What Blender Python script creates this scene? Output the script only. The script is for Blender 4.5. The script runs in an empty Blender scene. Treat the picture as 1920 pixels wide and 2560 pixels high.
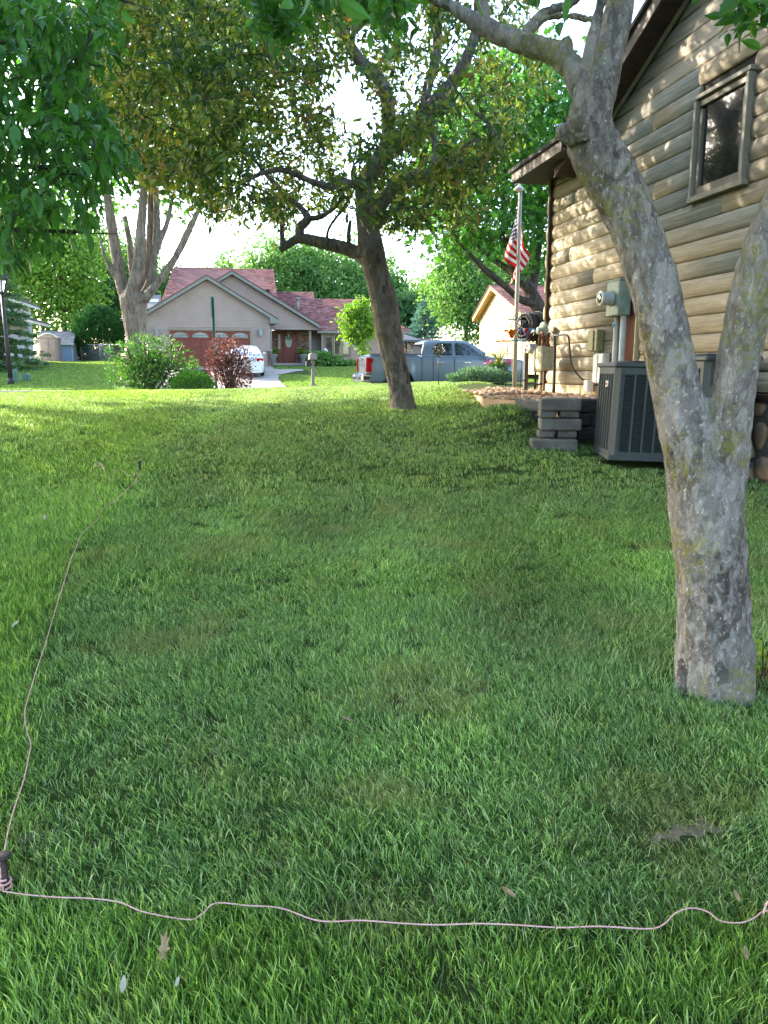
import bpy, bmesh, math, random
import numpy as np
from mathutils import Vector, Matrix, noise as mnoise

random.seed(7); rng = np.random.default_rng(7)
SC = bpy.context.scene
COL = SC.collection
# ------------------------------------------------------------------ camera
CAM_H, FPX, PITCH = 1.55, 1920.0, math.atan((1280 - 923) / 1920.0)
cd = bpy.data.cameras.new('camera'); cam = bpy.data.objects.new('camera', cd); COL.objects.link(cam)
cam.location = (0, 0, CAM_H); cam.rotation_euler = (math.pi / 2 - PITCH, 0, 0)
cd.sensor_fit = 'VERTICAL'; cd.sensor_height = 24.0; cd.lens = 24.0 * FPX / 2560.0
cd.clip_start = 0.05; cd.clip_end = 2000
SC.camera = cam
# ------------------------------------------------------------------ sky, sun, exposure
SUN_EL, SUN_AZ = math.radians(25), math.radians(-56)      # azimuth from +Y towards +X
SUN = Vector((math.sin(SUN_AZ) * math.cos(SUN_EL), math.cos(SUN_AZ) * math.cos(SUN_EL), math.sin(SUN_EL)))
w = bpy.data.worlds.new('World'); SC.world = w; w.use_nodes = True
nt = w.node_tree; nt.nodes.clear()
sky = nt.nodes.new('ShaderNodeTexSky'); sky.sky_type = 'NISHITA'; sky.sun_disc = False
sky.sun_elevation = SUN_EL; sky.sun_rotation = SUN_AZ
sky.air_density = 1.0; sky.dust_density = 1.6; sky.ozone_density = 1.0
bg = nt.nodes.new('ShaderNodeBackground'); bg.inputs[1].default_value = 0.15
wo = nt.nodes.new('ShaderNodeOutputWorld')
nt.links.new(sky.outputs[0], bg.inputs[0]); nt.links.new(bg.outputs[0], wo.inputs[0])
sl = bpy.data.lights.new('sun', 'SUN'); sun = bpy.data.objects.new('sun', sl); COL.objects.link(sun)
sl.energy = 2.7; sl.angle = math.radians(0.55); sl.color = (1.0, 0.90, 0.74)
sun.rotation_euler = SUN.to_track_quat('Z', 'Y').to_euler(); sun.location = (-20, 14, 30)
vs = SC.view_settings; vs.view_transform = 'Standard'; vs.look = 'None'; vs.gamma = 1.0
vs.use_curve_mapping = False; vs.exposure = 2.75
SC.cycles.max_bounces = 6; SC.cycles.diffuse_bounces = 3; SC.cycles.glossy_bounces = 3
SC.cycles.transmission_bounces = 4; SC.cycles.transparent_max_bounces = 6
SC.cycles.caustics_reflective = False; SC.cycles.caustics_refractive = False
SC.cycles.use_denoising = True
# ------------------------------------------------------------------ pixel geometry (design aid: sizes come from distance)
_F = np.array([0, math.cos(PITCH), -math.sin(PITCH)]); _U = np.array([0, math.sin(PITCH), math.cos(PITCH)])
_C = np.array([0, 0, CAM_H])
def ray(u, v): return _F + np.array([(u - 960) / FPX, 0, 0]) - (v - 1280) / FPX * _U
def at(u, v, Y):
    d = ray(u, v); return _C + d * (Y / d[1])
def px(n_, Y): return n_ * Y / 1953.0                     # n pixels as metres at distance Y
E1 = np.array([0.9806, 0.1958, 0]); E2 = np.array([-0.1958, 0.9806, 0])   # street frame: along, away
def pq(p, q, z=0.0): return E1 * p + E2 * q + np.array([0, 0, z])
def to_pq(P): return float(P[0] * E1[0] + P[1] * E1[1]), float(P[0] * E2[0] + P[1] * E2[1])
def onq(u, v, q):
    d = ray(u, v); t = q / (d @ E2); P = _C + d * t
    return P
def proj_np(P):
    d = P - _C; z = d @ _F
    return 960 + FPX * d[:, 0] / z, 1280 - FPX * (d @ _U) / z
# ------------------------------------------------------------------ ground shape
_Q = [-30, -3, 0, 3, 5, 7.5, 10.3, 12.5, 15.5, 18, 21, 24, 25.3, 33.3, 36, 40, 47, 55, 80, 150, 1500]
_Z = [-.3, -.05, 0, .19, .40, .69, 1.0, 1.14, 1.215, 1.17, .95, .74, .70, .70, .84, 1.18, 1.70, 2.0, 2.6, 4.0, 9]
def sstep(a, b, x):
    t = np.clip((x - a) / (b - a), 0, 1); return t * t * (3 - 2 * t)
_qf = np.linspace(-30, 160, 1901); _zf = np.interp(_qf, _Q, _Z)
_k = np.hanning(31); _k /= _k.sum(); _zs = np.convolve(np.pad(_zf, 15, mode='edge'), _k, 'valid')
def ground(x, y):
    x = np.asarray(x, float); y = np.asarray(y, float)
    q = -0.1958 * x + 0.9806 * y
    z = np.where(q < 158, np.interp(q, _qf, _zs), np.interp(q, _Q, _Z))
    A = np.interp(x, [-14, -7, -2, .3, 2, 5], [-.2, -.14, -.06, .025, .07, .09])
    z = z + A * sstep(6, 12, q) * (1 - sstep(19, 25, q))
    z = z + 0.27 * np.exp(-(((x - 1.45) / .42) ** 2 + ((y - 9.0) / .55) ** 2)) * (x < 3)
    z = z + .12 * np.exp(-((x - 1.55) / .75) ** 2) * sstep(8.9, 9.8, y) * (1 - sstep(13, 15.5, y))
    z = z + np.where(q < 24, 0.012 * np.sin(x * 1.3 + 0.6 * y) * np.sin(y * 1.1 - x * .4), 0)
    z = z + .07 * sstep(1.5, 4, x) * (q < 24) * sstep(9, 5, y)
    return z
def gz(x, y): return float(ground(x, y))
def gpix(u, v):                                           # where a pixel's ray meets the ground
    d = ray(u, v); t = np.concatenate([np.linspace(1, 30, 3000), np.linspace(30, 90, 1500)])
    P = _C[None] + d[None] * t[:, None]; b = np.argmax(P[:, 2] < ground(P[:, 0], P[:, 1]))
    return P[b]
# ------------------------------------------------------------------ materials
def lin(c):
    if isinstance(c, str):
        c = c.lstrip('#'); c = [int(c[i:i + 2], 16) / 255 for i in (0, 2, 4)]
        c = [x / 12.92 if x <= .04045 else ((x + .055) / 1.055) ** 2.4 for x in c]
    return (c[0], c[1], c[2], 1.0)
MATS = {}
class NT:
    def __init__(s, name):
        s.m = bpy.data.materials.new(name); s.m.use_nodes = True; s.t = s.m.node_tree; s.t.nodes.clear()
        s.out = s.n('ShaderNodeOutputMaterial')
    def n(s, typ, **kw):
        o = s.t.nodes.new(typ)
        for k, v in kw.items(): setattr(o, k, v)
        return o
    def l(s, a, b): s.t.links.new(a, b)
    def val(s, sock, v):
        if hasattr(v, 'links') or isinstance(v, bpy.types.NodeSocket): s.l(v, sock)
        else: sock.default_value = v
    def coord(s, kind='Object', scale=(1, 1, 1), rot=(0, 0, 0)):
        c = s.n('ShaderNodeTexCoord'); m = s.n('ShaderNodeMapping')
        m.inputs['Scale'].default_value = scale; m.inputs['Rotation'].default_value = rot
        s.l(c.outputs[kind], m.inputs[0]); return m.outputs[0]
    def noise(s, vec, scale, detail=4, rough=.55, dist=0.0):
        o = s.n('ShaderNodeTexNoise'); s.l(vec, o.inputs['Vector'])
        o.inputs['Scale'].default_value = scale; o.inputs['Detail'].default_value = detail
        o.inputs['Roughness'].default_value = rough; o.inputs['Distortion'].default_value = dist
        return o.outputs[0]
    def vor(s, vec, scale, feature='F1', out='Distance', rand=1.0):
        o = s.n('ShaderNodeTexVoronoi', feature=feature); s.l(vec, o.inputs['Vector'])
        o.inputs['Scale'].default_value = scale; o.inputs['Randomness'].default_value = rand
        return o.outputs[out]
    def ramp(s, fac, stops, interp='LINEAR'):
        o = s.n('ShaderNodeValToRGB'); o.color_ramp.interpolation = interp
        e = o.color_ramp.elements
        while len(e) < len(stops): e.new(0.5)
        for i, (p, c) in enumerate(stops):
            e[i].position = p; e[i].color = lin(c) if isinstance(c, str) else (tuple(c) + (1,) if len(c) == 3 else c)
        s.l(fac, o.inputs[0]); return o.outputs[0]
    def mix(s, fac, a, b, blend='MIX'):
        o = s.n('ShaderNodeMix', data_type='RGBA', blend_type=blend)
        s.val(o.inputs[0], fac)
        for sk, v in ((o.inputs[6], a), (o.inputs[7], b)):
            if isinstance(v, str): v = lin(v)
            s.val(sk, v)
        return o.outputs[2]
    def math(s, op, a, b=0.0, c=0.0):
        o = s.n('ShaderNodeMath', operation=op)
        s.val(o.inputs[0], a); s.val(o.inputs[1], b); s.val(o.inputs[2], c); return o.outputs[0]
    def bump(s, h, strength=.3, dist=.02, prev=None):
        o = s.n('ShaderNodeBump'); o.inputs['Strength'].default_value = strength
        o.inputs['Distance'].default_value = dist; s.l(h, o.inputs['Height'])
        if prev is not None: s.l(prev, o.inputs['Normal'])
        return o.outputs[0]
    def bsdf(s, color, rough=.6, normal=None, metal=0.0, spec=.5, **kw):
        b = s.n('ShaderNodeBsdfPrincipled')
        if isinstance(color, str): color = lin(color)
        s.val(b.inputs['Base Color'], color); s.val(b.inputs['Roughness'], rough)
        b.inputs['Metallic'].default_value = metal; b.inputs['Specular IOR Level'].default_value = spec
        if normal is not None: s.l(normal, b.inputs['Normal'])
        for k, v in kw.items(): s.val(b.inputs[k.replace('_', ' ')], v)
        return b.outputs[0]
    def done(s, sh): s.l(sh, s.out.inputs[0]); MATS[s.m.name] = s.m; return s.m

def plain(name, c1, c2=None, rough=.6, scale=6.0, bump=.15, metal=0.0, spec=.4, stretch=(1, 1, 1), bd=.01, coat=0.0):
    t = NT(name); v = t.coord('Object', stretch); n = t.noise(v, scale, 5, .6)
    a = lin(c1); b = lin(c2) if c2 else tuple(x * .78 for x in a[:3]) + (1,)
    col = t.ramp(n, [(.3, b), (.7, a)])
    nm = t.bump(t.noise(v, scale * 6, 3), bump, bd) if bump else None
    r = t.math('MULTIPLY_ADD', n, .18, rough - .09)
    return t.done(t.bsdf(col, r, nm, metal, spec, Coat_Weight=coat))

def leafmat(name, stops, trans=.38, rough=.5, tcol=None, spec=.35):
    t = NT(name); g = t.n('ShaderNodeNewGeometry'); r = g.outputs['Random Per Island']
    v = t.coord('Object'); big = t.noise(v, .55, 2)
    f = t.math('MULTIPLY_ADD', big, .75, t.math('MULTIPLY_ADD', r, .62, -.2))
    col = t.ramp(f, stops)
    d = t.bsdf(col, rough, None, 0, spec)
    tr = t.n('ShaderNodeBsdfTranslucent')
    tc = t.mix(1.0, col, tcol or (1.35, 1.5, .6, 1), 'MULTIPLY'); t.l(tc, tr.inputs[0])
    m = t.n('ShaderNodeMixShader'); m.inputs[0].default_value = trans
    t.l(d, m.inputs[1]); t.l(tr.outputs[0], m.inputs[2])
    return t.done(m.outputs[0])

def glassmat(name, base=(.012, .016, .018), refl=.22, rough=.02):
    t = NT(name)
    d = t.bsdf(tuple(base) + (1,), .08, None, 0, .5)
    g = t.n('ShaderNodeBsdfGlossy'); g.inputs['Roughness'].default_value = rough
    g.inputs[0].default_value = (.9, .95, .95, 1)
    lw = t.n('ShaderNodeFresnel'); lw.inputs[0].default_value = 1.6
    f = t.math('ADD', lw.outputs[0], refl)
    m = t.n('ShaderNodeMixShader'); t.l(f, m.inputs[0]); t.l(d, m.inputs[1]); t.l(g.outputs[0], m.inputs[2])
    return t.done(m.outputs[0])

def barkmat(name, c_dark, c_mid, c_light, lichen=None, zs=.45, scale=1.0, lich_amt=.5, specks=True, b=.9):
    t = NT(name); v = t.coord('Object', (1, 1, zs)); v2 = t.coord('Object')
    n1 = t.noise(v, 5 * scale, 6, .65); n2 = t.noise(v, 34 * scale, 6, .7, .15)
    n3 = t.noise(v, 12 * scale, 7, .68, .25); n4 = t.noise(v, 30 * scale, 5, .65, .2)
    pl = t.math('MINIMUM', t.math('ABSOLUTE', t.math('SUBTRACT', n3, .5)), t.math('MULTIPLY', t.math('ABSOLUTE', t.math('SUBTRACT', n4, .5)), 1.3))
    col = t.ramp(n2, [(.36, c_dark), (.48, c_mid), (.60, c_light)])
    col = t.mix(t.ramp(n1, [(.35, (0, 0, 0)), (.65, (1, 1, 1))]), col, c_mid, 'MIX')
    crack = t.ramp(pl, [(.0, (1, 1, 1)), (.030, (0, 0, 0))])
    crack = t.math('MULTIPLY', crack, t.ramp(t.noise(v2, 7, 3), [(.38, (0, 0, 0)), (.6, (1, 1, 1))]))
    col = t.mix(t.math('MULTIPLY', crack, .8), col, c_dark)
    cell = t.vor(t.coord('Object', (1, 1, zs * 1.2)), 24 * scale, 'F1', 'Color')
    wob = t.math('MULTIPLY_ADD', n3, .8, t.math('MULTIPLY', cell, .7))
    col = t.mix(t.ramp(wob, [(.52, (.55, .55, .55)), (.56, (0, 0, 0))]), col, c_dark)
    col = t.mix(t.ramp(wob, [(.86, (0, 0, 0)), (.90, (.6, .6, .6))]), col, c_light)
    big = t.noise(v2, 2.6, 3, .6)
    col = t.mix(t.ramp(big, [(.45, (0, 0, 0)), (.7, (.5, .5, .5))]), col, c_light)
    if specks:
        s1 = t.noise(t.coord('Object', (1, 1, .7)), 60 * scale, 3, .6)
        k = t.ramp(s1, [(.60, (0, 0, 0)), (.67, (1, 1, 1))])
        col = t.mix(t.math('MULTIPLY', k, .75), col, '#d6cfc4')
    if lichen:
        l1 = t.math('MULTIPLY', t.noise(v2, 3.2, 3, .6), t.noise(v2, 30, 6, .8))
        k = t.ramp(l1, [(.30 - .04 * lich_amt, (0, 0, 0)), (.36 - .04 * lich_amt, (1, 1, 1))])
        col = t.mix(t.math('MULTIPLY', k, .62), col, lichen)
    h = t.math('MULTIPLY_ADD', t.math('MINIMUM', pl, .08), 7.0, n2)
    nm = t.bump(h, b, .018)
    nm = t.bump(t.noise(v2, 120 * scale, 3, .7), .35, .004, nm)
    return t.done(t.bsdf(col, .88, nm, 0, .2))
# ------------------------------------------------------------------ object helpers
ORG = {}
def props(o, label=None, cat=None, group=None, kind=None):
    if label: o['label'] = label
    if cat: o['category'] = cat
    if group: o['group'] = group
    if kind: o['kind'] = kind
    return o
def thing(name, label, cat, loc=(0, 0, 0), rot=(0, 0, 0), group=None, local=False):
    o = bpy.data.objects.new(name, None); COL.objects.link(o)
    o.empty_display_size = .1
    o.location = tuple(map(float, loc)); o.rotation_euler = rot if hasattr(rot, '__len__') else (0, 0, rot)
    ORG[o.name] = np.zeros(3) if local or any(o.rotation_euler) else np.array(loc, float)
    return props(o, label, cat, group)
def link(name, me, m=None, parent=None, loc=None):
    if m is not None:
        if isinstance(m, str): m = MATS[m]
        if not me.materials: me.materials.append(m)
    o = bpy.data.objects.new(name, me); COL.objects.link(o)
    if parent is not None: o.parent = parent; ORG[o.name] = ORG[parent.name]
    else: ORG[o.name] = np.zeros(3)
    if loc is not None: o.location = tuple(map(float, loc))
    return o
def np_mesh(name, V, faces, smooth=False):
    """faces: list of int arrays (n,k); each array one face size"""
    me = bpy.data.meshes.new(name); V = np.asarray(V, np.float32)
    me.vertices.add(len(V)); me.vertices.foreach_set('co', V.ravel())
    fl = [np.asarray(f, np.int32) for f in faces if len(f)]
    tot = sum(f.size for f in fl); nf = sum(len(f) for f in fl)
    me.loops.add(tot); me.polygons.add(nf)
    me.loops.foreach_set('vertex_index', np.concatenate([f.ravel() for f in fl]))
    sizes = np.concatenate([np.full(len(f), f.shape[1], np.int32) for f in fl])
    st = np.zeros(nf, np.int32); st[1:] = np.cumsum(sizes)[:-1]
    me.polygons.foreach_set('loop_start', st); me.polygons.foreach_set('loop_total', sizes)
    me.polygons.foreach_set('use_smooth', np.full(nf, bool(smooth)))
    me.update(calc_edges=True); return me

class MB:
    def __init__(s): s.v = []; s.f = []; s.sm = []
    def add(s, V, F, smooth=False):
        b = len(s.v); s.v.extend([tuple(map(float, x)) for x in V]); s.f.extend([tuple(b + i for i in f) for f in F])
        s.sm.extend([smooth] * len(F)); return s
    def box(s, c, size, M=None, bev=0.0):
        c = np.array(c, float); h = np.array(size, float) / 2
        if bev > 0:
            bev = min(bev, h.min() * .9); V = []; idx = {}
            for ax in range(3):
                for sx in (-1, 1):
                    for sy in (-1, 1):
                        for sz in (-1, 1):
                            sg = np.array([sx, sy, sz]); p = sg * (h - bev); p[ax] = sg[ax] * h[ax]
                            idx[(ax, sx, sy, sz)] = len(V); V.append(p)
            F = []
            def I(ax, a, b_, s1, s2, sg): 
                t = [0, 0, 0]; t[ax] = sg; t[a] = s1; t[b_] = s2; return tuple(t)
            for ax in range(3):
                a, b_ = (ax + 1) % 3, (ax + 2) % 3
                for sg in (-1, 1):
                    q = [idx[(ax,) + I(ax, a, b_, s1, s2, sg)] for s1, s2 in ((-1, -1), (1, -1), (1, 1), (-1, 1))]
                    F.append(q if sg > 0 else q[::-1])
                for s1 in (-1, 1):
                    for s2 in (-1, 1):
                        # edge along ax between faces a and b_
                        e = []
                        for fx, en in ((a, -1), (a, 1), (b_, 1), (b_, -1)):
                            t = [0, 0, 0]; t[ax] = en; t[a] = s1; t[b_] = s2; e.append(idx[(fx,) + tuple(t)])
                        F.append(e if s1 * s2 < 0 else e[::-1])
            for sx in (-1, 1):
                for sy in (-1, 1):
                    for sz in (-1, 1):
                        q = [idx[(k, sx, sy, sz)] for k in range(3)]
                        F.append(q if sx * sy * sz > 0 else q[::-1])
            V = np.array(V)
        else:
            V = np.array([[x, y, z] for x in (-1, 1) for y in (-1, 1) for z in (-1, 1)], float) * h
            F = [(0, 1, 3, 2), (4, 6, 7, 5), (0, 4, 5, 1), (2, 3, 7, 6), (0, 2, 6, 4), (1, 5, 7, 3)]
        if M is not None: V = V @ np.array(M)[:3, :3].T
        return s.add(V + c, F)
    def prism(s, pts, d, smooth=False):
        """polygon pts (3d) extruded by vector d, with end caps"""
        P = np.array(pts, float); n = len(P); d = np.array(d, float)
        V = np.vstack([P, P + d]); F = [tuple(range(n))[::-1], tuple(range(n, 2 * n))]
        F += [(i, (i + 1) % n, n + (i + 1) % n, n + i) for i in range(n)]
        return s.add(V, F, smooth)
    def tube(s, path, r, n=8, caps=True, smooth=True):
        P = np.array(path, float); r = np.broadcast_to(np.array(r, float), (len(P),))
        T = np.gradient(P, axis=0); T /= np.linalg.norm(T, axis=1)[:, None] + 1e-9
        ref = np.array([0, 0, 1.0]) if abs(T[0][2]) < .9 else np.array([1.0, 0, 0])
        V = []; u = np.cross(T[0], ref); u /= np.linalg.norm(u)
        for i in range(len(P)):
            u = u - T[i] * (u @ T[i]); u /= np.linalg.norm(u) + 1e-9; w_ = np.cross(T[i], u)
            for k in range(n):
                a = 2 * math.pi * k / n; V.append(P[i] + r[i] * (math.cos(a) * u + math.sin(a) * w_))
        F = [(i * n + k, i * n + (k + 1) % n, (i + 1) * n + (k + 1) % n, (i + 1) * n + k) for i in range(len(P) - 1) for k in range(n)]
        b = len(s.v); s.add(V, F, smooth)
        if caps:
            s.f += [tuple(b + k for k in range(n))[::-1], tuple(b + (len(P) - 1) * n + k for k in range(n))]; s.sm += [False, False]
        return s
    def lathe(s, prof, c=(0, 0, 0), n=20, M=None, smooth=True, closed=False):
        V = [(r * math.cos(2 * math.pi * k / n), r * math.sin(2 * math.pi * k / n), z) for r, z in prof for k in range(n)]
        V = np.array(V)
        if M is not None: V = V @ np.array(M)[:3, :3].T
        F = [(i * n + k, i * n + (k + 1) % n, (i + 1) * n + (k + 1) % n, (i + 1) * n + k) for i in range(len(prof) - 1) for k in range(n)]
        F += [tuple(range(n))[::-1], tuple((len(prof) - 1) * n + k for k in range(n))]
        return s.add(V + np.array(c, float), F, smooth)
    def loft(s, secs, smooth=True, caps=True, close=False):
        n = len(secs[0]); V = np.vstack([np.array(x, float) for x in secs])
        m = n if close else n - 1
        F = [(i * n + k, i * n + (k + 1) % n, (i + 1) * n + (k + 1) % n, (i + 1) * n + k) for i in range(len(secs) - 1) for k in range(m)]
        b = len(s.v); s.add(V, F, smooth)
        if caps:
            s.f += [tuple(b + k for k in range(n))[::-1], tuple(b + (len(secs) - 1) * n + k for k in range(n))]; s.sm += [False, False]
        return s
    def mesh(s, name, org=(0, 0, 0)):
        me = bpy.data.meshes.new(name); V = np.array(s.v, float) - np.array(org)
        me.from_pydata(V.tolist(), [], s.f); me.polygons.foreach_set('use_smooth', s.sm); me.update()
        return me
    def build(s, name, m, parent=None, kind=None, label=None):
        org = ORG[parent.name] if parent is not None else np.zeros(3)
        o = link(name, s.mesh(name, org), m, parent)
        if kind: o['kind'] = kind
        if label: o['label'] = label
        return o
def rotz(a): return np.array([[math.cos(a), -math.sin(a), 0], [math.sin(a), math.cos(a), 0], [0, 0, 1]])
def rotx(a): return np.array([[1, 0, 0], [0, math.cos(a), -math.sin(a)], [0, math.sin(a), math.cos(a)]])
def roty(a): return np.array([[math.cos(a), 0, math.sin(a)], [0, 1, 0], [-math.sin(a), 0, math.cos(a)]])
STREET = math.atan2(E1[1], E1[0])
RS = rotz(STREET)
def smooth_path(pts, n):
    """Catmull-Rom through pts (k,d) -> about n points"""
    P = np.array(pts, float)
    if len(P) < 3: return np.array([P[0] + (P[-1] - P[0]) * t for t in np.linspace(0, 1, n)])
    Q = np.vstack([2 * P[0] - P[1], P, 2 * P[-1] - P[-2]]); out = []
    per = max(2, n // (len(P) - 1))
    for i in range(1, len(P)):
        p0, p1, p2, p3 = Q[i - 1], Q[i], Q[i + 1], Q[i + 2]
        for t in np.linspace(0, 1, per, endpoint=False):
            out.append(.5 * (2 * p1 + (p2 - p0) * t + (2 * p0 - 5 * p1 + 4 * p2 - p3) * t * t + (3 * p1 - p0 - 3 * p2 + p3) * t ** 3))
    out.append(P[-1]); return np.array(out)
# ------------------------------------------------------------------ material library
plain('concrete', '#aaa097', '#968c82', .85, 1.2, .3, bd=.006)
plain('asphalt', '#75716c', '#5f5c58', .9, 3, .5, bd=.006)
plain('curb_stone', '#b5aa97', '#968b7a', .9, 4, .3)
plain('block_grey', '#75716a', '#55514b', .95, 9, .9, bd=.012)
plain('block_dark', '#4e4b47', '#33312e', .95, 14, 1.0, bd=.02)
plain('steel', '#8f9494', '#757a7a', .42, 8, .05, .7)
plain('galv', '#a9adac', '#8b8f8e', .5, 10, .1, .35)
plain('pvc_grey', '#b4b6b2', '#9a9c98', .5, 6, .05)
plain('white_paint', '#dedbd2', '#cdc9be', .5, 5, .05)
plain('cream_box', '#c9c5ae', '#aca88f', .6, 14, .15)
plain('olive_box', '#8d8a62', '#6f6c4b', .6, 16, .2)
plain('meter_green', '#8a9789', '#6f7c70', .55, 9, .15)
plain('gas_beige', '#a9a68a', '#86836a', .6, 18, .25)
plain('rust', '#7a4a33', '#4c2c20', .85, 30, .6, bd=.004)
plain('black_metal', '#1f1e1e', '#2c2b2a', .5, 10, .05)
plain('black_rubber', '#171717', '#242424', .65, 20, .1)
plain('brown_metal', '#4a352d', '#3a2a24', .55, 12, .1)
plain('soffit_brown', '#3a2c27', '#2c211d', .6, 8, .1)
plain('fascia_brown', '#463630', '#392c27', .5, 6, .1)
plain('roof_dark', '#4c4744', '#37332f', .9, 30, .6, bd=.01)
plain('trim_taupe', '#8e8674', '#7a7262', .55, 6, .1)
plain('trim_cream', '#b7a57f', '#9d8c68', .6, 8, .15)
plain('sash_brown', '#6f6657', '#5b5347', .5, 6, .05)
plain('wall_backing', '#2c261d', '#1d1914', .9, 6, .1)
plain('cedar_board', '#7a4a36', '#5c3527', .8, 20, .3, stretch=(1, 1, .15))
plain('mortar', '#6d6a66', '#57544f', .95, 25, .6)
plain('ac_grey', '#474d4e', '#3c4243', .5, 14, .05)
plain('ac_dark', '#25292b', '#1b1f20', .6, 14, .05)
plain('badge_white', '#d5d5d1', '#bcbcb8', .35, 10, 0)
plain('badge_red', '#a82a26', '#8a2220', .5, 10, 0)
plain('pole_white', '#b9b2a5', '#9d9689', .45, 12, .05, .1)
plain('orange_petal', '#e07a14', '#c85a08', .35, 9, .02)
plain('blue_petal', '#3fa6d8', '#1f79bf', .35, 9, .02)
plain('teal_petal', '#7fd0d8', '#4fb2c4', .35, 9, .02)
plain('red_petal', '#c8352c', '#a2261f', .35, 9, .02)
plain('spinner_steel', '#b4aeaa', '#8a8481', .35, 30, .05, .5)
plain('post_grey', '#57544f', '#423f3b', .8, 10, .2, stretch=(1, 1, .3))
plain('stone_planter', '#6f6457', '#564c41', .85, 12, .4)
plain('brass', '#a8803f', '#7f5d29', .4, 12, .05, .6)
plain('string_pink', '#e0b4ae', '#cf958e', .8, 60, .4, bd=.001)
plain('nail_brown', '#4a3a34', '#332825', .55, 40, .3, .3)
plain('dry_leaf', '#a88f6c', '#7d664a', .8, 30, .3)
plain('pale_leaf', '#c4b9a5', '#978b76', .8, 30, .3)
plain('truck_paint', '#68727a', '#626c73', .3, .8, 0, .1, .45, coat=.35)
plain('truck_tailgate', '#9a9d9d', '#8f9292', .25, .8, 0, .3, .5, coat=.8)
plain('chrome', '#c9ccce', '#b4b7b9', .16, 3, 0, .95)
plain('tyre', '#1a1a1a', '#242322', .8, 20, .2)
plain('dark_plastic', '#17181a', '#222325', .5, 20, .05)
plain('tail_red', '#b00012', '#8a000e', .3, 4, 0, 0, .15)
plain('car_white', '#dfe6e6', '#d5dddd', .2, 1, 0, 0, .5, coat=.8)
plain('siding_tan', '#a8958c', '#9c8980', .65, 1.2, .05)
plain('siding_grey', '#8c837a', '#7f766e', .65, 1.2, .05)
plain('fascia_grey', '#85857f', '#77776f', .55, 3, .05)
plain('garage_red', '#7d3f33', '#673025', .55, 9, .15, stretch=(.3, 1, 3))
plain('door_red', '#80392b', '#672a20', .4, 14, .1, stretch=(1, 1, .2))
plain('siding_yellow', '#c0a672', '#b39866', .65, 1.2, .05)
plain('trim_yellow', '#c9a86c', '#b6945a', .6, 4, .05)
plain('siding_white', '#cfd6da', '#bfc7cc', .65, 2, .05)
plain('shed_blue', '#93aec9', '#809cb9', .7, 3, .1, stretch=(4, 4, .5))
plain('shed_tan', '#a2938b', '#90827a', .6, 4, .1)
plain('lamp_bronze', '#3d3532', '#2c2624', .55, 9, .1)
plain('mailbox_taupe', '#8a7f73', '#766c61', .6, 10, .15)
plain('utility_green', '#5e7f70', '#4c6a5d', .6, 6, .1)
plain('fence_wood', '#8d8478', '#71685e', .85, 10, .3, stretch=(1, 1, .3))
plain('gazebo_grey', '#6d7078', '#5c5f66', .8, 10, .1)
plain('gazebo_post', '#7a5442', '#634233', .8, 12, .1)
plain('number_orange', '#c87f3c', '#b06a2a', .5, 20, .05)
plain('flower_pink', '#d84a86', '#c23370', .6, 30, .05)
plain('flower_yellow', '#e0b030', '#c99020', .6, 30, .05)
plain('statue_white', '#dcdcd8', '#b9b9b4', .7, 20, .2)
glassmat('window_glass', (.008, .010, .010), -.03)
glassmat('house_glass', (.018, .024, .026), .05, .03)
glassmat('car_glass', (.010, .014, .014), -.02)
glassmat('frosted_glass', (.22, .24, .25), .05, .25)
def t_():
    t = NT('lamp_glass'); t.done(t.bsdf('#e8e6dd', .25, None, 0, .5, Transmission_Weight=.3))
t_()
def logmat():
    t = NT('log_siding'); oi = t.n('ShaderNodeObjectInfo')
    c = t.n('ShaderNodeTexCoord'); mp = t.n('ShaderNodeMapping'); mp.inputs['Rotation'].default_value = (0, 0, math.pi / 2 - STREET)
    t.l(c.outputs['Object'], mp.inputs[0])
    sep = t.n('ShaderNodeSeparateXYZ'); rt = t.n('ShaderNodeVectorRotate', rotation_type='Z_AXIS'); rt.inputs['Angle'].default_value = -STREET
    t.l(c.outputs['Object'], rt.inputs[0]); t.l(rt.outputs[0], sep.inputs[0])
    off = t.math('MULTIPLY', oi.outputs['Random'], 37.0)
    cb = t.n('ShaderNodeCombineXYZ')
    t.l(t.math('ADD', t.math('MULTIPLY', sep.outputs[1], 1.0), off), cb.inputs[0])
    t.l(t.math('MULTIPLY', sep.outputs[0], 6.0), cb.inputs[1]); t.l(t.math('MULTIPLY', sep.outputs[2], 22.0), cb.inputs[2])
    g1 = t.noise(cb.outputs[0], 1.6, 6, .62, .4); g2 = t.noise(cb.outputs[0], 6.0, 5, .7, .2)
    col = t.ramp(g1, [(.28, '#776e5c'), (.5, '#918773'), (.72, '#a89e8a')])
    st = t.ramp(g2, [(.36, (1, 1, 1)), (.56, (0, 0, 0))])
    col = t.mix(t.math('MULTIPLY', st, .38), col, '#5f5138')
    hv = t.n('ShaderNodeHueSaturation'); t.l(col, hv.inputs['Color'])
    t.l(t.math('MULTIPLY_ADD', oi.outputs['Random'], .10, .95), hv.inputs['Value'])
    nm = t.bump(g2, .12, .004)
    t.done(t.bsdf(hv.outputs[0], .62, nm, 0, .35))
logmat()
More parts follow.
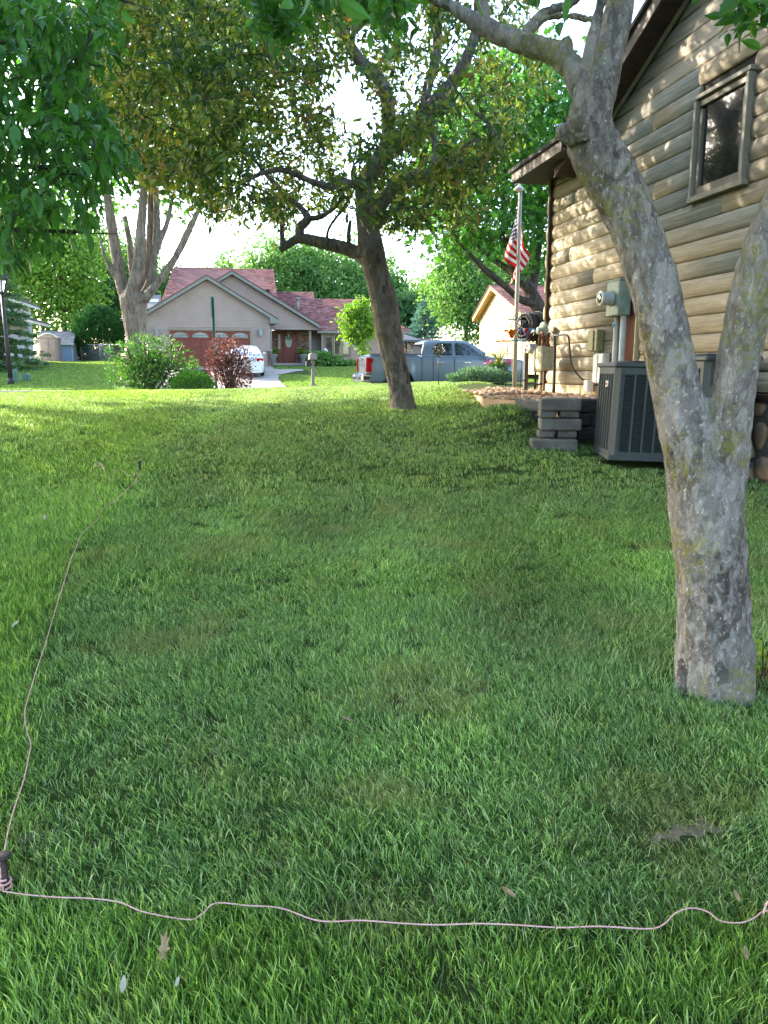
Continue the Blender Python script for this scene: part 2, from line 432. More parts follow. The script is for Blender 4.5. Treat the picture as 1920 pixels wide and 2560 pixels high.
def stonemat():
    t = NT('field_stone'); oi = t.n('ShaderNodeObjectInfo'); v = t.coord('Object')
    base = t.ramp(oi.outputs['Random'], [(0, '#a58a70'), (.3, '#8f8276'), (.55, '#b29a7c'), (.8, '#9c7f66'), (1, '#857f78')])
    n = t.noise(v, 14, 6, .65)
    col = t.mix(t.ramp(n, [(.35, (0, 0, 0)), (.7, (1, 1, 1))]), t.mix(.45, base, '#5f5248'), base)
    t.done(t.bsdf(col, .85, t.bump(n, .8, .02), 0, .25))
stonemat()
def rockmat():
    t = NT('river_rock'); oi = t.n('ShaderNodeObjectInfo'); g = t.n('ShaderNodeNewGeometry'); v = t.coord('Object')
    r = t.math('FRACT', t.math('ADD', oi.outputs['Random'], g.outputs['Random Per Island']))
    base = t.ramp(r, [(0, '#b58d68'), (.25, '#c9a987'), (.5, '#9c7454'), (.75, '#d3bfa6'), (1, '#a2826a')])
    n = t.noise(v, 30, 4, .6)
    t.done(t.bsdf(t.mix(t.math('MULTIPLY', n, .4), base, '#7d5f4a'), .75, t.bump(n, .3, .01), 0, .3))
rockmat()
def shinglemat(name, stops):
    t = NT(name); g = t.n('ShaderNodeNewGeometry'); v = t.coord('Object')
    col = t.ramp(g.outputs['Random Per Island'], stops)
    n = t.noise(v, 40, 4, .7)
    col = t.mix(t.math('MULTIPLY', n, .35), col, '#3a2a28')
    t.done(t.bsdf(col, .9, t.bump(n, .4, .01), 0, .2))
shinglemat('shingle_red', [(0, '#6d3b38'), (.25, '#8f5751'), (.5, '#5c3a3a'), (.75, '#a37670'), (1, '#4f3a3c')])
shinglemat('shingle_grey', [(0, '#6f7378'), (.4, '#82868b'), (.7, '#5f6368'), (1, '#8e9298')])
shinglemat('brick', [(0, '#6d5248'), (.25, '#8a7468'), (.5, '#54443f'), (.75, '#a39287'), (1, '#7a5c4e')])
def groundmat():
    t = NT('lawn_soil'); v = t.coord('Object')
    n1 = t.noise(v, .35, 4, .6); n2 = t.noise(v, 3.5, 6, .7); n3 = t.noise(v, 45, 4, .75)
    col = t.ramp(n2, [(.3, '#36481e'), (.5, '#4a5e2a'), (.7, '#5c6c36')])
    col = t.mix(t.ramp(n1, [(.4, (0, 0, 0)), (.65, (1, 1, 1))]), col, t.mix(n3, '#3d5420', '#6d7f3c'))
    soil = t.ramp(n2, [(.52, (0, 0, 0)), (.70, (1, 1, 1))])
    col = t.mix(t.math('MULTIPLY', soil, .5), col, t.mix(n3, '#57493a', '#84745c'))
    n5 = t.noise(v, 260, 3, .8); col = t.mix(t.ramp(n5, [(.42, (1, 1, 1)), (.6, (0, 0, 0))]), col, '#2a361a')
    t.done(t.bsdf(col, .95, t.bump(n3, .8, .03), 0, .1))
groundmat()
def grassmat():
    t = NT('grass_blade'); g = t.n('ShaderNodeNewGeometry')
    at_ = t.n('ShaderNodeAttribute', attribute_type='INSTANCER', attribute_name='tint')
    r = g.outputs['Random Per Island']
    a = t.ramp(r, [(0, '#233d17'), (.35, '#456b2c'), (.7, '#6f9648'), (.93, '#b0c88c'), (.955, '#a59c72'), (1, '#bdb18a')])
    b = t.ramp(r, [(0, '#35581a'), (.4, '#648f2c'), (.75, '#8eb545'), (.95, '#c0d880'), (.975, '#b0a26a'), (1, '#bdb18a')])
    col = t.mix(at_.outputs['Fac'], a, b)
    pv = t.n('ShaderNodeAttribute', attribute_type='INSTANCER', attribute_name='pale'); hv = t.n('ShaderNodeHueSaturation'); hv.inputs['Saturation'].default_value = .9; t.l(col, hv.inputs['Color']); t.l(t.math('MULTIPLY_ADD', pv.outputs['Fac'], 1.1, .9), hv.inputs['Value']); col = hv.outputs[0]  # pale brightens the blade colour: sheen painted in, not reflected
    dv = t.n('ShaderNodeAttribute', attribute_type='INSTANCER', attribute_name='dry')
    col = t.mix(dv.outputs['Fac'], col, t.mix(r, '#8f8a58', '#b0a374'))
    d = t.bsdf(col, .42, None, 0, .38)
    tr = t.n('ShaderNodeBsdfTranslucent'); t.l(t.mix(1.0, col, (1.35, 1.4, .5, 1), 'MULTIPLY'), tr.inputs[0])
    m = t.n('ShaderNodeMixShader'); m.inputs[0].default_value = .35
    t.l(d, m.inputs[1]); t.l(tr.outputs[0], m.inputs[2]); t.done(m.outputs[0])
grassmat()
barkmat('bark_near', '#453d37', '#90867e', '#bab0a6', '#94903f', .45, 1.0, .55, True, .8)
barkmat('bark_mid', '#38312c', '#6f655d', '#938981', '#7d7a45', .35, .8, .1, False, .9)
barkmat('bark_maple', '#463d34', '#776a5c', '#948676', None, .16, .55, 0, False, 1.0)
barkmat('bark_dark', '#2e2924', '#4c443c', '#62584e', None, .3, .6, 0, False, .8)
leafmat('leaf_crab', [(0, '#3a4a2c'), (.15, '#33502a'), (.4, '#3c5c2a'), (.56, '#627a36'), (.72, '#848c44'), (.86, '#867049'), (1, '#8a5f50')], .42, .42, (1.7, 1.6, .5, 1))
leafmat('leaf_near', [(0, '#33582a'), (.35, '#437034'), (.65, '#578a42'), (1, '#74a658')], .40, .4, (1.4, 1.6, .5, 1))
leafmat('leaf_maple', [(0, '#2c5226'), (.4, '#3f6f30'), (.7, '#528538'), (1, '#6b9a48')], .42, .5, (1.5, 1.6, .5, 1))
leafmat('leaf_far', [(0, '#466a3a'), (.4, '#5f8748'), (.7, '#7a9e58'), (1, '#98b470')], .38, .55, (1.25, 1.4, .65, 1))
leafmat('leaf_far_deep', [(0, '#33543a'), (.4, '#466c42'), (.7, '#5c814e'), (1, '#77985c')], .36, .55, (1.25, 1.4, .65, 1))
leafmat('leaf_yellowgreen', [(0, '#557a2c'), (.5, '#749838'), (1, '#98b44e')], .4, .5, (1.3, 1.4, .5, 1))
leafmat('leaf_shrub', [(0, '#2a4a24'), (.4, '#3e642e'), (.72, '#56803e'), (.86, '#6a5a4c'), (1, '#5c3f42')], .35, .5)
leafmat('leaf_boxwood', [(0, '#3f6a26'), (.5, '#5a8a30'), (1, '#80a844')], .3, .5)
leafmat('leaf_burgundy', [(0, '#4a2f2c'), (.45, '#654340'), (.8, '#7d5c52'), (1, '#8f7a66')], .3, .45, (1.5, 1.0, .9, 1))
leafmat('leaf_cedar', [(0, '#264d22'), (.5, '#35632b'), (1, '#4c7c38')], .2, .6)
leafmat('leaf_spruce', [(0, '#42603c'), (.5, '#5a7a4e'), (1, '#7d9868')], .15, .6)
leafmat('leaf_bluespruce', [(0, '#557a78'), (.5, '#6f9490'), (1, '#93b0a8')], .15, .6)
leafmat('leaf_juniper', [(0, '#4c6f60'), (.5, '#668a74'), (1, '#8aa58a')], .15, .6)
leafmat('leaf_sucker', [(0, '#7c9c30'), (.6, '#98b23c'), (1, '#b6c856')], .4, .35)
def flagmat():
    t = NT('flag_cloth'); uv = t.n('ShaderNodeUVMap'); sep = t.n('ShaderNodeSeparateXYZ'); t.l(uv.outputs[0], sep.inputs[0])
    x, y = sep.outputs[0], sep.outputs[1]
    st = t.math('MODULO', t.math('FLOOR', t.math('MULTIPLY', y, 13.0)), 2.0)
    col = t.mix(st, lin('#b3202f'), lin('#d9d9dd')) if False else t.mix(st, '#b3202f', '#dcdce0')
    inx = t.math('LESS_THAN', x, .4); iny = t.math('GREATER_THAN', y, 6 / 13.0); can = t.math('MULTIPLY', inx, iny)
    cx = t.math('MULTIPLY', x, 11 / .4 / 2); cy = t.math('MULTIPLY', t.math('SUBTRACT', y, 6 / 13.0), 9 / (7 / 13.0) / 2)
    def star(ox, oy):
        dx = t.math('SUBTRACT', t.math('FRACT', t.math('ADD', cx, ox)), .5); dy = t.math('SUBTRACT', t.math('FRACT', t.math('ADD', cy, oy)), .5)
        d = t.math('SQRT', t.math('ADD', t.math('MULTIPLY', dx, dx), t.math('MULTIPLY', dy, dy)))
        return t.math('LESS_THAN', d, .24)
    s_ = t.math('MAXIMUM', star(0, 0), star(.5, .5))
    cc = t.mix(s_, '#25306a', '#dcdce0')
    col = t.mix(can, col, cc)
    d = t.bsdf(col, .75, None, 0, .2); tr = t.n('ShaderNodeBsdfTranslucent'); t.l(col, tr.inputs[0])
    m = t.n('ShaderNodeMixShader'); m.inputs[0].default_value = .35; t.l(d, m.inputs[1]); t.l(tr.outputs[0], m.inputs[2]); t.done(m.outputs[0])
flagmat()
def meshmat():
    t = NT('chain_link'); v = t.coord('Object', (1, 1, 1)); sep = t.n('ShaderNodeSeparateXYZ'); t.l(v, sep.inputs[0])
    t.done(t.bsdf('#9ea3a2', .5, None, .5))
meshmat()
# ================================================================== SETTING
def axis(parts):
    out = []
    for a, b, st in parts: out += list(np.arange(a, b, st))
    return np.array(out + [parts[-1][1]])
gx = axis([(-600, -120, 60), (-120, -30, 6), (-30, -12, .6), (-12, 6, .15), (6, 30, .8), (30, 120, 6), (120, 600, 60)])
gy = axis([(-40, -2, 1.5), (-2, 24, .15), (24, 70, .6), (70, 160, 5), (160, 1500, 90)])
X, Y = np.meshgrid(gx, gy); Q = -0.1958 * X + .9806 * Y; Z = ground(X, Y)
Z = Z - .3 * ((Q > 25.45) & (Q < 33.15))
BED = [(1.28, 9.95), (1.30, 11.2), (1.15, 12.7), (1.9, 14.0), (3.2, 14.4), (2.4, 11.66), (3.02, 8.50), (1.95, 8.52), (1.60, 9.25)]
def inpoly(x, y, poly):
    x = np.asarray(x, float); y = np.asarray(y, float); r = np.zeros(x.shape, bool); n = len(poly)
    for i in range(n):
        x1, y1 = poly[i]; x2, y2 = poly[(i + 1) % n]
        c = ((y1 > y) != (y2 > y)) & (x < (x2 - x1) * (y - y1) / (y2 - y1 + 1e-12) + x1); r ^= c
    return r
nx, ny = len(gx), len(gy); idx = np.arange(nx * ny).reshape(ny, nx)
F4 = np.stack([idx[:-1, :-1], idx[:-1, 1:], idx[1:, 1:], idx[1:, :-1]], -1).reshape(-1, 4)
lawn = link('lawn', np_mesh('lawn', np.stack([X, Y, Z], -1).reshape(-1, 3), [F4], True), 'lawn_soil')
lawn['kind'] = 'structure'
# street, kerbs
m = MB()
secs = []
for p in np.linspace(-110, 110, 45):
    secs.append([pq(p, q, z) for q, z in ((25.5, .575), (27.5, .62), (29.3, .645), (31.2, .62), (33.1, .575))])
m.loft(secs, caps=False); o = m.build('road', 'asphalt'); o['kind'] = 'structure'
for q0, sg in ((25.5, -1), (33.1, 1)):
    m = MB(); secs = []
    for p in np.linspace(-110, 110, 45):
        prof = [(0, .45), (0, .58), (.03 * sg, .69), (.06 * sg, .71), (.2 * sg, .715), (.2 * sg, .45)]
        secs.append([pq(p, q0 + a, z) for a, z in prof])
    m.loft(secs, close=True); o = m.build('kerb', 'curb_stone'); o['kind'] = 'structure'
# driveway of the tan house: right edge traced, curves into a front walk
drv_r = [onq(722, 973, 33.4), onq(708, 955, 35.8), onq(696, 938, 38.3), onq(698, 929, 40.6), onq(716, 923, 42.6), onq(764, 918, 44.4)]
pr = [to_pq(P) for P in drv_r]
m = MB(); secs = []
qs = np.linspace(33.3, 47.0, 40)
pe = np.interp(qs, [33.3] + [b for a, b in pr[:4]] + [47.0], [pr[0][0] + .6] + [a for a, b in pr[:4]] + [pr[3][0]])
DRV_Q, DRV_P, WALK_P = qs, pe, pr[5][0]; DRV_L = to_pq(onq(418, 900, 47))[0]
for q, pr_ in zip(qs, pe):
    row = []
    for p in np.linspace(DRV_L, pr_, 14):
        P = pq(p, q); row.append((P[0], P[1], gz(P[0], P[1]) + .03))
    secs.append(row)
m.loft(secs, caps=False); o = m.build('driveway', 'concrete'); o['kind'] = 'structure'
m = MB(); secs = []
for q in np.linspace(41.2, 44.6, 10):
    row = []
    for p in np.linspace(pr[3][0] - .2, -.2 + pr[5][0] if q > 43.2 else np.interp(q, [41.2, 43.2], [pr[3][0] + .2, pr[5][0] - .6]), 10):
        P = pq(p, q); row.append((P[0], P[1], gz(P[0], P[1]) + .036))
    secs.append(row)
m.loft(secs, caps=False); o = m.build('front_walk', 'concrete'); o['kind'] = 'structure'
# bed of river rock beside the log house
bz = 1.185
m = MB(); m.prism([(x, y, .75) for x, y in BED], (0, 0, bz - .75)); bed = m.build('rock_bed', 'river_rock'); bed['kind'] = 'structure'
rock_meshes = []
for k in range(8):
    bm = bmesh.new(); bmesh.ops.create_icosphere(bm, subdivisions=1, radius=1)
    for v in bm.verts:
        nz = mnoise.noise(Vector(v.co) * 1.3 + Vector((k * 7, 0, 0)))
        v.co = Vector((v.co.x * (.95 + .3 * (k % 3) / 2), v.co.y * .75, v.co.z * .55)) * (1 + .35 * nz)
    me = bpy.data.meshes.new('rock'); bm.to_mesh(me); bm.free(); me.materials.append(MATS['river_rock'])
    me.polygons.foreach_set('use_smooth', [True] * len(me.polygons)); rock_meshes.append(me)
cand = []
while len(cand) < 1500:
    x, y = rng.uniform(.9, 3.3), rng.uniform(8.4, 14.4)
    if inpoly(np.array([x]), np.array([y]), BED)[0]: cand.append((x, y))
cand.sort(key=lambda c: c[1])
rocks_rest = MB()
for i, (x, y) in enumerate(cand):
    sc_ = rng.uniform(.024, .05); mesh = rock_meshes[i % 8]; rz = rng.uniform(0, 6.28); tl = rng.uniform(-.5, .5)
    zz = bz + sc_ * .25 + rng.uniform(0, .012) + .05 * np.exp(-((x - 1.75) / .5) ** 2) * (y > 10)
    if i % 5 == 0 and i < 1300:
        o = link('rock', mesh, None, bed, (x, y, zz)); o.scale = (sc_,) * 3; o.rotation_euler = (tl, 0, rz)
    else:
        Mx = rotz(rz) @ rotx(tl)
        V = np.array([v.co for v in mesh.vertices]) * sc_ @ Mx.T + np.array([x, y, zz])
        rocks_rest.add(V, [tuple(p.vertices) for p in mesh.polygons], True)
rocks_rest.build('rock_layer', 'river_rock', bed, kind='stuff')
# ================================================================== LOG HOUSE (right)
P0 = at(1372, 800, 11.65); p0, q0 = to_pq(P0)
def W(s, o, z): return pq(p0 - o, q0 - s, z)              # s along the side wall towards the camera, o outwards
def wall_px(u, v, off=0.0):
    d = ray(u, v); t = (p0 - off) / (d @ E1); P = _C + d * t
    return q0 - to_pq(P)[1], P[2]
house = thing('log_house', 'house with tan half-round log siding and dark brown eaves, at the right edge', 'house', (P0[0], P0[1], .6))
Z0, CH = 1.344, .1840
def rake_z(s): return 4.475 + .442 * (s - 1.72) if s < 6.5 else 4.475 + .442 * (11.28 - s)
SL = 12.2
def prof(z0, zt=None):
    out = []
    for t in np.linspace(0, 1, 10):
        out.append((.004 + .030 * (math.sin(math.pi * (.04 + .92 * t))) ** .7, z0 + .003 + CH * t * .97))
    return out
WIN = (3.555, 4.385, 3.185, 4.175)
CHN = (2.27, 2.64, 1.3, 2.62)
jp = [(1421, 640), (1481, 690), (1631, 300), (1630, 475), (1801, 510), (1745, 185), (1585, 395), (1436, 480), (1852, 640)]
joints = {}
for u, v in jp:
    s, z = wall_px(u, v, .04); joints.setdefault(int((z - Z0) // CH), []).append(s)
def add_log(s0f, s1f, k, name='log'):
    pr = prof(Z0 + CH * k); pr = [(-.03, pr[0][1])] + pr + [(-.03, pr[-1][1])]
    A = [W(s0f(z), o, z) for o, z in pr]; B = [W(s1f(z), o, z) for o, z in pr]
    m = MB(); m.loft([A, B], smooth=True, close=True); return m.build(name, 'log_siding', house)
for k in range(0, 27):
    z0, z1 = Z0 + CH * k, Z0 + CH * (k + 1)
    if z1 < 4.22: lo, hi = .035, SL
    else:
        lo = 1.72 + (z0 + .02 - 4.475) / .442; hi = 11.28 - (z0 + .02 - 4.475) / .442
        if z0 < 4.22: lo = min(lo, 1.05)
        if hi - lo < .5: continue
    cuts = sorted(joints.get(k, []) + [lo + 5.2 + (k * 1.7) % 2.6, lo + 8.3 + (k * 2.3) % 1.9])
    edges = [lo] + [c for c in cuts if lo + .25 < c < hi - .25] + [hi]
    segs = [(edges[i] + (.003 if i else 0), edges[i + 1] - .003) for i in range(len(edges) - 1)]
    for bx in (WIN, CHN):
        if z1 > bx[2] + .03 and z0 < bx[3] - .03:
            ns = []
            for a, b in segs:
                if b <= bx[0] or a >= bx[1]: ns.append((a, b)); continue
                if a < bx[0] - .1: ns.append((a, bx[0] - .002))
                if b > bx[1] + .1: ns.append((bx[1] + .002, b))
            segs = ns
    for i, (a, b) in enumerate(segs):
        fa = (lambda z, a=a: a); fb = (lambda z, b=b: b)
        if z1 > 4.22 and abs(a - lo) < 1e-6: fa = lambda z: max(.035 if z < 4.2 else 0, 1.72 + (z - 4.475) / .442) if z > 4.2 else .035 + 0 * z
        if z1 > 4.22 and abs(b - hi) < 1e-6: fb = lambda z: 11.28 - (z - 4.475) / .442
        add_log(fa, fb, k)
m = MB()                                                    # wall behind the logs
poly = [(0, .4), (SL, .4), (SL, 4.0), (11.28 + .27, 4.36), (6.5, 6.55), (1.2, 4.23), (0, 4.23)]
m.prism([W(s, -.012, z) for s, z in poly], E1 * .18); m.build('wall', 'wall_backing', house)
# street-side wall: one log a course, seen edge-on at the corner
for k in range(0, 16):
    pr = prof(Z0 + CH * k); m = MB()
    e = .075 if k % 2 else .05
    A = [pq(p0 - e, q0 + o * 1.0 + .01, z) for o, z in [(-.03, pr[0][1])] + pr + [(-.03, pr[-1][1])]]
    B = [a + E1 * 8 for a in A]
    m.loft([A, B], smooth=True, close=True); m.build('log', 'log_siding', house)
m = MB(); m.prism([pq(p0 - .02, q0 - .002, .4), pq(p0 + 8, q0 - .002, .4), pq(p0 + 8, q0 - .002, 4.2), pq(p0 - .02, q0 - .002, 4.2)], -E2 * .01 + E2 * .0)
m = MB(); m.box(pq(p0 + 4, q0 - .075, 2.3), (8, .14, 3.8), RS); m.build('wall', 'wall_backing', house)
m = MB(); m.box(W(.012, .03, (1.2 + 4.2) / 2), (.06, .03, 3.0), RS); m.build('corner_trim', 'brown_metal', house)
m = MB(); m.tube([W(.03, .075, 4.15), W(.03, .075, 2.2)], .011, 8); m.build('conduit', 'trim_cream', house)
# skirt, brown band, stone foundation
m = MB(); m.box(W(1.32, .012, 1.255), (.05, 2.6, .165), RS); m.build('skirt_board', 'trim_cream', house)
m = MB(); m.box(W(7.45, .03, 1.305), (.07, 9.5, .06), RS, .008); m.build('base_band', 'brown_metal', house)
m = MB(); m.box(W(7.45, -.03, .75), (.1, 9.5, 1.04), RS); fnd = m.build('foundation', 'mortar', house)
def clip(poly, px_, py_, nx_, ny_):
    out = []
    for i in range(len(poly)):
        a, b = poly[i], poly[(i + 1) % len(poly)]
        da = (a[0] - px_) * nx_ + (a[1] - py_) * ny_; db = (b[0] - px_) * nx_ + (b[1] - py_) * ny_
        if da <= 0: out.append(a)
        if da * db < 0: t = da / (da - db); out.append((a[0] + (b[0] - a[0]) * t, a[1] + (b[1] - a[1]) * t))
    return out
def voronoi_cells(x0, x1, y0, y1, n, seed, asp=1.5):
    r = random.Random(seed); pts = []
    tries = 0
    dmin = math.sqrt((x1 - x0) * (y1 - y0) / n) * .78
    while len(pts) < n and tries < 20000:
        tries += 1; c = (r.uniform(x0, x1), r.uniform(y0, y1))
        if all((c[0] - p[0]) ** 2 / asp + (c[1] - p[1]) ** 2 * asp > dmin ** 2 for p in pts): pts.append(c)
    cells = []
    for i, a in enumerate(pts):
        poly = [(x0, y0), (x1, y0), (x1, y1), (x0, y1)]
        for j, b in enumerate(pts):
            if i == j: continue
            if (a[0] - b[0]) ** 2 + (a[1] - b[1]) ** 2 > 1.2: continue
            poly = clip(poly, (a[0] + b[0]) / 2, (a[1] + b[1]) / 2, b[0] - a[0], b[1] - a[1])
            if not poly: break
        if len(poly) >= 3: cells.append(poly)
    return cells
for poly in voronoi_cells(2.75, 6.4, .4, 1.275, 62, 3):
    P = np.array(poly); c = P.mean(0); n_ = len(P)
    P = c + (P - c) * (1 - .022 / max(.05, np.abs(P - c).mean()))
    for _ in range(2):                                      # rounded corners
        Qn = np.roll(P, -1, 0); P = np.stack([.78 * P + .22 * Qn, .22 * P + .78 * Qn], 1).reshape(-1, 2)
    d = random.uniform(.02, .06); m = MB()
    rings = [(1.0, .0), (.97, d * .6), (.82, d * .95), (.4, d * 1.05)]
    m.loft([[W(*(c + (x - c) * f)[:1], .02 + o, (c + (x - c) * f)[1]) for x in P] for f, o in rings], close=True, caps=True)
    m.build('stone', 'field_stone', house)
# window
ws0, ws1, wz0, wz1 = WIN
m = MB()
for (s, z, ls, lz) in (((ws0 + ws1) / 2, wz1 - .02, ws1 - ws0 + .03, .04), ((ws0 + ws1) / 2, wz0 + .025, ws1 - ws0 + .03, .05),
                       (ws0 + .02, (wz0 + wz1) / 2, .04, wz1 - wz0 - .09), (ws1 - .02, (wz0 + wz1) / 2, .04, wz1 - wz0 - .09)):
    m.box(W(s, .04, z), (.09, ls, lz), RS, .004)
win = m.build('window', 'trim_taupe', house)
m = MB()
for (s, z, ls, lz) in (((ws0 + ws1) / 2, wz1 - .075, ws1 - ws0 - .09, .065), ((ws0 + ws1) / 2, wz0 + .095, ws1 - ws0 - .09, .075),
                       (ws0 + .075, (wz0 + wz1) / 2, .06, wz1 - wz0 - .27), (ws1 - .075, (wz0 + wz1) / 2, .06, wz1 - wz0 - .27)):
    m.box(W(s, .025, z), (.05, ls, lz), RS, .004)
m.build('sash', 'sash_brown', win)
m = MB(); m.box(W((ws0 + ws1) / 2, .012, (wz0 + wz1) / 2 + .01), (.012, ws1 - ws0 - .2, wz1 - wz0 - .22), RS); m.build('pane', 'window_glass', win)
# gable rake: soffit boards, fascia, roof
RAK = []
for sgn in (1, -1):
    lo_s = 0.75 if sgn > 0 else 12.5
    m = MB(); rr = lambda s: rake_z(s) + .02
    ends = np.linspace(lo_s, 6.5, 60)
    for i in range(59):
        a, b = ends[i], ends[i + 1] - .008 * np.sign(6.5 - lo_s)
        m.prism([W(a, .0, rr(a)), W(b, .0, rr(b)), W(b, .3, rr(b)), W(a, .3, rr(a))], (0, 0, .02))
    m.build('soffit', 'soffit_brown', house)
    m = MB(); m.prism([W(lo_s, .3, rr(lo_s) - .02), W(6.5, .3, rr(6.5) - .02), W(6.5, .3, rr(6.5) + .13), W(lo_s, .3, rr(lo_s) + .13)], -E1 * .025)
    m.build('fascia', 'fascia_brown', house)
    m = MB(); m.prism([W(lo_s, .325, rr(lo_s) - .055), W(6.5, .325, rr(6.5) - .055), W(6.5, .325, rr(6.5) - .0), W(lo_s, .325, rr(lo_s) - .0)], -E1 * .012)
    m = MB(); m.prism([W(lo_s - .05 * sgn, .36, rr(lo_s) + .135), W(6.5, .36, rr(6.5) + .135), W(6.5, .36, rr(6.5) + .18), W(lo_s - .05 * sgn, .36, rr(lo_s) + .18)], E1 * 9)
    m.build('roof', 'roof_dark', house)
    m = MB(); m.prism([W(max(1.1, lo_s) if sgn > 0 else lo_s, .05, rr(max(1.1, lo_s) if sgn > 0 else lo_s) - .055), W(6.5, .05, rr(6.5) - .055), W(6.5, .05, rr(6.5)), W(max(1.1, lo_s) if sgn > 0 else lo_s, .05, rr(max(1.1, lo_s) if sgn > 0 else lo_s))], -E1 * .02)
    m.build('rake_trim', 'trim_taupe', house)
# low eave at the corner
m = MB()
for i in range(11):
    a = -.30 + i * .16
    m.box(W(a + .076, .25, 4.222), (.5, .15, .02), RS)
m.box(pq(p0 + 3.95, q0 + .15, 4.222), (7.9, .29, .02), RS)
m.build('soffit', 'soffit_brown', house)
m = MB(); m.box(W(.55, .51, 4.275), (.03, 1.72, .13), RS); m.box(pq(p0 + 3.7, q0 + .31, 4.275), (8.4, .03, .13), RS); m.build('fascia', 'fascia_brown', house)
m = MB(); m.prism([W(-.36, .56, 4.342), W(1.45, .56, 4.342), W(1.45, -1.0, 5.0), W(-.36, -1.0, 5.0)], (0, 0, .05))
m.build('roof', 'roof_dark', house)
m = MB(); m.prism([pq(p0 + .9, q0 + .36, 4.38), pq(p0 + 8, q0 + .36, 4.38), pq(p0 + 8, q0 - 5, 6.3), pq(p0 + .9, q0 - 5, 6.3)], (0, 0, .05)); m.build('roof', 'roof_dark', house)
# ================================================================== UTILITIES ON THE WALL
g = thing('electric_meter', 'grey green electric meter box with round glass dial on the log wall', 'electric meter', W(2.35, .05, 2.35))
zt, zb = 2.56, 2.165
m = MB(); m.box(W(2.36, .145, (zt + zb) / 2), (.16, .30, zt - zb), RS, .01); b = m.build('box', 'meter_green', g)
m = MB(); m.box(W(2.36, .10, zt + .008), (.25, .32, .018), RS, .004); m.build('lid', 'meter_green', b)
Mr = np.stack([np.array([0, 0, 1.0]), np.cross(-E1, [0, 0, 1.0]) * 1, -E1], 1)
m = MB(); m.lathe([(.088, 0), (.088, .02), (.078, .03), (.078, .13), (.07, .145)], W(2.345, .225, 2.365), 24, Mr); dial = m.build('dial', 'pvc_grey', g)
m = MB(); m.lathe([(.082, 0), (.085, .004), (.085, .02), (.078, .024)], W(2.345, .356, 2.365), 24, Mr); m.build('rim', 'white_paint', dial)
m = MB(); m.lathe([(.064, 0), (.06, .012), (.03, .02)], W(2.345, .37, 2.365), 20, Mr); m.build('glass', 'house_glass', dial)
for k, s in enumerate((2.30, 2.46)):
    m = MB(); m.tube([W(s, .12, zb + .02), W(s, .12, 1.02)], .034, 14); m.build('conduit', 'pvc_grey', g)
m = MB(); m.lathe([(.02, 0), (.02, .01)], W(2.30, .155, 2.07), 12, Mr); m.build('seal', 'blue_petal', g)
m = MB(); m.box(W(2.455, .005, 1.95), (.03, .30, 1.32), RS); m.build('backing_board', 'cedar_board', house)
m = MB(); m.box(W(2.645, .04, 1.97), (.06, .03, 1.33), RS, .004); m.build('channel_trim', 'trim_cream', house)
g = thing('telephone_box', 'small olive utility box with a hinged cover beside the grey conduits', 'utility box', W(1.75, .05, 1.9))
s0, z1_ = wall_px(1474, 822, .12); s1, zb_ = wall_px(1496, 868, .12)
m = MB(); m.box(W(1.74, .09, 1.905), (.10, .22, .27), RS, .012); b = m.build('box', 'olive_box', g)
m = MB(); m.box(W(1.70, .148, 1.905), (.02, .15, .25), RS, .006); m.build('cover', 'olive_box', b)
for s in (1.70, 1.78): m = MB(); m.tube([W(s, .09, 1.78), W(s, .09, 1.70)], .012, 8); m.build('connector', 'galv', g)
g = thing('white_junction_box', 'tall white plastic junction box low on the log wall beside the air conditioner', 'utility box', W(1.95, .05, 1.5))
m = MB(); m.box(W(1.93, .1, 1.56), (.10, .24, .36), RS, .015); b = m.build('box', 'white_paint', g)
m = MB(); m.box(W(1.87, .155, 1.56), (.014, .10, .33), RS, .004); m.build('cover', 'white_paint', b)
m = MB(); m.box(W(1.62, .11, 1.34), (.09, .11, .14), RS, .008); m.build('disconnect', 'white_paint', g)
m = MB(); m.tube([W(1.66, .1, 1.29), W(1.68, .1, 1.18)], .016, 8); m.tube([W(1.93, .1, 1.4), W(1.93, .1, 1.17)], .02, 8); m.build('pipe', 'white_paint', g)
# gas meter on its riser
gm = thing('gas_meter', 'beige gas meter on rusty fittings with black pipes below the regulator', 'gas meter', W(.55, .3, 1.19))
mc = .62
m = MB()
V = []
sec = [(-.085, -.17), (.085, -.17), (.115, -.14), (.115, .14), (.085, .17), (-.085, .17), (-.115, .14), (-.115, -.14)]
m.loft([[W(mc + a * f, .30 + dd, 1.70 + b_ * f2) for a, b_ in sec] for dd, f, f2 in ((-.10, .8, .85), (-.085, 1, 1), (.085, 1, 1), (.10, .8, .85))], close=True, smooth=False)
body = m.build('body', 'gas_beige', gm)
m = MB(); m.loft([[W(.36 + a * .75, .33 + dd, 1.67 + b_ * .95) for a, b_ in sec] for dd, f in ((-.08, 1), (.06, 1))], close=True, smooth=False); m.build('diaphragm_case', 'cream_box', gm)
m = MB(); m.lathe([(.06, -.05), (.07, -.04), (.07, .05), (.05, .065)], W(.33, .37, 1.84), 18, Mr); m.build('index_dial', 'galv', gm)
for s in (.54, .70):
    m = MB(); m.lathe([(.035, 0), (.035, .03), (.022, .04), (.022, .12), (.036, .125), (.036, .155), (.02, .16)], W(s, .30, 1.86), 14); m.build('union', 'rust', gm)
m = MB(); m.tube(smooth_path([W(.54, .3, 2.0), W(.50, .3, 2.05), W(.40, .28, 2.05), W(.34, .27, 1.98), W(.33, .27, 1.86)], 16), .02, 10); m.build('elbow', 'rust', gm)
